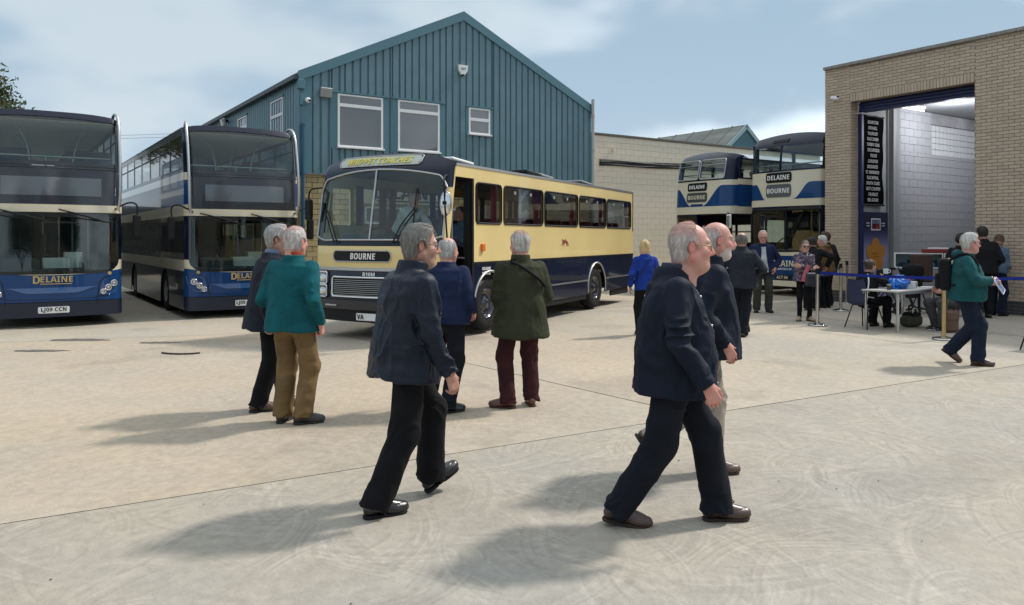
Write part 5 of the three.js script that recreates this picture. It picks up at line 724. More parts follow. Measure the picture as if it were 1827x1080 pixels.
function hairField(o) {           // head frame; returns a field or null
  const H = headField(o), st = o.hair, T = o.hairT ?? 0.012, cran = ell([0, 0.028, -0.014], [0.0745, 0.089, 0.0945]);
  if (st === 'none') return null;
  const hl = { short: [0.064, 0.046, 0.034, -0.012], receding: [0.015, 0.022, 0.03, -0.012], crown: [0.05, 0.04, 0.03, -0.012], horseshoe: [-0.02, 0.0, 0.022, -0.014], bob: [0.07, 0.05, 0.03, 0.012], long: [0.068, 0.048, 0.03, 0.0], bun: [0.06, 0.045, 0.03, -0.005] }[st];
  const line = (y) => y > 0.085 ? hl[0] : y > 0.05 ? lerp(hl[1], hl[0], (y - 0.05) / 0.035) : y > 0.0 ? lerp(hl[2], hl[1], y / 0.05) : y > -0.04 ? lerp(hl[3], hl[2], (y + 0.04) / 0.04) : hl[3] - 0.012;
  const SA = 0.0026 * Math.min(1, T / 0.012), strands = (x, y, z) => { const w = smooth(0.055, 0.1, y), side = noise3(x * 60 + 9 * y, y * 18, z * 85) + 0.8 * noise3(x * 90, y * 26, z * 150 + 5), tp = noise3(x * 85 + z * 12, y * 20, z * 20) + 0.8 * noise3(x * 150 + z * 20, y * 30, z * 26 + 5); return SA * lerp(side, tp, w); };
  const long = st === 'long' || st === 'bob', drop = st === 'bob' ? -0.1 : -0.19, bun = st === 'bun' ? ell([0, 0.06, -0.125], [0.04, 0.04, 0.038]) : null;
  const out = (x, y, z) => {
    const yy = Math.max(y, -0.02), base = Math.min(cran(x, y, z), H(x, y, z) + 0.001); if (base > 0.08) return base;
    const edge = line(y) - z, top = smooth(0.02, 0.1, y), fr = st === 'short' ? 0.010 * top * smooth(0.0, 0.06, z) : 0;
    const fade = smooth(-0.09, -0.02, y) * smooth(-0.004, 0.012, edge); let d = base - (T * (0.16 + 0.84 * fade) + fr) - strands(x, y, z) * (0.5 + fade);
    d = smax(d, -edge * 0.8, 0.006); d = smax(d, -(y + (o.nape ?? 0.08)), 0.008);
    const ax = Math.abs(x); if (!long) d = smax(d, 0.024 - Math.hypot((z + 0.008) * 0.9, (y + 0.008) * 0.62, (ax - 0.085) * 0.5), 0.004);
    if (st === 'horseshoe') d = smax(d, -(Math.hypot(x, y - 0.125, (z + 0.01) * 0.8) - 0.078), 0.006);
    if (long) { const w = ell([0, -0.06, -0.035], [0.092, -drop, 0.075]); let q = smax(w(x, y, z) - 1.6 * strands(x, y, z), -(y - drop), 0.01); q = smax(q, z - (Math.abs(x) > 0.055 ? 0.035 : 0.0) , 0.01); d = smin(d, q, 0.02); }
    if (bun) d = smin(d, bun(x, y, z) - 1.5 * strands(x, y, z), 0.012);
    return d;
  };
  out.edge = (y, z) => line(y) - z; return out;
}
// one hand: wrist, finger direction d, palm normal n; fingers curl towards n
function handField(w, d, n, thumbSide, curl, out) {
  d = nrm(d); n = nrm(sub(n, [d[0] * dot(n, d), d[1] * dot(n, d), d[2] * dot(n, d)])); let t = cross(d, n); if (dot(t, thumbSide) < 0) t = t.map((v) => -v);
  const P = (a, b, c) => add(add(add(w, d, a), t, b), n, c), parts = [], palm = [];
  const F = [[0.028, 0.088, 0.072, 0.0088], [0.009, 0.093, 0.08, 0.009], [-0.011, 0.09, 0.074, 0.0086], [-0.029, 0.082, 0.058, 0.0076]];
  F.forEach(([b, a, l, r], i) => {
    palm.push(cone(P(0.0, b * 0.6, 0), P(a, b, 0), 0.0155, 0.0125)); let p = P(a, b, 0), ang = 0;
    [[0.46, curl * 0.75], [0.31, curl * 1.1], [0.23, curl * 0.7]].forEach(([k, c], j) => { ang += c * (1 + 0.08 * i); const q = add(add(p, d, Math.cos(ang) * l * k), n, Math.sin(ang) * l * k); parts.push(cone(p, q, r - j * 0.0006, r - 0.0007 - j * 0.0006)); p = q; });
  });
  const a0 = P(0.02, 0.026, 0.006), a1 = P(0.052, 0.05, 0.016), a2 = P(0.082, 0.058, 0.026 + curl * 0.01), a3 = P(0.104, 0.056, 0.036 + curl * 0.016); const th = [cone(a0, a1, 0.0165, 0.0125), cone(a1, a2, 0.0112, 0.01), cone(a2, a3, 0.0098, 0.008)];
  const wr = cone(add(w, d, -0.05), P(0.02, 0, 0), 0.026, 0.024);
  const c = P(0.08, 0, 0.02), f = (x, y, z) => { const q = Math.hypot(x - c[0], y - c[1], z - c[2]); if (q > 0.2) return q - 0.14; let m = 1e9; for (const g of palm) m = smin(m, g(x, y, z), 0.012); m = smin(m, wr(x, y, z), 0.02); for (const g of th) m = smin(m, g(x, y, z), 0.007); let k = 1e9; for (const g of parts) { const v = g(x, y, z); if (v < k) k = v; } return smin(m, k, 0.004); };
  out.push([f, add(c, [-0.17, -0.17, -0.17]), add(c, [0.17, 0.17, 0.17])]); return { P, t, n, d };
}
// loose hairs standing off the hair's surface, combed down and back
function strandsOn(g, n, seed, L) {
  const r = rng(Math.round(seed * 100) + 3), P = g.attributes.position, N = g.attributes.normal, C = g.attributes.color, pos = [], nor = [], col = [], uv = [];
  for (let i = 0; i < n; i++) {
    const k = (r() * P.count) | 0, p = [P.getX(k), P.getY(k), P.getZ(k)], m = [N.getX(k), N.getY(k), N.getZ(k)], w = clamp((p[1] - 0.03) / 0.08), c = [0.35 * (r() - 0.5), -1 + 0.7 * w, -0.25 - 0.9 * w], dd = dot(c, m), t = nrm([c[0] - m[0] * dd, c[1] - m[1] * dd, c[2] - m[2] * dd]), s = cross(t, m), l = L * (0.5 + r()), up = 0.12 + 0.3 * r() * r(), wd = 0.0009 + 0.0006 * r(), q = 0.72 + 0.6 * r();
    const a = add(p, s, wd), b = add(p, s, -wd), e = add(add(p, t, l), m, l * up + 0.001); if (dot(cross(sub(b, a), sub(e, a)), m) < 0) pos.push(...b, ...a, ...e); else pos.push(...a, ...b, ...e); for (let j = 0; j < 3; j++) { nor.push(...m); uv.push(0, 0); col.push(C.getX(k) * q, C.getY(k) * q, C.getZ(k) * q); }
  }
  const h = new THREE.BufferGeometry(); h.setAttribute('position', new THREE.Float32BufferAttribute(pos, 3)); h.setAttribute('normal', new THREE.Float32BufferAttribute(nor, 3)); h.setAttribute('uv', new THREE.Float32BufferAttribute(uv, 2)); h.setAttribute('color', new THREE.Float32BufferAttribute(col, 3));
  return mergeGeometries([g.toNonIndexed(), h]);
}
const PEOPLE = [];
function person(label, s) {
  const t = thing('person', label, 'person'), near = s.near ?? 0, cellC = near > 1 ? 0.0078 : near ? 0.012 : 0.017, cellH = near > 1 ? 0.0028 : near ? 0.0042 : 0.0062, sd = s.seed ?? PEOPLE.length * 13.7; PEOPLE.push(t);
  const W = s.wide ?? 1, belly = s.belly ?? 0, hy = s.hipY ?? 0.925, lean = s.lean ?? 0.04, roll = s.roll ?? 0, twist = s.twist ?? 0, fem = s.female ? 1 : 0, coat = s.top;
  // skeleton
  const R = new THREE.Matrix4().makeRotationFromEuler(new THREE.Euler(lean, twist, roll, 'YXZ')), P0 = [s.hipX ?? 0, hy + 0.02, s.hipZ ?? 0], TP = (x, y, z) => { const v = V(x, y, z).applyMatrix4(R); return [P0[0] + v.x, P0[1] + v.y, P0[2] + v.z]; };
  const Ri = R.clone().invert().elements, loc = (x, y, z, o) => { x -= P0[0]; y -= P0[1]; z -= P0[2]; o[0] = Ri[0] * x + Ri[4] * y + Ri[8] * z; o[1] = Ri[1] * x + Ri[5] * y + Ri[9] * z; o[2] = Ri[2] * x + Ri[6] * y + Ri[10] * z; };
  const sw = (0.178 - fem * 0.02) * W, neckB = TP(0, 0.515, -0.005), stoop = s.stoop ?? 0.035, hc = add(neckB, [0, 0.135, 0.012]), hv = V(0, 0, stoop).applyMatrix4(R), headC = [hc[0] + hv.x, hc[1] + (s.headDrop ?? 0) + hv.y, hc[2] + hv.z];
  const feet = s.feet ?? [[0.1, 0, 0.0, 10, 0], [-0.1, 0, 0.0, -10, 0]];      // [x, lift, z, turn out (deg), toe up (deg)], her or his left first
  const legs = feet.map(([x, y, z, yaw, up], i) => { const q = up * Math.PI / 180, a = yaw * Math.PI / 180, sh = [x, 0.085 + y, z], hip = s.seated ? [P0[0] + (i ? -0.09 : 0.09), P0[1] - 0.03, P0[2]] : TP(i ? -0.09 : 0.09, -0.03, 0), [kn, an] = ikJoint(hip, sh, 0.43, 0.42, s.kneePole?.[i] ?? [Math.sin(a) * 0.4 + (i ? -0.06 : 0.06), 0.1, 1]); return { hip, kn, an, a, q }; });
  const arms = [0, 1].map((i) => { const sg = i ? -1 : 1, d = s.arms?.[i] ?? {}, sh = TP(sg * sw, 0.42, -0.008), w = d.wrist ?? [sg * 0.27 * W, hy - 0.075, 0.06], [el, wr] = ikJoint(sh, w, 0.295, 0.265, d.pole ?? [sg * 0.35, 0, -1]); const fd = nrm(sub(wr, el)); return { sh, el, wr, fd, d, sg }; });
  // ---- body: skin under the clothes, head and hands with their features, one surface
  const bodyParts = []; const SK = s.skin ?? [0.47, 0.245, 0.175];
  { const fs = [ell(TP(0, 0.02, 0), [0.13 * W, 0.13, 0.1 + belly * 0.3]), ell(TP(0, 0.3, 0), [0.135 * W, 0.2, 0.085 + belly * 0.2]), cone(TP(0, 0.40, 0), TP(0, 0.50, 0), 0.08, 0.05)]; for (const l of legs) fs.push(cone(l.hip, l.kn, 0.07, 0.045), cone(l.kn, l.an, 0.045, 0.03)); for (const a of arms) fs.push(cone(a.sh, a.el, 0.04, 0.027), cone(a.el, a.wr, 0.027, 0.022)); fs.push(cone(TP(0, 0.46, -0.01), add(headC, [0, -0.08, 0]), 0.055, 0.05));
    const f = (x, y, z) => { let m = 1e9; for (const g of fs) m = smin(m, g(x, y, z), 0.03); return m; }; bodyParts.push(nets(f, [-0.75, -0.05, -0.75], [0.75, headC[1], 0.75], 0.024, () => SK)); }
  const [hyaw, hpitch, hroll] = (s.head ?? [0, 0, 0]).map((v) => v * Math.PI / 180), hm = new THREE.Matrix4().makeRotationFromEuler(new THREE.Euler(hpitch, hyaw, hroll ?? 0, 'YXZ')).setPosition(...headC), hs = (s.headScale ?? 1) * (s.female ? 1.04 : 1.06); hm.scale(V(hs, hs, hs));
  bodyParts.push(nets(headField(s), [-0.1, -0.2, -0.13], [0.1, 0.13, 0.13], cellH, headColor(s)).applyMatrix4(hm));
  const hf = []; const hands = arms.map((a) => { const d = a.d.dir ?? nrm(mix3(a.fd, [0, -1, 0.1], 0.35)), n = a.d.palm ?? [-a.sg, 0, -0.25]; return handField(a.wr, d, n, a.d.thumb ?? [0, 0, 1], a.d.curl ?? 0.5, hf); });
  for (const [i, [f, lo, hi]] of hf.entries()) if (!s.hideHands?.[i]) bodyParts.push(nets(f, lo, hi, near ? 0.0032 : 0.0055, (x, y, z) => { const n = 1 + 0.12 * fbm(x * 60, y * 60, z * 60, 2); return [SK[0] * n * 1.02, SK[1] * n * 0.92, SK[2] * n * 0.9]; }));
  part('body', mergeGeometries(bodyParts.map((g) => g)), skinMat, t);
  // ---- hair, glasses
  const HF = hairField(s); if (HF) { const hcx = s.hairCol ?? [0.35, 0.33, 0.31]; const col = (x, y, z) => { let k = 1 + 0.32 * noise3(x * 85 + 8 * y, y * 24, z * 85) + 0.14 * noise3(x * 30, y * 10, z * 30), c = hcx.map((v) => v * k); if (s.hair === 'crown') c = mix3(c, [0.50, 0.30, 0.25], 0.75 * smooth(0.085, 0.045, Math.hypot(x, y - 0.12, z + 0.05))); { const e = Math.min(HF.edge(y, z) * 0.8, y + 0.076); c = mix3(c, SK, 0.7 * smooth(0.022, 0.002, e + 0.004 * noise3(x * 120, y * 120, z * 120))); } if (s.thin && y > 0.045) c = mix3(c, s.thin, 0.8 * smooth(0.03, 0.085, y)); return c; };
    const hg = nets(HF, [-0.14, s.hair === 'long' ? -0.24 : s.hair === 'bob' ? -0.15 : -0.12, -0.19], [0.14, 0.155, 0.12], cellH, col); part('hair', (near ? strandsOn(hg, near > 1 ? 5200 : 3200, sd, s.hairLen ?? 0.016) : hg).applyMatrix4(hm), hairMat, t); }
  if (s.glasses) { const lens = [], rim = []; for (const e of [-1, 1]) { const p = rrShape(e * 0.033 - 0.024, -0.019, e * 0.033 + 0.024, 0.016, 0.012).getPoints(5).map((q) => [q.x, q.y, 0.1 - Math.abs(q.x) * 0.22]); rim.push(tube(p, 0.0018, 36, 6, true), tube([[e * 0.058, 0.004, 0.087], [e * 0.073, 0.006, 0.06], [e * 0.079, 0.004, 0.0], [e * 0.08, -0.012, -0.02]], 0.0019, 18, 6)); lens.push(moved(new THREE.ShapeGeometry(rrShape(-0.023, -0.018, 0.023, 0.015, 0.011)), e * 0.033, 0, 0.0925, 0, e * 0.22)); } rim.push(tube([[-0.01, 0.002, 0.098], [0, 0.006, 0.1005], [0.01, 0.002, 0.098]], 0.0018, 8, 6));
    const g = part('glasses', merge(rim).applyMatrix4(hm), s.glasses === 'gold' ? std(rgb(0.35, 0.26, 0.12), 0.3, { metalness: 0.8 }) : frameMat, t); part('lens', lens.map((q) => q.applyMatrix4(hm)), s.glasses === 'dark' ? darkLens : lensMat, g); }
  // ---- coat, fleece or jumper
  if (coat) {
    const hem = coat.hem ?? -0.17, fl = coat.flare ?? 0.0, lo = coat.loose ?? 0.015, o = [0, 0, 0];
    const prof = [[hem - 0.02, (0.19 + fl) * W + lo, 0.155 + belly * 0.75 + fl * 0.7 + lo, belly * 0.30], [0.02, 0.185 * W + lo + fl * 0.5, 0.148 + belly + lo, belly * 0.45], [0.15, (0.18 - fem * 0.02) * W + lo, 0.138 + belly * 0.9 + lo, belly * 0.42], [0.32, (0.192 - fem * 0.02) * W + lo, 0.128 + belly * 0.3 + lo, belly * 0.12 + (coat.hunch ?? -0.006)], [0.425, (0.172 - fem * 0.015) * W + lo, 0.105 + lo * 0.7, -0.012], [0.475, 0.115 * W + lo * 0.5, 0.084, -0.012], [0.52, 0.066, 0.066, -0.004], [0.6, 0.06, 0.06, 0.0]];
    const torso = (x, y, z) => { loc(x, y, z, o); const py = o[1]; let i = 0; while (i < prof.length - 2 && py > prof[i + 1][0]) i++; const a = prof[i], b = prof[i + 1], k = clamp((py - a[0]) / (b[0] - a[0])), q = k * k * (3 - 2 * k) * 0.5 + k * 0.5, w = lerp(a[1], b[1], q), dd = lerp(a[2], b[2], q), zo = lerp(a[3], b[3], q), u = Math.abs(o[0] / w), v = Math.abs((o[2] - zo) / dd), e = Math.pow(Math.pow(u, 2.35) + Math.pow(v, 2.35), 1 / 2.35); return smax((e - 1) * Math.min(w, dd) * 0.92, py - 0.53, 0.02); };
    const sr = coat.sleeve ?? 1, bare = coat.short, sl = arms.map((a) => { const end = bare ? mix3(a.sh, a.el, 0.8) : add(a.wr, a.fd, -0.005); return [cone(a.sh, a.el, (0.059 + lo * 0.4) * sr, (0.052 + lo * 0.4) * sr), bare ? null : cone(a.el, end, (0.052 + lo * 0.4) * sr, (0.043 + lo * 0.3) * sr), end, a.fd, a]; });
    const cut = (x, y, z) => { loc(x, y, z, o); return hem + 0.006 * Math.sin(o[0] * 22 + sd) + (coat.dip ?? 0) * o[2] - o[1]; };
    const nb = neckB, colr = coat.collar ?? 0.04, A = (coat.folds ?? 1) * (near > 1 ? 0.013 : 0.011);
    const fold = (x, y, z) => { const v = noise3(x * 7 + sd, y * 4, z * 7), r1 = 1 - Math.abs(noise3(x * 9 + v, y * 5.5 + v * 0.8 + sd, z * 9)), r2 = 1 - Math.abs(noise3(x * 5 + sd, y * 17 + v * 2.2, z * 5)), fine = noise3(x * 28 + sd, y * 20, z * 28); let e = 0; for (const a of arms) { const q = Math.hypot(x - a.el[0], y - a.el[1], z - a.el[2]); e = Math.max(e, smooth(0.22, 0.05, q)); const q2 = Math.hypot(x - a.wr[0], y - a.wr[1], z - a.wr[2]); e = Math.max(e, 0.8 * smooth(0.16, 0.03, q2)); const q3 = Math.hypot(x - a.sh[0], y - a.sh[1] + 0.1, z - a.sh[2]); e = Math.max(e, 0.5 * smooth(0.16, 0.04, q3)); } return A * (r1 * r1 * 1.1 - 0.6 + e * 1.45 * (r2 * r2 * r2 - 0.35) + 0.16 * fine + 0.32 * ((1 - Math.abs(noise3(x * 19 + sd, y * 13 + v * 1.5, z * 19))) ** 4 - 0.3)); };
    const a2 = () => neckB[1] - 0.3, seam = coat.seams, f = (x, y, z) => {
      let d = torso(x, y, z), lx = o[0], ly = o[1], lz = o[2]; d = smax(d, cut(x, y, z), 0.012);
      if (coat.vest !== true) for (const [a, b, end, fd] of sl) { let q = a(x, y, z); if (b) q = smin(q, b(x, y, z), 0.02); const e = (x - end[0]) * fd[0] + (y - end[1]) * fd[1] + (z - end[2]) * fd[2]; if (!bare) q = smax(q, e, 0.008); else { const u = nrm(sub(end, [0, 0, 0])); } { const e2 = Math.abs(q - d - 0.004); d = smin(d, q, 0.03) + 0.0035 * smooth(0.007, 0, e2) * (y > a2(4) ? 1 : 0); } if (e > -0.05 && e < -0.036 && q < d + 0.01) d += 0.003; }
      if (colr && d < 0.1) { const rx = 0.074 + lo * 0.3, cz = (lz + 0.002 - (ly - 0.5) * 0.12), ring = Math.abs(Math.hypot(lx, cz) - rx - (coat.fold ? 0.02 : 0.006) * smooth(0.56, 0.49, ly)) - 0.0095, top = ly - 0.5 - colr + (coat.open ? 0.045 * smooth(0.0, 0.08, lz) : 0.012 * smooth(0, 0.08, lz)); let q = smax(smax(ring, top, 0.006), 0.455 - ly, 0.01); if (coat.open) q = smax(q, lz - 0.055 - Math.abs(lx) * 0.2, 0.008); d = smin(d, q, 0.008); }
      if (coat.hood && d < 0.15) { const hx = TP(0, 0.50, -0.105); d = smin(d, Math.hypot((x - hx[0]) * 0.75, (y - hx[1]) * 1.15, z - hx[2]) - 0.068, 0.05); }
      if (Math.abs(d) < 0.03) { d -= fold(x, y, z) * smooth(0.5, 0.44, ly) * (0.45 + 0.55 * smooth(hem, hem + 0.12, ly)); if (coat.rib && ly < hem + 0.055) d += 0.010 * smooth(hem + 0.06, hem + 0.045, ly) + 0.002 * Math.sin(lx * 260);
        if (seam) { if (lz < 0) { if (seam.back) d += 0.004 * smooth(0.006, 0.0, Math.abs(lx)); if (seam.yoke !== undefined) d += 0.004 * smooth(0.006, 0, Math.abs(ly - seam.yoke)); } else { const pl = Math.abs(lx); d -= 0.006 * smooth(0.03, 0.024, pl); } if (seam.hem) d += 0.003 * smooth(0.005, 0, Math.abs(ly - hem - 0.03)); if (seam.pocket && Math.abs(lx) > 0.05 && lz > -0.02) { const py = Math.abs(ly - seam.pocket), px = Math.abs(Math.abs(lz) - 0.075); d -= 0.006 * smooth(0.034, 0.028, py) * smooth(0.085, 0.07, px); } } }
      return d;
    };
    const xm = Math.max(...arms.map((a) => Math.max(Math.abs(a.el[0]), Math.abs(a.wr[0]), Math.abs(a.sh[0])))) + 0.13, zm = [...arms.flatMap((a) => [a.el[2], a.wr[2], a.sh[2]]), TP(0, 0, 0)[2], TP(0, 0.45, 0)[2]], ym = Math.min(TP(0, hem, 0)[1], ...arms.flatMap((a) => [a.wr[1], a.el[1]])) - 0.12;
    const jk = part(coat.name ?? 'jacket', nets(f, [-xm, ym, Math.min(...zm) - 0.3], [xm, neckB[1] + 0.17, Math.max(...zm) + 0.33], cellC), coat.mat, t);
    if (coat.zip) { const p = []; for (let i = 0; i <= 16; i++) { const y = lerp(0.49, hem + 0.02, i / 16); let z = 0.02; for (let q = 0.5; q > 0; q -= 0.004) { const w = TP(0, y, q); if (f(...w) < 0) { z = q; break; } } p.push(TP(0.004, y, z + 0.003)); } const zm2 = part('zip', tube(p, 0.006, 40, 6), coat.zip, jk); for (let i = 0; i < 4; i++) part('snap', moved(new THREE.SphereGeometry(0.009, 10, 8), ...p[3 + i * 4].map((v, k) => v + (k === 0 ? -0.022 : 0))), M.alu, jk); }
    if (coat.shirt) { const q = (x, y, z) => { loc(x, y, z, o); const rx = 0.066; let ring = Math.abs(Math.hypot(o[0], o[2] + 0.002 - (o[1] - 0.5) * 0.16) - rx) - 0.006; return smax(smax(ring, o[1] - 0.5 - (coat.shirtH ?? 0.055) + 0.03 * smooth(0.02, 0.07, o[2]), 0.004), 0.46 - o[1], 0.006); }; part('shirt_collar', nets(q, add(neckB, [-0.12, -0.07, -0.13]), add(neckB, [0.12, 0.12, 0.13]), 0.005), coat.shirt, t); }
    if (s.keepField) t.userData.field = f;
  }
  // ---- trousers
  if (s.legs) {
    const c = s.legs, th = (c.thigh ?? 0.1) * (0.9 + 0.1 * W), kn = c.knee ?? 0.082, hm2 = c.cuff ?? 0.077, pel = ell(s.seated ? add(P0, [0, 0.0, -0.01]) : TP(0, 0.0, 0.0), [0.165 * W, 0.15, 0.125 + belly * 0.35]), seatE = ell(s.seated ? add(P0, [0, -0.04, -0.04]) : TP(0, -0.05, -0.045), [0.14 * W, 0.1, 0.09]);
    const L = legs.map((l) => { const u = nrm(sub(l.an, l.kn)); const end = add(l.an, u, c.short ?? 0.035); return [cone(l.hip, l.kn, th, kn), cone(l.kn, end, kn, hm2), u, end, l]; });
    const f = (x, y, z) => {
      let d = smin(pel(x, y, z), seatE(x, y, z), 0.04), lg = [];
      for (const [a, b, u, e, l] of L) { let q = smin(a(x, y, z), b(x, y, z), 0.03); q = smax(q, (x - e[0]) * u[0] + (y - e[1]) * u[1] + (z - e[2]) * u[2], 0.006); lg.push(q); }
      d = smin(d, smin(lg[0], lg[1], 0.012), 0.05);
      if (Math.abs(d) < 0.03) { let e = 0, v = noise3(x * 6 + sd, y * 4, z * 6); for (const [, , , en, l] of L) { e = Math.max(e, 0.8 * smooth(0.2, 0.05, Math.hypot(x - l.kn[0], y - l.kn[1], z - l.kn[2])), 1.25 * smooth(0.26, 0.04, Math.hypot(x - en[0], y - en[1], z - en[2])), 0.7 * smooth(0.2, 0.08, Math.hypot(x - l.hip[0], y - l.hip[1] + 0.1, z - l.hip[2]))); } const r1 = 1 - Math.abs(noise3(x * 8 + sd, y * 3.5 + v, z * 8)), r2 = 1 - Math.abs(noise3(x * 5 + v, y * 15 + v * 2.5 + x * 8 + sd, z * 5)); d -= 0.0095 * (c.folds ?? 1) * (r1 * r1 - 0.5 + e * 1.7 * (r2 * r2 * r2 - 0.35) + 0.12 * noise3(x * 30, y * 24, z * 30 + sd)); }
      return d;
    };
    const xs2 = legs.flatMap((l) => [l.an, l.kn, l.hip]), b = (i, fn, k) => fn(...xs2.map((p) => p[i])) + k; part(c.name ?? 'trousers', nets(f, [b(0, Math.min, -0.2), b(1, Math.min, -0.1), b(2, Math.min, -0.24)], [b(0, Math.max, 0.2), b(1, Math.max, 0.2), b(2, Math.max, 0.24)], cellC), c.mat, t);
  }
  // ---- shoes
  const sh = s.shoes; if (sh) for (const l of legs) {
    const up = smin, S = sh.scale ?? 1; const fore = cone([0, 0.052, 0.03], [0, 0.034, 0.165], 0.042, 0.031), heel = cone([0, 0.05, -0.045], [0, 0.075, -0.03], 0.037, 0.036), ank = cone([0, 0.07, -0.02], [0, sh.boot ? 0.16 : 0.105, -0.012], 0.041, 0.038), vamp = cone([0, 0.085, 0.02], [0, 0.05, 0.12], 0.03, 0.024), wid = ell([0, 0.03, 0.115], [0.049, 0.034, 0.075]);
    const f = (x, y, z) => { let d = smin(fore(x, y, z), heel(x, y, z), 0.04); d = smin(d, smin(wid(x, y, z), vamp(x, y, z), 0.02), 0.02); d = smin(d, ank(x, y, z), 0.02); d = smax(d, 0.016 - y, 0.005); if (Math.abs(d) < 0.01) { const ap = Math.hypot(x * 0.9, (z - 0.1) * 0.55) - 0.033; d += 0.0022 * smooth(0.003, 0, Math.abs(ap)) + 0.002 * smooth(0.003, 0, Math.abs(z + 0.005 - y * 0.3)); } return d; };
    const sole = (x, y, z) => { const t2 = clamp((z + 0.045) / 0.185), q = Math.hypot(x, z + 0.045 - 0.185 * t2) - lerp(0.036, 0.046, smooth(0.2, 0.8, t2)) - 0.002; return smax(q, Math.max(y - (0.0165 + 0.005 * smooth(0.02, -0.02, z)), -y + (z > 0.0 && z < 0.045 ? 0.004 : 0)), 0.004); };
    const m = new THREE.Matrix4().makeRotationFromEuler(new THREE.Euler(-l.q, l.a, 0, 'YXZ')); const piv = V(0, -0.085, 0).applyMatrix4(m); m.setPosition(l.an[0] + piv.x, l.an[1] + piv.y, l.an[2] + piv.z);
    const c2 = near ? 0.0045 : 0.008, me = part('shoe', nets(f, [-0.07, 0, -0.1], [0.07, sh.boot ? 0.21 : 0.16, 0.22], c2).applyMatrix4(m), sh.mat, t); part('sole', nets(sole, [-0.07, -0.01, -0.11], [0.07, 0.04, 0.21], c2).applyMatrix4(m), sh.sole ?? M.rubber, me);
    if (near && sh.laces) { const lc = []; for (let i = 0; i < 4; i++) lc.push(tube([[-0.022, 0.082 - i * 0.009, 0.058 + i * 0.018], [0, 0.096 - i * 0.009, 0.064 + i * 0.018], [0.022, 0.082 - i * 0.009, 0.058 + i * 0.018]], 0.0035, 10, 5)); lc.push(tube([[0, 0.1, 0.062], [0.03, 0.125, 0.07], [0.048, 0.115, 0.085], [0.01, 0.1, 0.07]], 0.0032, 16, 5), tube([[0, 0.1, 0.062], [-0.03, 0.128, 0.07], [-0.045, 0.112, 0.09], [-0.01, 0.1, 0.07]], 0.0032, 16, 5)); part('laces', merge(lc).applyMatrix4(m), sh.laces, me); }
  }
  const k = (s.h ?? 1.76) / 1.725; t.scale.setScalar(k); place(t, s.at[0], (s.y ?? gh(s.at[0], -s.at[1])), -s.at[1], s.yaw * Math.PI / 180);
  return { t, hands, arms, TP, hm, headC, k };
}
// ------------------------------------------------------------------ the people of the yard
// a point on the ground (x, depth) in the frame of someone standing at `at` and facing `yaw`
const toLocal = (at, yaw, h, x, d) => { const k = h / 1.725, a = yaw * Math.PI / 180, dx = (x - at[0]) / k, dz = -(d - at[1]) / k; return [dx * Math.cos(a) - dz * Math.sin(a), dx * Math.sin(a) + dz * Math.cos(a)]; };
const foot = (o, x, d, lift = 0, yaw = 0, up = 0) => { const q = toLocal(o.at, o.yaw, o.h, x, d); return [q[0], lift, q[1], yaw, up]; };
const C = { navyWax: cloth([0.013, 0.018, 0.034], 0.42), navyDeep: cloth([0.0055, 0.010, 0.026], 0.68), navyBright: cloth([0.012, 0.022, 0.07], 0.85), blackT: cloth([0.007, 0.007, 0.009], 0.9), navyT: cloth([0.009, 0.011, 0.018], 0.9), jeans: cloth([0.013, 0.02, 0.042], 0.95), stone: cloth([0.42, 0.355, 0.29], 0.9), teal: cloth([0.008, 0.105, 0.125], 0.97), khaki: cloth([0.21, 0.135, 0.06], 0.9), olive: cloth([0.038, 0.042, 0.020], 0.8), wine: cloth([0.052, 0.014, 0.018], 0.9), blazer: cloth([0.018, 0.022, 0.034], 0.9), royal: cloth([0.012, 0.045, 0.30], 0.9), slate: cloth([0.022, 0.026, 0.036], 0.8), greyTop: cloth([0.25, 0.26, 0.27], 0.9), greenGrey: cloth([0.055, 0.06, 0.048], 0.9), hoodie: cloth([0.016, 0.095, 0.105], 0.97), denim: cloth([0.12, 0.17, 0.25], 0.9), lightJeans: cloth([0.17, 0.21, 0.27], 0.95), tan: cloth([0.17, 0.095, 0.04], 0.95), white: cloth([0.55, 0.57, 0.60], 0.8), black: cloth([0.010, 0.010, 0.012], 0.85), darkGrey: cloth([0.05, 0.05, 0.052], 0.9), purple: cloth([0.10, 0.02, 0.09], 0.9), orange: cloth([0.42, 0.08, 0.04], 0.9), stripe: cloth([0.20, 0.28, 0.42], 0.9), checked: cloth([0.06, 0.07, 0.10], 0.9) };
{ const n = 256; C.floral = new THREE.MeshStandardMaterial({ roughness: 0.9, map: rep(dataTex(n, (u, v) => { const a = tnoise(u, v, 24, 5), b = tnoise(u, v, 30, 9), c = tnoise(u, v, 40, 12); return a > 0.35 ? [0.55, 0.50, 0.58] : b > 0.42 ? [0.36, 0.26, 0.40] : c > 0.4 ? [0.45, 0.36, 0.36] : [0.15, 0.15, 0.21]; }), 3) }); }
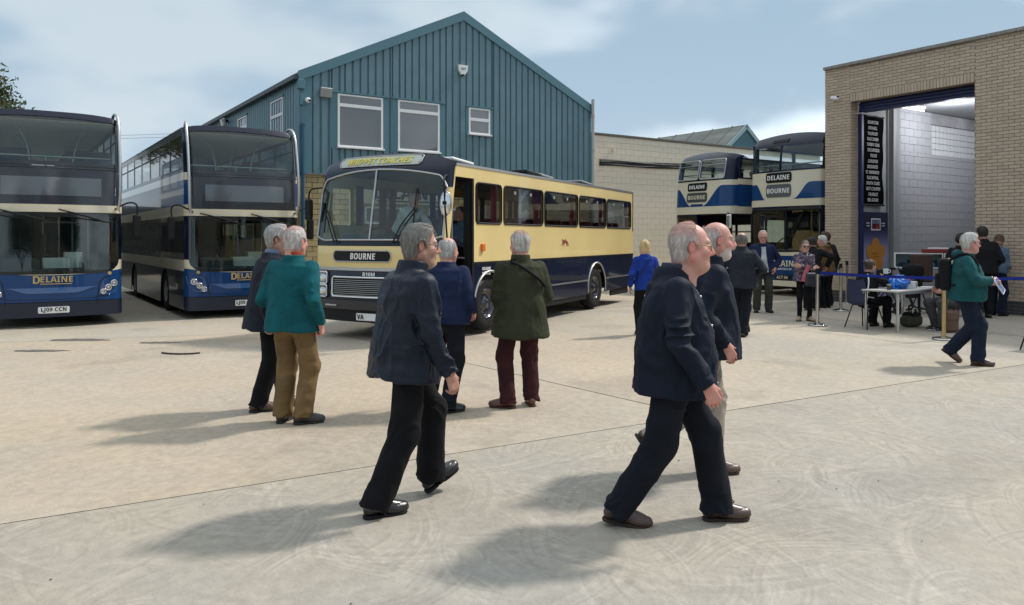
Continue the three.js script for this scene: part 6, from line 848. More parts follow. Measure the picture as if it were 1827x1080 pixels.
// the shirt that shows where a jacket hangs open
function shirtFront(p, y0, y1, w0, w1, m) { const f = p.userData.field; delete p.userData.field; part('shirt', nets((x, y, z) => Math.max(f(x, y, z) - 0.006, Math.abs(x) - lerp(w0, w1, clamp((y - y0) / (y1 - y0))) - 0.01 * Math.sin(y * 9), y0 - y, y - y1, -z + 0.02), [-0.14, y0 - 0.03, 0], [0.14, y1 + 0.03, 0.4], 0.009), m, p); }
const leather = (c, r = 0.38) => phys(rgb(...c), r, { clearcoat: 0.35, clearcoatRoughness: 0.35, bumpMap: rep(grainT, 6), bumpScale: 0.0004 });
const SH = { black: leather([0.008, 0.008, 0.009], 0.3), brown: leather([0.055, 0.026, 0.017]), tan: leather([0.075, 0.04, 0.025], 0.5), russet: leather([0.10, 0.035, 0.018], 0.5), beige: std(rgb(0.36, 0.27, 0.19), 0.8), sand: std(rgb(0.35, 0.22, 0.14), 0.8), dark: std(rgb(0.018, 0.016, 0.015), 0.7) }, laceM = std(rgb(0.03, 0.015, 0.01), 0.8);
const pink = [0.56, 0.285, 0.225], fair = [0.48, 0.275, 0.205];
// walking man in the dark navy jacket, left
{ const o = { at: [-0.66, 4.74], yaw: 124, h: 1.765 };
  person('grey haired man in glasses, navy jacket and black trousers striding past the coach front', { ...o, near: 2, seed: 3.1, wide: 1.05, belly: 0.02, lean: 0.10, stoop: 0.05, hipY: 0.905, skin: fair, fat: 0.5, hair: 'short', hairT: 0.014, hairCol: [0.20, 0.195, 0.18], glasses: 'black', head: [-18, 3, 0], browCol: [0.2, 0.18, 0.15], stubble: true,
    feet: [foot(o, -0.525, 4.97, 0.035, 4, 27), foot(o, -0.80, 4.55, 0, -3, 0)], arms: [{ wrist: [0.23, 0.88, 0.24], pole: [0.3, -0.5, -0.5] }, { wrist: [-0.285, 0.82, 0.15], pole: [-0.4, 0, -1], curl: 0.75 }],
    top: { mat: C.navyWax, hem: -0.155, flare: 0.012, loose: 0.028, collar: 0.055, folds: 1.3, seams: { back: true, yoke: 0.06, hem: true } }, legs: { mat: C.blackT, knee: 0.088, cuff: 0.082 }, shoes: { mat: SH.black, sole: M.rubber, laces: M.black } }); }
// heavy man in the navy jacket, right, with a bearded companion beyond him
{ const o = { at: [0.92, 4.46], yaw: 90, h: 1.78 };
  person('heavy man with thin white hair, gold glasses, navy jacket and brown shoes striding right', { ...o, near: 2, seed: 8.4, wide: 1.03, belly: 0.055, lean: 0.03, stoop: 0.095, hipY: 0.885, skin: pink, scalp: [0.60, 0.33, 0.26], fat: 1.1, hair: 'receding', hairT: 0.008, hairCol: [0.52, 0.47, 0.44], thin: [0.58, 0.33, 0.27], glasses: 'gold', head: [-3, 0, 0], headScale: 1.06, browCol: [0.4, 0.3, 0.26],
    feet: [foot(o, 1.195, 4.50, 0, 2, 2), foot(o, 0.615, 4.42, 0.012, -4, -9)], arms: [{ wrist: [0.28, 0.88, 0.14] }, { wrist: [-0.31, 0.83, 0.13], pole: [-0.4, 0, -1], curl: 0.85 }],
    top: { mat: C.navyDeep, hem: -0.17, flare: 0.012, loose: 0.022, collar: 0.035, fold: true, open: true, folds: 1.25, seams: { hem: true, pocket: 0.0 }, shirt: C.checked, zip: M.alu }, legs: { mat: C.navyT, thigh: 0.108, knee: 0.088, cuff: 0.086 }, shoes: { mat: SH.brown, sole: std(rgb(0.03, 0.018, 0.012), 0.8), laces: laceM } }); }
{ const o = { at: [1.31, 5.44], yaw: 94, h: 1.77 };
  person('bearded man in navy coat and stone trousers walking beside the heavy man', { ...o, near: 1, seed: 12.4, wide: 1.04, belly: 0.03, stoop: 0.06, hipY: 0.925, hipZ: 0.06, skin: pink, fat: 0.4, hair: 'horseshoe', hairT: 0.009, hairCol: [0.55, 0.50, 0.48], thin: [0.58, 0.33, 0.27], beard: [0.58, 0.54, 0.52], head: [-4, 2, 0], feet: [foot(o, 1.40, 5.38, 0, 0, 0), foot(o, 0.98, 5.42, 0.15, 0, -58)], arms: [{}, { wrist: [-0.24, 0.90, 0.12] }],
    top: { mat: C.navyDeep, hem: -0.15, flare: 0.03, loose: 0.03, collar: 0.05, shirt: C.purple, seams: { hem: true } }, legs: { mat: C.stone, cuff: 0.075 }, shoes: { mat: SH.tan, sole: SH.dark } }); }
// pair at the left
{ const o = { at: [-1.955, 6.85], yaw: 163, h: 1.755 };
  person('white haired man in teal fleece and khaki trousers seen from behind', { ...o, near: 1, seed: 21, wide: 1.03, belly: 0.03, lean: 0.03, hipY: 0.925, skin: pink, fat: 0.7, hair: 'crown', hairCol: [0.55, 0.51, 0.49], head: [-8, 4, 0], feet: [foot(o, -2.06, 6.90, 0, 10, 0), foot(o, -1.86, 6.83, 0, -46, 0)], arms: [{ wrist: [0.2, 1.0, 0.2], pole: [0.4, -0.1, -1] }, { wrist: [-0.26, 0.88, 0.03], curl: 0.9 }],
    top: { mat: C.teal, hem: -0.135, flare: 0.03, loose: 0.022, collar: 0.03, folds: 0.9, name: 'fleece', shirt: C.orange, shirtH: 0.06, rib: false }, legs: { mat: C.khaki, thigh: 0.1, knee: 0.086, cuff: 0.08 }, shoes: { mat: leather([0.035, 0.028, 0.023], 0.7), sole: SH.dark } }); }
{ const o = { at: [-2.34, 7.36], yaw: 122, h: 1.78 };
  person('grey haired man in dark blazer standing beside the man in teal fleece', { ...o, near: 1, seed: 27, wide: 1.06, belly: 0.02, lean: 0.09, stoop: 0.05, hipX: 0.0, skin: fair, fat: 0.3, hair: 'short', hairT: 0.02, hairCol: [0.36, 0.35, 0.34], head: [-22, 4, 0], glasses: 'black', feet: [foot(o, -2.22, 7.52, 0, 8, 0), foot(o, -2.41, 7.30, 0, -6, 0)], arms: [{ wrist: [0.2, 1.0, 0.25] }, { wrist: [-0.27, 0.86, -0.06], curl: 0.8 }],
    top: { mat: C.blazer, hem: -0.20, flare: 0.03, loose: 0.02, collar: 0.015, folds: 0.8, shirt: C.stripe, shirtH: 0.05 }, legs: { mat: C.blackT }, shoes: { mat: SH.tan, sole: SH.dark } }); }
// the two by the coach door
{ const o = { at: [-0.645, 7.36], yaw: 158, h: 1.665 };
  person('short white haired man in navy blouson looking at the coach doorway', { ...o, near: 1, seed: 33, wide: 1.03, belly: 0.03, lean: 0.10, roll: -0.05, hipX: -0.02, stoop: 0.045, skin: pink, fat: 0.6, hair: 'horseshoe', hairCol: [0.50, 0.48, 0.47], head: [-6, 4, 0], feet: [foot(o, -0.80, 7.36, 0, 10, 0), foot(o, -0.60, 7.26, 0, -30, 0)], arms: [{ wrist: [0.16, 1.0, 0.25], pole: [0.35, -0.2, -1] }, { wrist: [-0.2, 0.97, 0.25], pole: [-0.45, -0.2, -1] }],
    top: { mat: C.navyBright, hem: -0.10, flare: 0.02, loose: 0.026, collar: 0.03, rib: true, folds: 0.9 }, legs: { mat: C.navyT, thigh: 0.1, cuff: 0.078 }, shoes: { mat: SH.black, sole: SH.dark } }); }
{ const o = { at: [0.085, 7.52], yaw: 194, h: 1.72 };
  const P = person('balding man in long olive parka and maroon trousers facing the coach', { ...o, near: 1, seed: 41, wide: 1.06, belly: 0.04, lean: 0.01, skin: pink, fat: 0.7, hair: 'crown', hairCol: [0.52, 0.49, 0.47], head: [14, 2, 0], feet: [foot(o, -0.04, 7.47, 0, 62, 0), foot(o, 0.19, 7.58, 0, -8, 0)], arms: [{ wrist: [0.17, 1.0, 0.27], pole: [0.35, -0.2, -1] }, { wrist: [-0.22, 0.95, 0.22], pole: [-0.45, -0.2, -1] }],
    top: { mat: C.olive, hem: -0.245, flare: 0.06, loose: 0.026, collar: 0.05, folds: 1.0, dip: 0.08, seams: { hem: true, yoke: 0.36 } }, legs: { mat: C.wine }, shoes: { mat: SH.russet, sole: std(rgb(0.05, 0.018, 0.01), 0.7) } });
  const st = part('shoulder_strap', tube([[0.06, 0.50, -0.06], [0.12, 0.49, -0.085], [0.04, 0.44, -0.155], [-0.06, 0.37, -0.185], [-0.15, 0.30, -0.175], [-0.22, 0.24, -0.10]].map((p) => P.TP(...p)), 0.015, 30, 6), C.black, P.t); st.scale.z = 1; }
// further off
{ const o = { at: [2.27, 13.1], yaw: 182, h: 1.62 }; const P = person('blonde woman in bright blue jacket standing at the rear of the coach', { ...o, female: true, seed: 51, skin: fair, hair: 'long', hairCol: [0.50, 0.36, 0.17], top: { mat: C.royal, hem: -0.13, loose: 0.01, collar: 0.02 }, legs: { mat: C.blackT }, shoes: { mat: SH.black }, arms: [{ wrist: [0.27, 0.87, 0.02] }, {}] });
  part('bag_strap', tube([[-0.1, 0.47, -0.09], [0, 0.36, -0.16], [0.14, 0.12, -0.18]].map((p) => P.TP(...p)), 0.008, 16, 6), M.black, P.t); }
{ const o = { at: [3.88, 13.0], yaw: 158, h: 1.76 }; person('balding man in dark slate coat walking towards the old double deckers', { ...o, seed: 57, wide: 1.04, skin: pink, hair: 'horseshoe', hairCol: [0.12, 0.11, 0.10], hipY: 0.915, feet: [foot(o, 3.98, 13.15, 0, 0, 0), foot(o, 3.86, 12.85, 0, -5, 0)], arms: [{ wrist: [0.2, 1.0, 0.2], pole: [1, 0, -1] }, { wrist: [-0.2, 1.02, 0.18], pole: [-1, 0, -1] }], top: { mat: C.slate, hem: -0.15, flare: 0.04, loose: 0.03, collar: 0.05 }, legs: { mat: C.navyT }, shoes: { mat: SH.brown } }); }
{ const o = { at: [4.12, 14.6], yaw: 75, h: 1.62 }; person('young woman with tied brown hair in pale grey top, half hidden by the slate coat', { ...o, female: true, seed: 61, skin: [0.50, 0.30, 0.22], hair: 'bun', hairCol: [0.07, 0.04, 0.025], top: { mat: C.greyTop, hem: -0.1, loose: 0.01, collar: 0.01, name: 'jumper' }, legs: { mat: C.jeans }, shoes: { mat: SH.black } }); }
{ const o = { at: [5.57, 17.1], yaw: -8, h: 1.82 }; person('tall white haired man in open navy jacket and pale shirt facing the yard', { ...o, keepField: true, seed: 67, wide: 1.05, skin: pink, hair: 'receding', hairCol: [0.5, 0.48, 0.46], head: [-8, 15, 0], glasses: 'black', arms: [{ wrist: [0.24, 0.93, 0.10], pole: [1, 0, -0.8] }, { wrist: [-0.24, 0.93, 0.10], pole: [-1, 0, -0.8] }], feet: [[0.12, 0, 0, 14, 0], [-0.12, 0, 0, -14, 0]], top: { mat: C.navyBright, hem: -0.12, flare: 0.04, loose: 0.03, collar: 0.012 }, legs: { mat: C.greenGrey }, shoes: { mat: SH.dark } });
  shirtFront(PEOPLE[PEOPLE.length - 1], 0.85, 1.38, 0.085, 0.05, C.white); }
{ const o = { at: [5.83, 15.35], yaw: -3, h: 1.61 }; const P = person('woman in sunglasses and patterned jacket with her arms folded beside the belt post', { ...o, female: true, seed: 73, skin: [0.50, 0.30, 0.22], hair: 'bob', hairCol: [0.045, 0.03, 0.022], glasses: 'dark', head: [0, 4, 0], feet: [[0.1, 0, 0.02, 22, 0], [-0.1, 0, 0, -28, 0]], arms: [{ wrist: [-0.13, 1.17, 0.19], pole: [1, -0.6, -0.1], dir: [-1, 0.1, -0.1], palm: [0, 0, -1], thumb: [0, 1, 0] }, { wrist: [0.13, 1.12, 0.21], pole: [-1, -0.6, -0.1], dir: [1, 0.1, -0.1], palm: [0, 0, -1], thumb: [0, 1, 0] }], top: { mat: C.floral, hem: -0.1, loose: 0.02, collar: 0.03 }, legs: { mat: C.blackT, thigh: 0.078, knee: 0.056, cuff: 0.046 }, shoes: { mat: SH.beige } });
  const b = thing('handbag', 'navy leather handbag hanging in front of the woman in sunglasses', 'bag'); place(b, 5.90, 0, -15.1); part('pouch', rbox(0.30, 0.26, 0.10, 0, 0.83, 0, 0.05, 3), leather([0.012, 0.016, 0.03], 0.5), b); part('flap', rbox(0.29, 0.13, 0.11, 0, 0.91, 0.004, 0.05, 3), leather([0.014, 0.018, 0.035], 0.5), b); part('strap', tube([[-0.15, 0.95, 0], [-0.16, 1.1, 0.02], [-0.10, 1.28, -0.02], [-0.06, 1.36, -0.14]], 0.012, 20, 6), leather([0.012, 0.016, 0.03], 0.5), b);
  const s = thing('scarf', 'pink scarf tucked under the folded arms of the woman in sunglasses', 'scarf'); place(s, 5.79, 0, -15.1); part('scarf', new THREE.TubeGeometry(new THREE.CatmullRomCurve3([V(0.03, 1.12, 0.02), V(-0.02, 1.0, 0.03), V(-0.05, 0.88, 0.01), V(-0.07, 0.8, 0)]), 16, 0.045, 8).scale(1, 1, 0.5), cloth([0.55, 0.16, 0.19]), s); }
// the little queue by the brick pier
{ const o = { at: [6.85, 17.6], yaw: 150, h: 1.70 }; person('dark haired person in black coat bending at the queue in front of the preserved bus', { ...o, seed: 79, lean: 0.22, hair: 'bob', hairCol: [0.02, 0.016, 0.014], skin: fair, arms: [{ wrist: [0.1, 1.1, 0.3], pole: [1, 0, -0.2] }, { wrist: [-0.32, 1.02, 0.12], pole: [-1, 0.2, -0.3] }], top: { mat: C.black, hem: -0.15, loose: 0.03, collar: 0.03 }, legs: { mat: C.blackT }, shoes: { mat: SH.black } }); }
{ const o = { at: [7.42, 18.2], yaw: 215, h: 1.72 }; person('white haired person in tan hooded coat by the brick garage pier', { ...o, seed: 83, lean: 0.1, hair: 'short', hairCol: [0.50, 0.48, 0.46], skin: pink, head: [25, 12, 0], arms: [{ wrist: [0.15, 1.05, 0.25] }, { wrist: [-0.1, 1.06, 0.25], pole: [-1, 0, -0.6] }], top: { mat: C.tan, hem: -0.12, flare: 0.02, loose: 0.035, collar: 0.02, hood: true }, legs: { mat: C.blackT, thigh: 0.1, cuff: 0.08 }, shoes: { mat: SH.black } }); }
{ const o = { at: [7.68, 18.75], yaw: 200, h: 1.80 }; person('brown haired person in black jacket behind the tan hooded coat', { ...o, seed: 89, hair: 'short', hairT: 0.02, hairCol: [0.06, 0.03, 0.02], skin: fair, head: [20, 0, 0], top: { mat: C.black, hem: -0.2, loose: 0.03, collar: 0.03 }, legs: { mat: C.blackT }, shoes: { mat: SH.dark } }); }
// man with the leaflet
{ const o = { at: [5.93, 10.05], yaw: 62, h: 1.745 }; const P = person('man in sunglasses and teal hooded top with a leaflet and black rucksack', { ...o, near: 1, seed: 97, wide: 1.08, belly: 0.045, lean: 0.02, stoop: 0.04, hipY: 0.90, skin: pink, fat: 0.7, hair: 'short', hairT: 0.013, hairCol: [0.55, 0.53, 0.51], glasses: 'dark', head: [22, 2, 0], feet: [foot(o, 6.02, 9.94, 0, 12, 0), foot(o, 5.86, 10.27, 0.085, -12, -36)],
    arms: [{ wrist: [0.07, 1.06, 0.29], pole: [1, -0.5, -0.3], dir: [-0.55, 0.0, 0.8], palm: [-0.5, 0, -0.6], thumb: [0, 1, 0], curl: 0.7 }, { wrist: [-0.13, 1.085, 0.26], pole: [-1, -0.5, -0.3], dir: [0.75, -0.1, 0.6], palm: [0.4, 0, -0.8], thumb: [0, 1, 0], curl: 0.7 }],
    top: { mat: C.hoodie, hem: -0.10, flare: 0.02, loose: 0.03, collar: 0.025, rib: true, hood: true, name: 'hooded_top', folds: 1.0 }, legs: { mat: C.jeans, knee: 0.086, cuff: 0.08 }, shoes: { mat: SH.tan, sole: std(rgb(0.05, 0.025, 0.015), 0.8) } });
  const wp = (p) => { const v = V(...p).multiplyScalar(P.k).applyAxisAngle(V(0, 1, 0), o.yaw * Math.PI / 180); return v.add(V(o.at[0], 0, -o.at[1])); };
  const lf = thing('leaflet', 'folded photo leaflet held by the man in the teal hooded top', 'leaflet'); lf.position.copy(wp([-0.03, 1.03, 0.37])); lf.rotation.set(-0.5, o.yaw * Math.PI / 180 - 0.5, 0.75);
  const print = dataTex(64, (u, v) => { const b = tfbm(u, v, 4, 5, 3); return u < 0.05 || u > 0.95 || v < 0.05 || v > 0.95 ? [0.9, 0.92, 0.95] : [0.30 + 0.25 * v + 0.2 * b, 0.36 + 0.25 * v + 0.2 * b, 0.50 + 0.25 * v + 0.1 * b]; });
  part('sheet', box(0.13, 0.21, 0.004), new THREE.MeshStandardMaterial({ map: print, roughness: 0.4 }), lf); part('fold', box(0.13, 0.21, 0.003, 0.004, 0.004, -0.012, 0.06), M.white, lf);
  const rk = thing('rucksack', 'black rucksack on the back of the man with the leaflet', 'bag'); rk.position.copy(wp([0, 0, 0])); rk.rotation.y = o.yaw * Math.PI / 180; rk.scale.setScalar(P.k);
  part('pack', rbox(0.30, 0.42, 0.15, 0, 1.16, -0.235, 0.06, 4), C.black, rk); part('pocket', rbox(0.24, 0.2, 0.06, 0, 1.07, -0.32, 0.03, 3), C.black, rk); for (const sx of [-1, 1]) part('strap', tube([[sx * 0.10, 1.34, -0.18], [sx * 0.125, 1.425, -0.05], [sx * 0.145, 1.38, 0.08], [sx * 0.16, 1.25, 0.13], [sx * 0.205, 1.1, 0.06], [sx * 0.17, 1.02, -0.17]], 0.016, 40, 6), C.black, rk); }
// by the right hand pier
{ const o = { at: [9.75, 15.9], yaw: 172, h: 1.90 }; person('tall dark haired man in black jacket with his back turned near the right garage pier', { ...o, seed: 101, skin: [0.40, 0.22, 0.15], hair: 'short', hairCol: [0.015, 0.013, 0.012], wide: 1.05, arms: [{}, { wrist: [-0.22, 0.95, 0.12] }], top: { mat: C.black, hem: -0.12, flare: 0.02, loose: 0.03, collar: 0.04 }, legs: { mat: C.blackT }, shoes: { mat: SH.black } }); }
{ const o = { at: [10.3, 16.35], yaw: 120, h: 1.74 }; person('brown haired person in pale denim shirt leaning forward by the right garage pier', { ...o, female: true, seed: 103, lean: 0.14, skin: fair, hair: 'bob', hairCol: [0.09, 0.045, 0.025], head: [0, 22, 0], arms: [{ wrist: [0.1, 1.05, 0.3] }, { wrist: [-0.1, 1.02, 0.3] }], top: { mat: C.denim, hem: -0.05, loose: 0.02, collar: 0.02, name: 'shirt' }, legs: { mat: C.jeans }, shoes: { mat: SH.dark } }); }
{ const o = { at: [9.45, 16.2], yaw: 130, h: 1.75 }; person('dark haired person in black top and light jeans behind the man with the leaflet', { ...o, seed: 107, skin: fair, hair: 'short', hairT: 0.025, hairCol: [0.02, 0.016, 0.014], top: { mat: C.black, hem: -0.1, loose: 0.02, collar: 0.03 }, legs: { mat: C.lightJeans }, shoes: { mat: SH.russet } }); }
// the two at the table
{ const o = { at: [6.52, 14.15], yaw: 118, h: 1.68 }; person('seated person with tied brown hair in black jacket with white stripe at the ticket table', { ...o, female: true, seed: 109, seated: true, hipY: 0.50, lean: 0.12, stoop: 0.05, skin: fair, hair: 'bun', hairCol: [0.05, 0.028, 0.018], head: [-8, 6, 0], feet: [[0.14, 0, 0.36, 5, 0], [-0.12, 0, 0.42, -5, 0]], arms: [{ wrist: [0.12, 0.86, 0.36], pole: [1, -0.3, -0.3] }, { wrist: [-0.08, 0.93, 0.36], pole: [-1, -0.5, -0.2], dir: [0.4, 0.3, 0.8], palm: [0.8, 0, 0], thumb: [0, 1, 0], curl: 0.8 }], top: { mat: C.black, hem: -0.02, loose: 0.025, collar: 0.04 }, legs: { mat: C.blackT }, shoes: { mat: SH.black } });
  const p = PEOPLE[PEOPLE.length - 1]; part('white_piping', tube([[-0.12, 1.02, -0.12], [-0.17, 0.92, -0.16], [-0.17, 0.76, -0.175], [-0.12, 0.62, -0.17], [-0.2, 0.58, -0.05]], 0.012, 24, 6), M.white, p); }
{ const o = { at: [7.95, 13.85], yaw: -72, h: 1.72 }; person('seated person in dark grey top and trousers on the green chair behind the rucksack', { ...o, seed: 113, seated: true, hipY: 0.50, lean: 0.16, skin: fair, hair: 'short', hairCol: [0.5, 0.42, 0.32], feet: [[0.16, 0, 0.40, 10, 0], [-0.1, 0, 0.30, -5, 0]], arms: [{ wrist: [0.1, 0.72, 0.34] }, { wrist: [-0.12, 0.74, 0.32] }], top: { mat: C.darkGrey, hem: -0.02, loose: 0.03, collar: 0.03 }, legs: { mat: cloth([0.075, 0.078, 0.085]), thigh: 0.095, cuff: 0.075 }, shoes: { mat: SH.black, sole: M.white } }); }
// inside the vehicles
const inVeh = (g, x, y, z) => V(x, y, z).applyAxisAngle(V(0, 1, 0), g.rotation.y).add(g.position);
{ const q = inVeh(coach, 0.25, 0.88, -0.95); person('driver in pale shirt leaning across behind the coach windscreen', { at: [q.x, -q.z], y: q.y, yaw: 30, h: 1.6, seed: 121, lean: 0.6, twist: 0.3, hipX: -0.25, skin: fair, hair: 'short', hairCol: [0.2, 0.19, 0.18], arms: [{ wrist: [0.25, 0.75, 0.5], pole: [1, 0, -0.5] }, { wrist: [-0.1, 0.8, 0.5], pole: [-1, 0, -0.5] }], top: { mat: C.white, hem: -0.03, loose: 0.02, collar: 0.02, name: 'shirt' }, legs: { mat: C.blackT }, shoes: { mat: SH.black } }); }
{ const q = inVeh(coach, 0.60, 0.92, -1.95); person('passenger in grey clothes seated just inside the coach doorway', { at: [q.x, -q.z], y: q.y, yaw: -50, h: 1.72, seed: 127, seated: true, hipY: 0.48, skin: fair, hair: 'short', hairCol: [0.03, 0.025, 0.02], feet: [[0.12, 0, 0.36, 0, 0], [-0.12, 0, 0.36, 0, 0]], top: { mat: C.stripe, hem: -0.02, loose: 0.02, collar: 0.03 }, legs: { mat: C.blackT }, shoes: { mat: SH.black }, arms: [{ wrist: [0.12, 0.72, 0.3] }, { wrist: [-0.12, 0.72, 0.3] }] }); }
{ const h = scene.children.find((o) => (o.userData.label ?? '').startsWith('older round')), q = inVeh(h, 0.72, 2.5, -1.75); person('passenger seated upstairs at the front of the round roofed double decker', { at: [q.x, -q.z], y: q.y, yaw: -20, h: 1.75, seed: 131, seated: true, hipY: 0.50, skin: fair, hair: 'horseshoe', hairCol: [0.2, 0.15, 0.12], feet: [[0.12, 0, 0.36, 0, 0], [-0.12, 0, 0.36, 0, 0]], top: { mat: C.black, hem: -0.02, loose: 0.02, collar: 0.03 }, legs: { mat: C.blackT }, shoes: { mat: SH.black }, arms: [{ wrist: [0.12, 0.72, 0.3] }, { wrist: [-0.12, 0.72, 0.3] }] }); }
// ------------------------------------------------------------------ things in and before the garage doorway
const brass = std(rgb(0.50, 0.40, 0.20), 0.28, { metalness: 1 });
const POSTS = [], DR = -0.42;
function post(label, x, d, m) { const t = thing('barrier_post', label, 'barrier post', 'belt barrier posts before the garage'); place(t, x, 0, -d); part('base', new THREE.LatheGeometry([[0, 0], [0.17, 0], [0.175, 0.012], [0.165, 0.028], [0.06, 0.05], [0.035, 0.065], [0, 0.065]].map((p) => new THREE.Vector2(...p)), 36), M.steel, t); part('post', cyl(0.032, 0.032, 0.96, 0, 0.53, 0, 20), m, t); part('head', [cyl(0.036, 0.036, 0.09, 0, 1.015, 0, 20), cyl(0.036, 0.03, 0.015, 0, 1.067, 0, 20)], M.black, t); POSTS.push([x, d]); return t; }
post('steel belt post standing beside the woman in sunglasses', 5.76, 14.5, M.steel); post('steel belt post in front of the brick pier', 7.44, 17.4, M.steel); post('belt post furthest back, just right of the pier post', 8.45, 19.4, M.steel); post('brassy belt post behind the legs of the man with the leaflet', 7.02, 12.5, brass);
function belt(label, a, b, sag, m) { const t = thing('barrier_belt', label, 'barrier belt'), n = 24, A = V(...a), B = V(...b), pos = [], idx = []; const side = V(0, 0, 0); for (let i = 0; i <= n; i++) { const p = A.clone().lerp(B, i / n); p.y -= sag * 4 * (i / n) * (1 - i / n); const w = 0.024, tw = 0.004 * Math.sin(i); pos.push(p.x + tw, p.y - w, p.z, p.x - tw, p.y + w, p.z, p.x + tw, p.y - w, p.z - 0.003, p.x - tw, p.y + w, p.z - 0.003); } for (let i = 0; i < n; i++) for (const [p, q] of [[0, 1], [1, 3], [3, 2], [2, 0]]) { const k = i * 4; idx.push(k + p, k + 4 + p, k + q, k + q, k + 4 + p, k + 4 + q); } const g = new THREE.BufferGeometry(); g.setAttribute('position', new THREE.Float32BufferAttribute(pos, 3)); g.setIndex(idx); const c = clean(g); c.computeVertexNormals(); part('belt', c, m, t); return t; }
const beltM = cloth([0.012, 0.03, 0.30], 0.75);
belt('blue retractable belt stretched in front of the ticket table', [5.79, 1.0, -14.5], [6.99, 1.0, -12.52], 0.02, beltM); belt('blue retractable belt running out of the picture on the right', [7.05, 1.0, -12.5], [9.6, 1.02, -12.9], 0.03, beltM); belt('dark blue belt between the pier post and the queue', [7.41, 1.0, -17.4], [5.8, 0.98, -14.55], 0.1, cloth([0.012, 0.018, 0.08]));
const TR = Math.atan2(-0.6, 0.8) * -1;       // the table runs away to the right
{ const t = thing('ticket_table', 'grey folding table with chrome legs in front of the garage doorway', 'table'); place(t, 6.70 + 0.8 * 0.75 - 0.6 * 0.33, 0, -(13.35 + 0.6 * 0.75 + 0.8 * 0.33), TR);
  part('top', rbox(1.5, 0.03, 0.66, 0, 0.715, 0, 0.008), std(rgb(0.48, 0.47, 0.45), 0.5), t); part('edge', [rbox(1.48, 0.05, 0.02, 0, 0.68, 0.30, 0.004), rbox(1.48, 0.05, 0.02, 0, 0.68, -0.30, 0.004)], M.grey, t);
  for (const x of [-0.68, 0.68]) for (const z of [-0.28, 0.28]) { part('leg', bar([x, 0.7, z], [x * 1.02, 0.0, z * 1.05], 0.016, 12), M.alu, t); part('leg', bar([x - 0.05 * Math.sign(x), 0.7, z], [x * 0.98, 0.0, z * 1.05], 0.012, 10), M.chrome, t); } }
const onTable = (x, z) => V(x, 0.732, z).applyAxisAngle(V(0, 1, 0), TR).add(V(6.70 + 0.8 * 0.75 - 0.6 * 0.33, 0, -(13.35 + 0.6 * 0.75 + 0.8 * 0.33)));
function chair(label, x, d, yaw, m) { const t = thing('stacking_chair', label, 'chair', 'moulded chairs round the ticket table'); place(t, x, 0, -d, yaw * Math.PI / 180); const g = new THREE.PlaneGeometry(0.44, 0.9, 10, 18), p = g.attributes.position; for (let i = 0; i < p.count; i++) { const u = p.getX(i), s = p.getY(i) + 0.45; let y, z; if (s < 0.42) { z = 0.2 - s; y = 0.44 - 0.02 * Math.sin(s / 0.42 * 3.14); } else { const q = s - 0.42; z = -0.22 - 0.16 * q - 0.02 * Math.cos(q * 6); y = 0.44 + q * 0.93; } p.setXYZ(i, u * (s > 0.42 ? 1 - 0.25 * ((s - 0.42) / 0.48) ** 3 : 1), y + 0.5 * u * u, z + (s > 0.42 ? 0.6 * u * u : 0)); } g.computeVertexNormals(); const b = g.clone(); b.translate(0, -0.008, -0.006); part('shell', [g, b], m, t); for (const sx of [-1, 1]) for (const sz of [-1, 1]) part('leg', bar([sx * 0.16, 0.43, sz * 0.13], [sx * 0.24, 0, sz * 0.25], 0.011, 10), M.black, t); part('cross_bar', [bar([-0.16, 0.42, 0.13], [0.16, 0.42, 0.13], 0.01), bar([-0.16, 0.42, -0.13], [0.16, 0.42, -0.13], 0.01)], M.black, t); return t; }
chair('navy moulded chair under the seated person in striped jacket', 6.50, 14.16, 118, std(rgb(0.012, 0.022, 0.07), 0.5)); chair('green moulded chair behind the man with the leaflet', 7.98, 13.84, -72, std(rgb(0.01, 0.15, 0.07), 0.5)); chair('green moulded chair cut off by the right picture edge', 7.86, 11.3, -60, std(rgb(0.01, 0.16, 0.08), 0.5));
const put = (o, x, z, ry = 0) => { o.position.copy(onTable(x, z)); o.rotation.y = TR + ry; return o; };
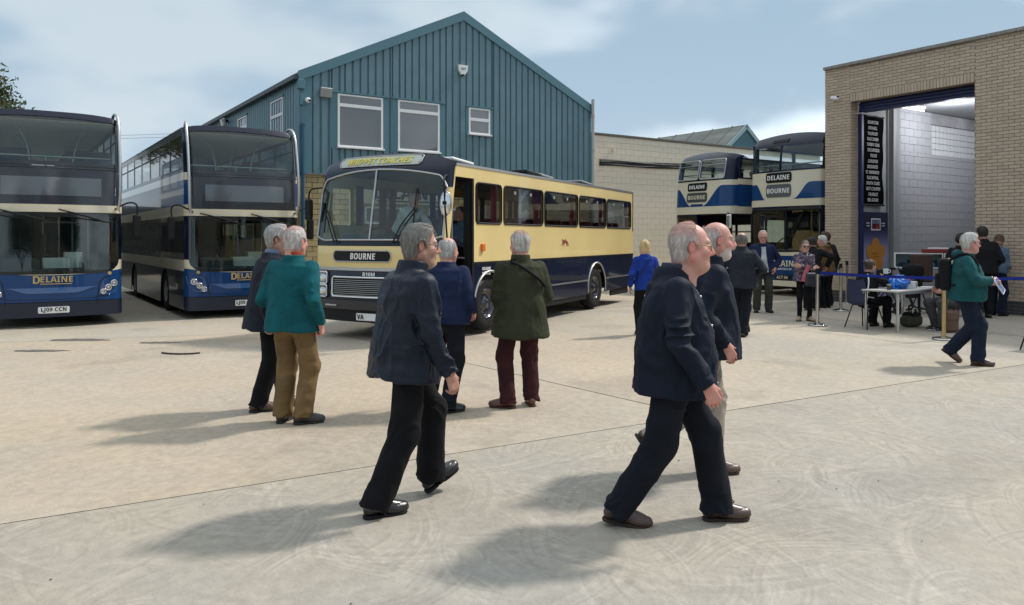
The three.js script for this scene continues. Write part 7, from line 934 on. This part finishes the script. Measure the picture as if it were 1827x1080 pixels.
{ // on the table
  const b = put(thing('carrier_bag', 'bright blue plastic carrier bag lying on the ticket table', 'bag'), -0.12, 0.02); const g = new THREE.SphereGeometry(1, 40, 28), p = g.attributes.position; for (let i = 0; i < p.count; i++) { let x = p.getX(i), y = p.getY(i), z = p.getZ(i); const n = 0.92 + 0.22 * fbm(x * 2.2, y * 2.2, z * 2.2, 3) + 0.26 * (1 - Math.abs(noise3(x * 3.5, y * 3.5, z * 3.5 + 4))) ** 3 + 0.12 * (1 - Math.abs(noise3(x * 8, y * 6, z * 8))) ** 2; const l = x < 0 ? 0.85 : 1.05; p.setXYZ(i, x * 0.21 * n, Math.max(0.002, 0.10 + y * 0.125 * n * l), z * 0.14 * n); } g.computeVertexNormals(); part('bag', g, phys(rgb(0.01, 0.16, 0.62), 0.35, { transmission: 0.15, thickness: 0 }), b); part('handle', tube([[-0.14, 0.2, 0], [-0.26, 0.12, 0.05], [-0.28, 0.03, 0.06], [-0.18, 0.01, 0.08]], 0.018, 20, 6), phys(rgb(0.01, 0.16, 0.62), 0.35), b);
  const c = put(thing('card_box', 'small white card box with printed panel on the ticket table', 'box'), 0.28, 0.08, 0.2); part('box', rbox(0.16, 0.12, 0.14, 0, 0.06, 0, 0.004, 1), M.white, c); part('panel', box(0.07, 0.07, 0.004, 0, 0.05, 0.0725), M.grey, c); part('lid', box(0.16, 0.006, 0.1, 0.02, 0.15, -0.06, 0, 0.7), std(rgb(0.3, 0.03, 0.04), 0.6), c);
  const j = put(thing('jar', 'short dark jar at the near end of the ticket table', 'jar'), -0.6, 0.1); part('jar', cyl(0.035, 0.035, 0.08, 0, 0.04, 0, 18), std(rgb(0.06, 0.05, 0.03), 0.4), j); part('lid', cyl(0.037, 0.037, 0.02, 0, 0.09, 0, 18), std(rgb(0.3, 0.28, 0.2), 0.5), j);
  const f = put(thing('flask', 'dark metal flask standing beside the white card box', 'flask'), 0.5, -0.02); part('body', cyl(0.04, 0.04, 0.17, 0, 0.085, 0, 18), std(rgb(0.08, 0.09, 0.07), 0.4, { metalness: 0.6 }), f); part('cap', cyl(0.035, 0.038, 0.04, 0, 0.19, 0, 18), M.black, f);
  const pp = put(thing('paper_stack', 'loose white papers at the far end of the ticket table', 'papers'), 0.62, 0.18, 0.3); part('sheet', box(0.3, 0.006, 0.21, 0, 0.004, 0), M.white, pp); part('sheet', box(0.3, 0.004, 0.21, 0.03, 0.01, 0.03, 0.3), M.white, pp);
  const cu = thing('mug', 'white mug raised by the seated person in striped jacket', 'mug'); cu.position.set(6.98, 0.98, -14.36); part('cup', new THREE.LatheGeometry([[0, 0], [0.04, 0], [0.043, 0.01], [0.046, 0.1], [0.042, 0.1], [0.038, 0.012], [0, 0.012]].map((q) => new THREE.Vector2(...q)), 24), M.white, cu); part('handle', moved(new THREE.TorusGeometry(0.028, 0.007, 8, 18), 0.06, 0.05, 0), M.white, cu);
  // under and beside it
  const u = thing('holdall', 'olive and black holdall on the ground under the ticket table', 'bag'); place(u, 7.45, 0, -14.35, 0.6); part('body', rbox(0.46, 0.2, 0.24, 0, 0.11, 0, 0.07, 4), std(rgb(0.06, 0.06, 0.04), 0.9), u); part('top', rbox(0.38, 0.12, 0.2, 0.02, 0.22, 0, 0.06, 3), C.black, u); part('handle', tube([[-0.1, 0.24, 0.08], [-0.07, 0.33, 0.07], [0.07, 0.33, 0.07], [0.1, 0.24, 0.08]], 0.01, 20, 6), M.white, u);
  const v = thing('shoulder_bag', 'brown leather shoulder bag on the ground beside the green chair', 'bag'); place(v, 7.68, 0, -13.45, 0.3); part('body', rbox(0.26, 0.38, 0.14, 0, 0.19, 0, 0.06, 3), leather([0.09, 0.035, 0.015], 0.5), v); part('flap', rbox(0.26, 0.2, 0.15, 0, 0.29, 0.004, 0.05, 3), leather([0.10, 0.04, 0.018], 0.5), v); part('strap', tube([[-0.12, 0.36, 0], [-0.06, 0.6, 0.02], [0.06, 0.6, 0.02], [0.12, 0.36, 0]], 0.012, 20, 6), leather([0.09, 0.035, 0.015], 0.5), v);
}
const inG = (o, x, y, t, ry = 0) => { o.position.copy(inGarage(x, y, t)); o.rotation.y = GR + ry; return o; };
{ // destination blind hung on the side wall
  const b = inG(thing('destination_blind', 'long black bus blind printed with white place names on the garage side wall', 'blind'), 0.36, 0, 0);
  const cv = document.createElement('canvas'); cv.width = 256; cv.height = 700; const q = cv.getContext('2d'); q.fillStyle = '#08080a'; q.fillRect(0, 0, 256, 700); q.fillStyle = '#e2e2de'; q.textAlign = 'center'; q.font = 'bold 32px sans-serif';
  ['MORTON', 'RYHALL', 'THURLBY', 'HACCONBY', 'CORBY GLEN', 'EXCURSION', 'TOUR', 'LONDON', 'SKEGNESS', 'GT. YARMOUTH', 'BLACKPOOL', 'SOUTH COAST', 'WEST COUNTRY', 'FRANCE', 'BELGIUM'].forEach((s, i) => { q.save(); q.translate(132, 62 + i * 44); const w = q.measureText(s).width; q.scale(Math.min(0.85, 176 / w), 1.1); q.fillText(s, 0, 0); q.restore(); });
  const tx = new THREE.CanvasTexture(cv); tx.colorSpace = THREE.SRGBColorSpace; const g = new THREE.BoxGeometry(1.04, 2.36, 0.006, 14, 40, 1), p = g.attributes.position; for (let i = 0; i < p.count; i++) { const x = p.getX(i), y = p.getY(i); const e = smooth(0.3, 1.18, Math.abs(y)); p.setX(i, x * (0.93 + 0.07 * e * e) + 0.012 * Math.sin(y * 4)); p.setZ(i, p.getZ(i) + 0.012 * Math.sin(y * 7 + x * 2) + 0.01 * Math.sin(x * 12)); } g.computeVertexNormals();
  const m = part('blind', moved(g, 0.05, 3.74, -1.45, 0, Math.PI / 2), new THREE.MeshPhysicalMaterial({ map: tx, roughness: 1, specularIntensity: 0.1 }), b); for (const y of [4.92, 2.54]) part('roller', bar([0.05, y, -0.9], [0.05, y, -2.0], 0.022, 12), M.black, b);
  const pb = inG(thing('roller_banner', 'navy and lilac roller banner with orange flower under the hanging blind', 'banner'), 0.40, 0, 0);
  const fade = dataTex(64, (u, v) => v > 0.80 ? [0.09, 0.10, 0.23] : mix3([0.60, 0.59, 0.72], [0.12, 0.13, 0.28], smooth(0.5, 0.86, v)), true, 128);
  part('panel', moved(new THREE.BoxGeometry(1.22, 2.3, 0.02), 0.02, 1.2, -1.53, 0, Math.PI / 2), new THREE.MeshStandardMaterial({ map: fade, roughness: 0.5 }), pb); part('foot', rbox(0.2, 0.06, 1.25, 0.05, 0.03, -1.53, 0.01), M.alu, pb);
  const ph = part('photo', box(0.004, 0.32, 0.44, 0.034, 2.02, -1.56), M.white, pb); const pic = dataTex(64, (u, v) => { const n = tfbm(u, v, 6, 8, 3); return v > 0.55 ? [0.35 + 0.3 * n, 0.4 + 0.3 * n, 0.5 + 0.3 * n] : [0.45 + 0.5 * n, 0.18 + 0.3 * n, 0.22 + 0.2 * n]; }); part('picture', moved(new THREE.PlaneGeometry(0.38, 0.26), 0.0385, 2.02, -1.56, 0, Math.PI / 2), new THREE.MeshStandardMaterial({ map: pic, roughness: 0.4 }), ph);
  for (const z of [-1.2, -1.92]) part('print_line', [box(0.003, 0.03, 0.16, 0.033, 2.05, z), box(0.003, 0.03, 0.14, 0.033, 1.98, z)], std(rgb(0.45, 0.46, 0.6), 0.6), pb);
  const fl = []; const og = std(rgb(0.52, 0.22, 0.025), 0.6); const sh = new THREE.Shape(); for (let i = 0; i <= 120; i++) { const a = i / 120 * 6.2832, r = 0.30 + 0.15 * Math.pow(Math.abs(Math.sin(a * 2.5 + 0.785 * 0 + Math.PI / 2 * 0)), 0.7); sh[i ? 'lineTo' : 'moveTo'](r * Math.cos(a - 0.314), r * Math.sin(a - 0.314)); } part('flower', moved(extrude(sh, 0.006), 0.034, 1.2, -1.55, 0, Math.PI / 2), og, pb);
  part('flower_print', [box(0.003, 0.035, 0.3, 0.0425, 1.24, -1.53), box(0.003, 0.03, 0.24, 0.0425, 1.15, -1.55)], std(rgb(0.30, 0.11, 0.012), 0.6), pb);
  const nt = inG(thing('yellow_note', 'small yellow paper note stuck beside the flower banner', 'note'), 0.365, 1.62, 2.2); part('note', box(0.006, 0.3, 0.2, 0, 0, 0, 0, 0.1), std(rgb(0.62, 0.50, 0.03), 0.7), nt); part('print', [box(0.002, 0.02, 0.13, 0.005, 0.06, 0, 0, 0.1), box(0.002, 0.02, 0.12, 0.005, 0.0, 0, 0, 0.1), box(0.002, 0.02, 0.12, 0.005, -0.06, 0, 0, 0.1)], M.black, nt);
}
{ // display cases on a small stand, rollator, brown chair
  const t = thing('display_table', 'small dark legged table carrying the row of clear fronted boxes', 'table'); place(t, 9.55, 0, -17.55, DR); part('top', rbox(1.5, 0.03, 0.5, 0, 0.95, 0, 0.008), M.grey, t); for (const x of [-0.5, 0.5]) part('leg', [bar([x - 0.16, 0, 0.16], [x + 0.12, 0.94, -0.1], 0.016), bar([x + 0.16, 0, -0.16], [x - 0.12, 0.94, 0.1], 0.016)], M.black, t);
  for (let i = 0; i < 3; i++) { const b = thing('display_case', ['clear fronted display box at the left of the row of three', 'clear fronted display box in the middle of the row of three', 'clear fronted display box at the right, partly behind the rucksack'][i], 'box', 'clear fronted boxes on the display table'); b.position.copy(V(-0.5 + i * 0.5, 0.968, 0).applyAxisAngle(V(0, 1, 0), DR).add(V(9.55, 0, -17.55))); b.rotation.y = DR; part('case', [box(0.48, 0.02, 0.36, 0, 0.01, 0), box(0.48, 0.02, 0.36, 0, 0.33, 0), box(0.02, 0.3, 0.36, -0.23, 0.17, 0), box(0.02, 0.3, 0.36, 0.23, 0.17, 0), box(0.44, 0.3, 0.02, 0, 0.17, -0.17)], M.white, b); part('front', box(0.44, 0.3, 0.006, 0, 0.17, 0.17), M.tint, b); part('contents', [rbox(0.3, 0.09, 0.16, 0, 0.07, 0, 0.02), rbox(0.12, 0.16, 0.12, 0.08, 0.1, -0.05, 0.02)], std([rgb(0.02, 0.05, 0.14), rgb(0.03, 0.06, 0.2), rgb(0.05, 0.06, 0.1)][i], 0.5), b); }
  const r = thing('red_box', 'red tray with white papers on top of the clear boxes', 'box'); r.position.copy(V(0.25, 1.312, 0).applyAxisAngle(V(0, 1, 0), DR).add(V(9.55, 0, -17.55))); r.rotation.y = DR; part('tray', rbox(0.85, 0.09, 0.32, 0, 0.045, 0, 0.02), std(rgb(0.20, 0.012, 0.015), 0.5), r); part('papers', rbox(0.4, 0.03, 0.26, -0.1, 0.105, 0, 0.005, 1), M.white, r);
  const w = thing('walking_frame', 'black wheeled walking frame with bag beside the flower banner', 'walking frame'); place(w, 8.35, 0, -17.3, 0.9); const P = (a, b) => bar(a, b, 0.014); for (const x of [-0.25, 0.25]) { part('side_frame', [P([x, 0.12, 0.25], [x, 0.85, -0.05]), P([x, 0.12, -0.25], [x, 0.6, 0.1]), P([x, 0.85, -0.05], [x, 0.95, 0.12])], M.black, w); for (const z of [-0.25, 0.25]) part('wheel', moved(new THREE.TorusGeometry(0.085, 0.022, 8, 22), x, 0.107, z, 0, Math.PI / 2), M.rubber, w); } part('seat', rbox(0.46, 0.05, 0.28, 0, 0.6, 0, 0.02), M.black, w); part('bag', rbox(0.5, 0.3, 0.24, 0, 0.8, 0.02, 0.06, 3), C.black, w); part('handle', [rbox(0.05, 0.05, 0.14, -0.25, 0.96, 0.14, 0.02), rbox(0.05, 0.05, 0.14, 0.25, 0.96, 0.14, 0.02)], M.rubber, w);
  const c = thing('office_chair', 'dark office chair with rounded brown back inside the doorway', 'chair'); place(c, 9.0, 0, -17.0, -0.7); part('backrest', rbox(0.46, 0.62, 0.08, 0, 0.98, -0.2, 0.12, 4), std(rgb(0.045, 0.02, 0.013), 0.7), c); part('seat', rbox(0.48, 0.08, 0.46, 0, 0.5, 0, 0.035, 3), M.black, c); part('stem', bar([0, 0.1, 0], [0, 0.47, 0], 0.03), M.black, c); part('back_stem', bar([0, 0.5, -0.2], [0, 0.8, -0.24], 0.025), M.black, c); for (let i = 0; i < 5; i++) { const a = i * 1.2566; part('foot', bar([0, 0.1, 0], [0.28 * Math.cos(a), 0.06, 0.28 * Math.sin(a)], 0.02), M.black, c); }
  const d = thing('push_chair', 'folded black pushchair standing by the seated person near the banner', 'pushchair'); place(d, 8.55, 0, -16.4, 0.4); part('hood', rbox(0.42, 0.3, 0.34, 0, 0.95, 0, 0.12, 4), C.black, d); part('frame', [bar([-0.2, 0.1, 0.25], [-0.2, 1.02, -0.2], 0.014), bar([0.2, 0.1, 0.25], [0.2, 1.02, -0.2], 0.014), bar([-0.2, 0.12, -0.2], [-0.2, 0.8, 0.1], 0.012), bar([0.2, 0.12, -0.2], [0.2, 0.8, 0.1], 0.012)], M.black, d); for (const x of [-0.22, 0.22]) for (const z of [-0.2, 0.25]) part('wheel', moved(new THREE.TorusGeometry(0.09, 0.02, 8, 22), x, 0.11, z, 0, Math.PI / 2), M.rubber, d); part('seat', rbox(0.38, 0.5, 0.12, 0, 0.62, 0, 0.05, 3), C.black, d);
  // second tube, seen at the door edge
  const l = inG(thing('tube_light', 'second lit batten just showing at the right edge of the garage doorway', 'light'), 2.3, 5.16, 4.15); part('batten', rbox(0.09, 0.06, 1.6, 0, 0.08, 0), M.white, l); part('tube', cyl(0.025, 0.025, 1.5, 0, 0, 0, 12, Math.PI / 2), new THREE.MeshStandardMaterial({ color: 0xffffff, emissive: 0xffffff, emissiveIntensity: 1.6 }), l); const pl = new THREE.PointLight(0xf4f6ff, 6); pl.shadow.radius = 12; pl.position.copy(inGarage(3.0, 4.8, 5.6)); scene.add(pl);
}
// boundary wall behind the parked buses
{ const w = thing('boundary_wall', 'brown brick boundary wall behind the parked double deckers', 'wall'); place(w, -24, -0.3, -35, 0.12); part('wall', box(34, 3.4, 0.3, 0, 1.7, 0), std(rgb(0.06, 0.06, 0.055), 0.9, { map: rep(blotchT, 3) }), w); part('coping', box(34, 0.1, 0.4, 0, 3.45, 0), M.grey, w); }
scene.traverse((o) => { if (o.isMesh) { o.castShadow = true; o.receiveShadow = true; } });
renderer.render(scene, camera);
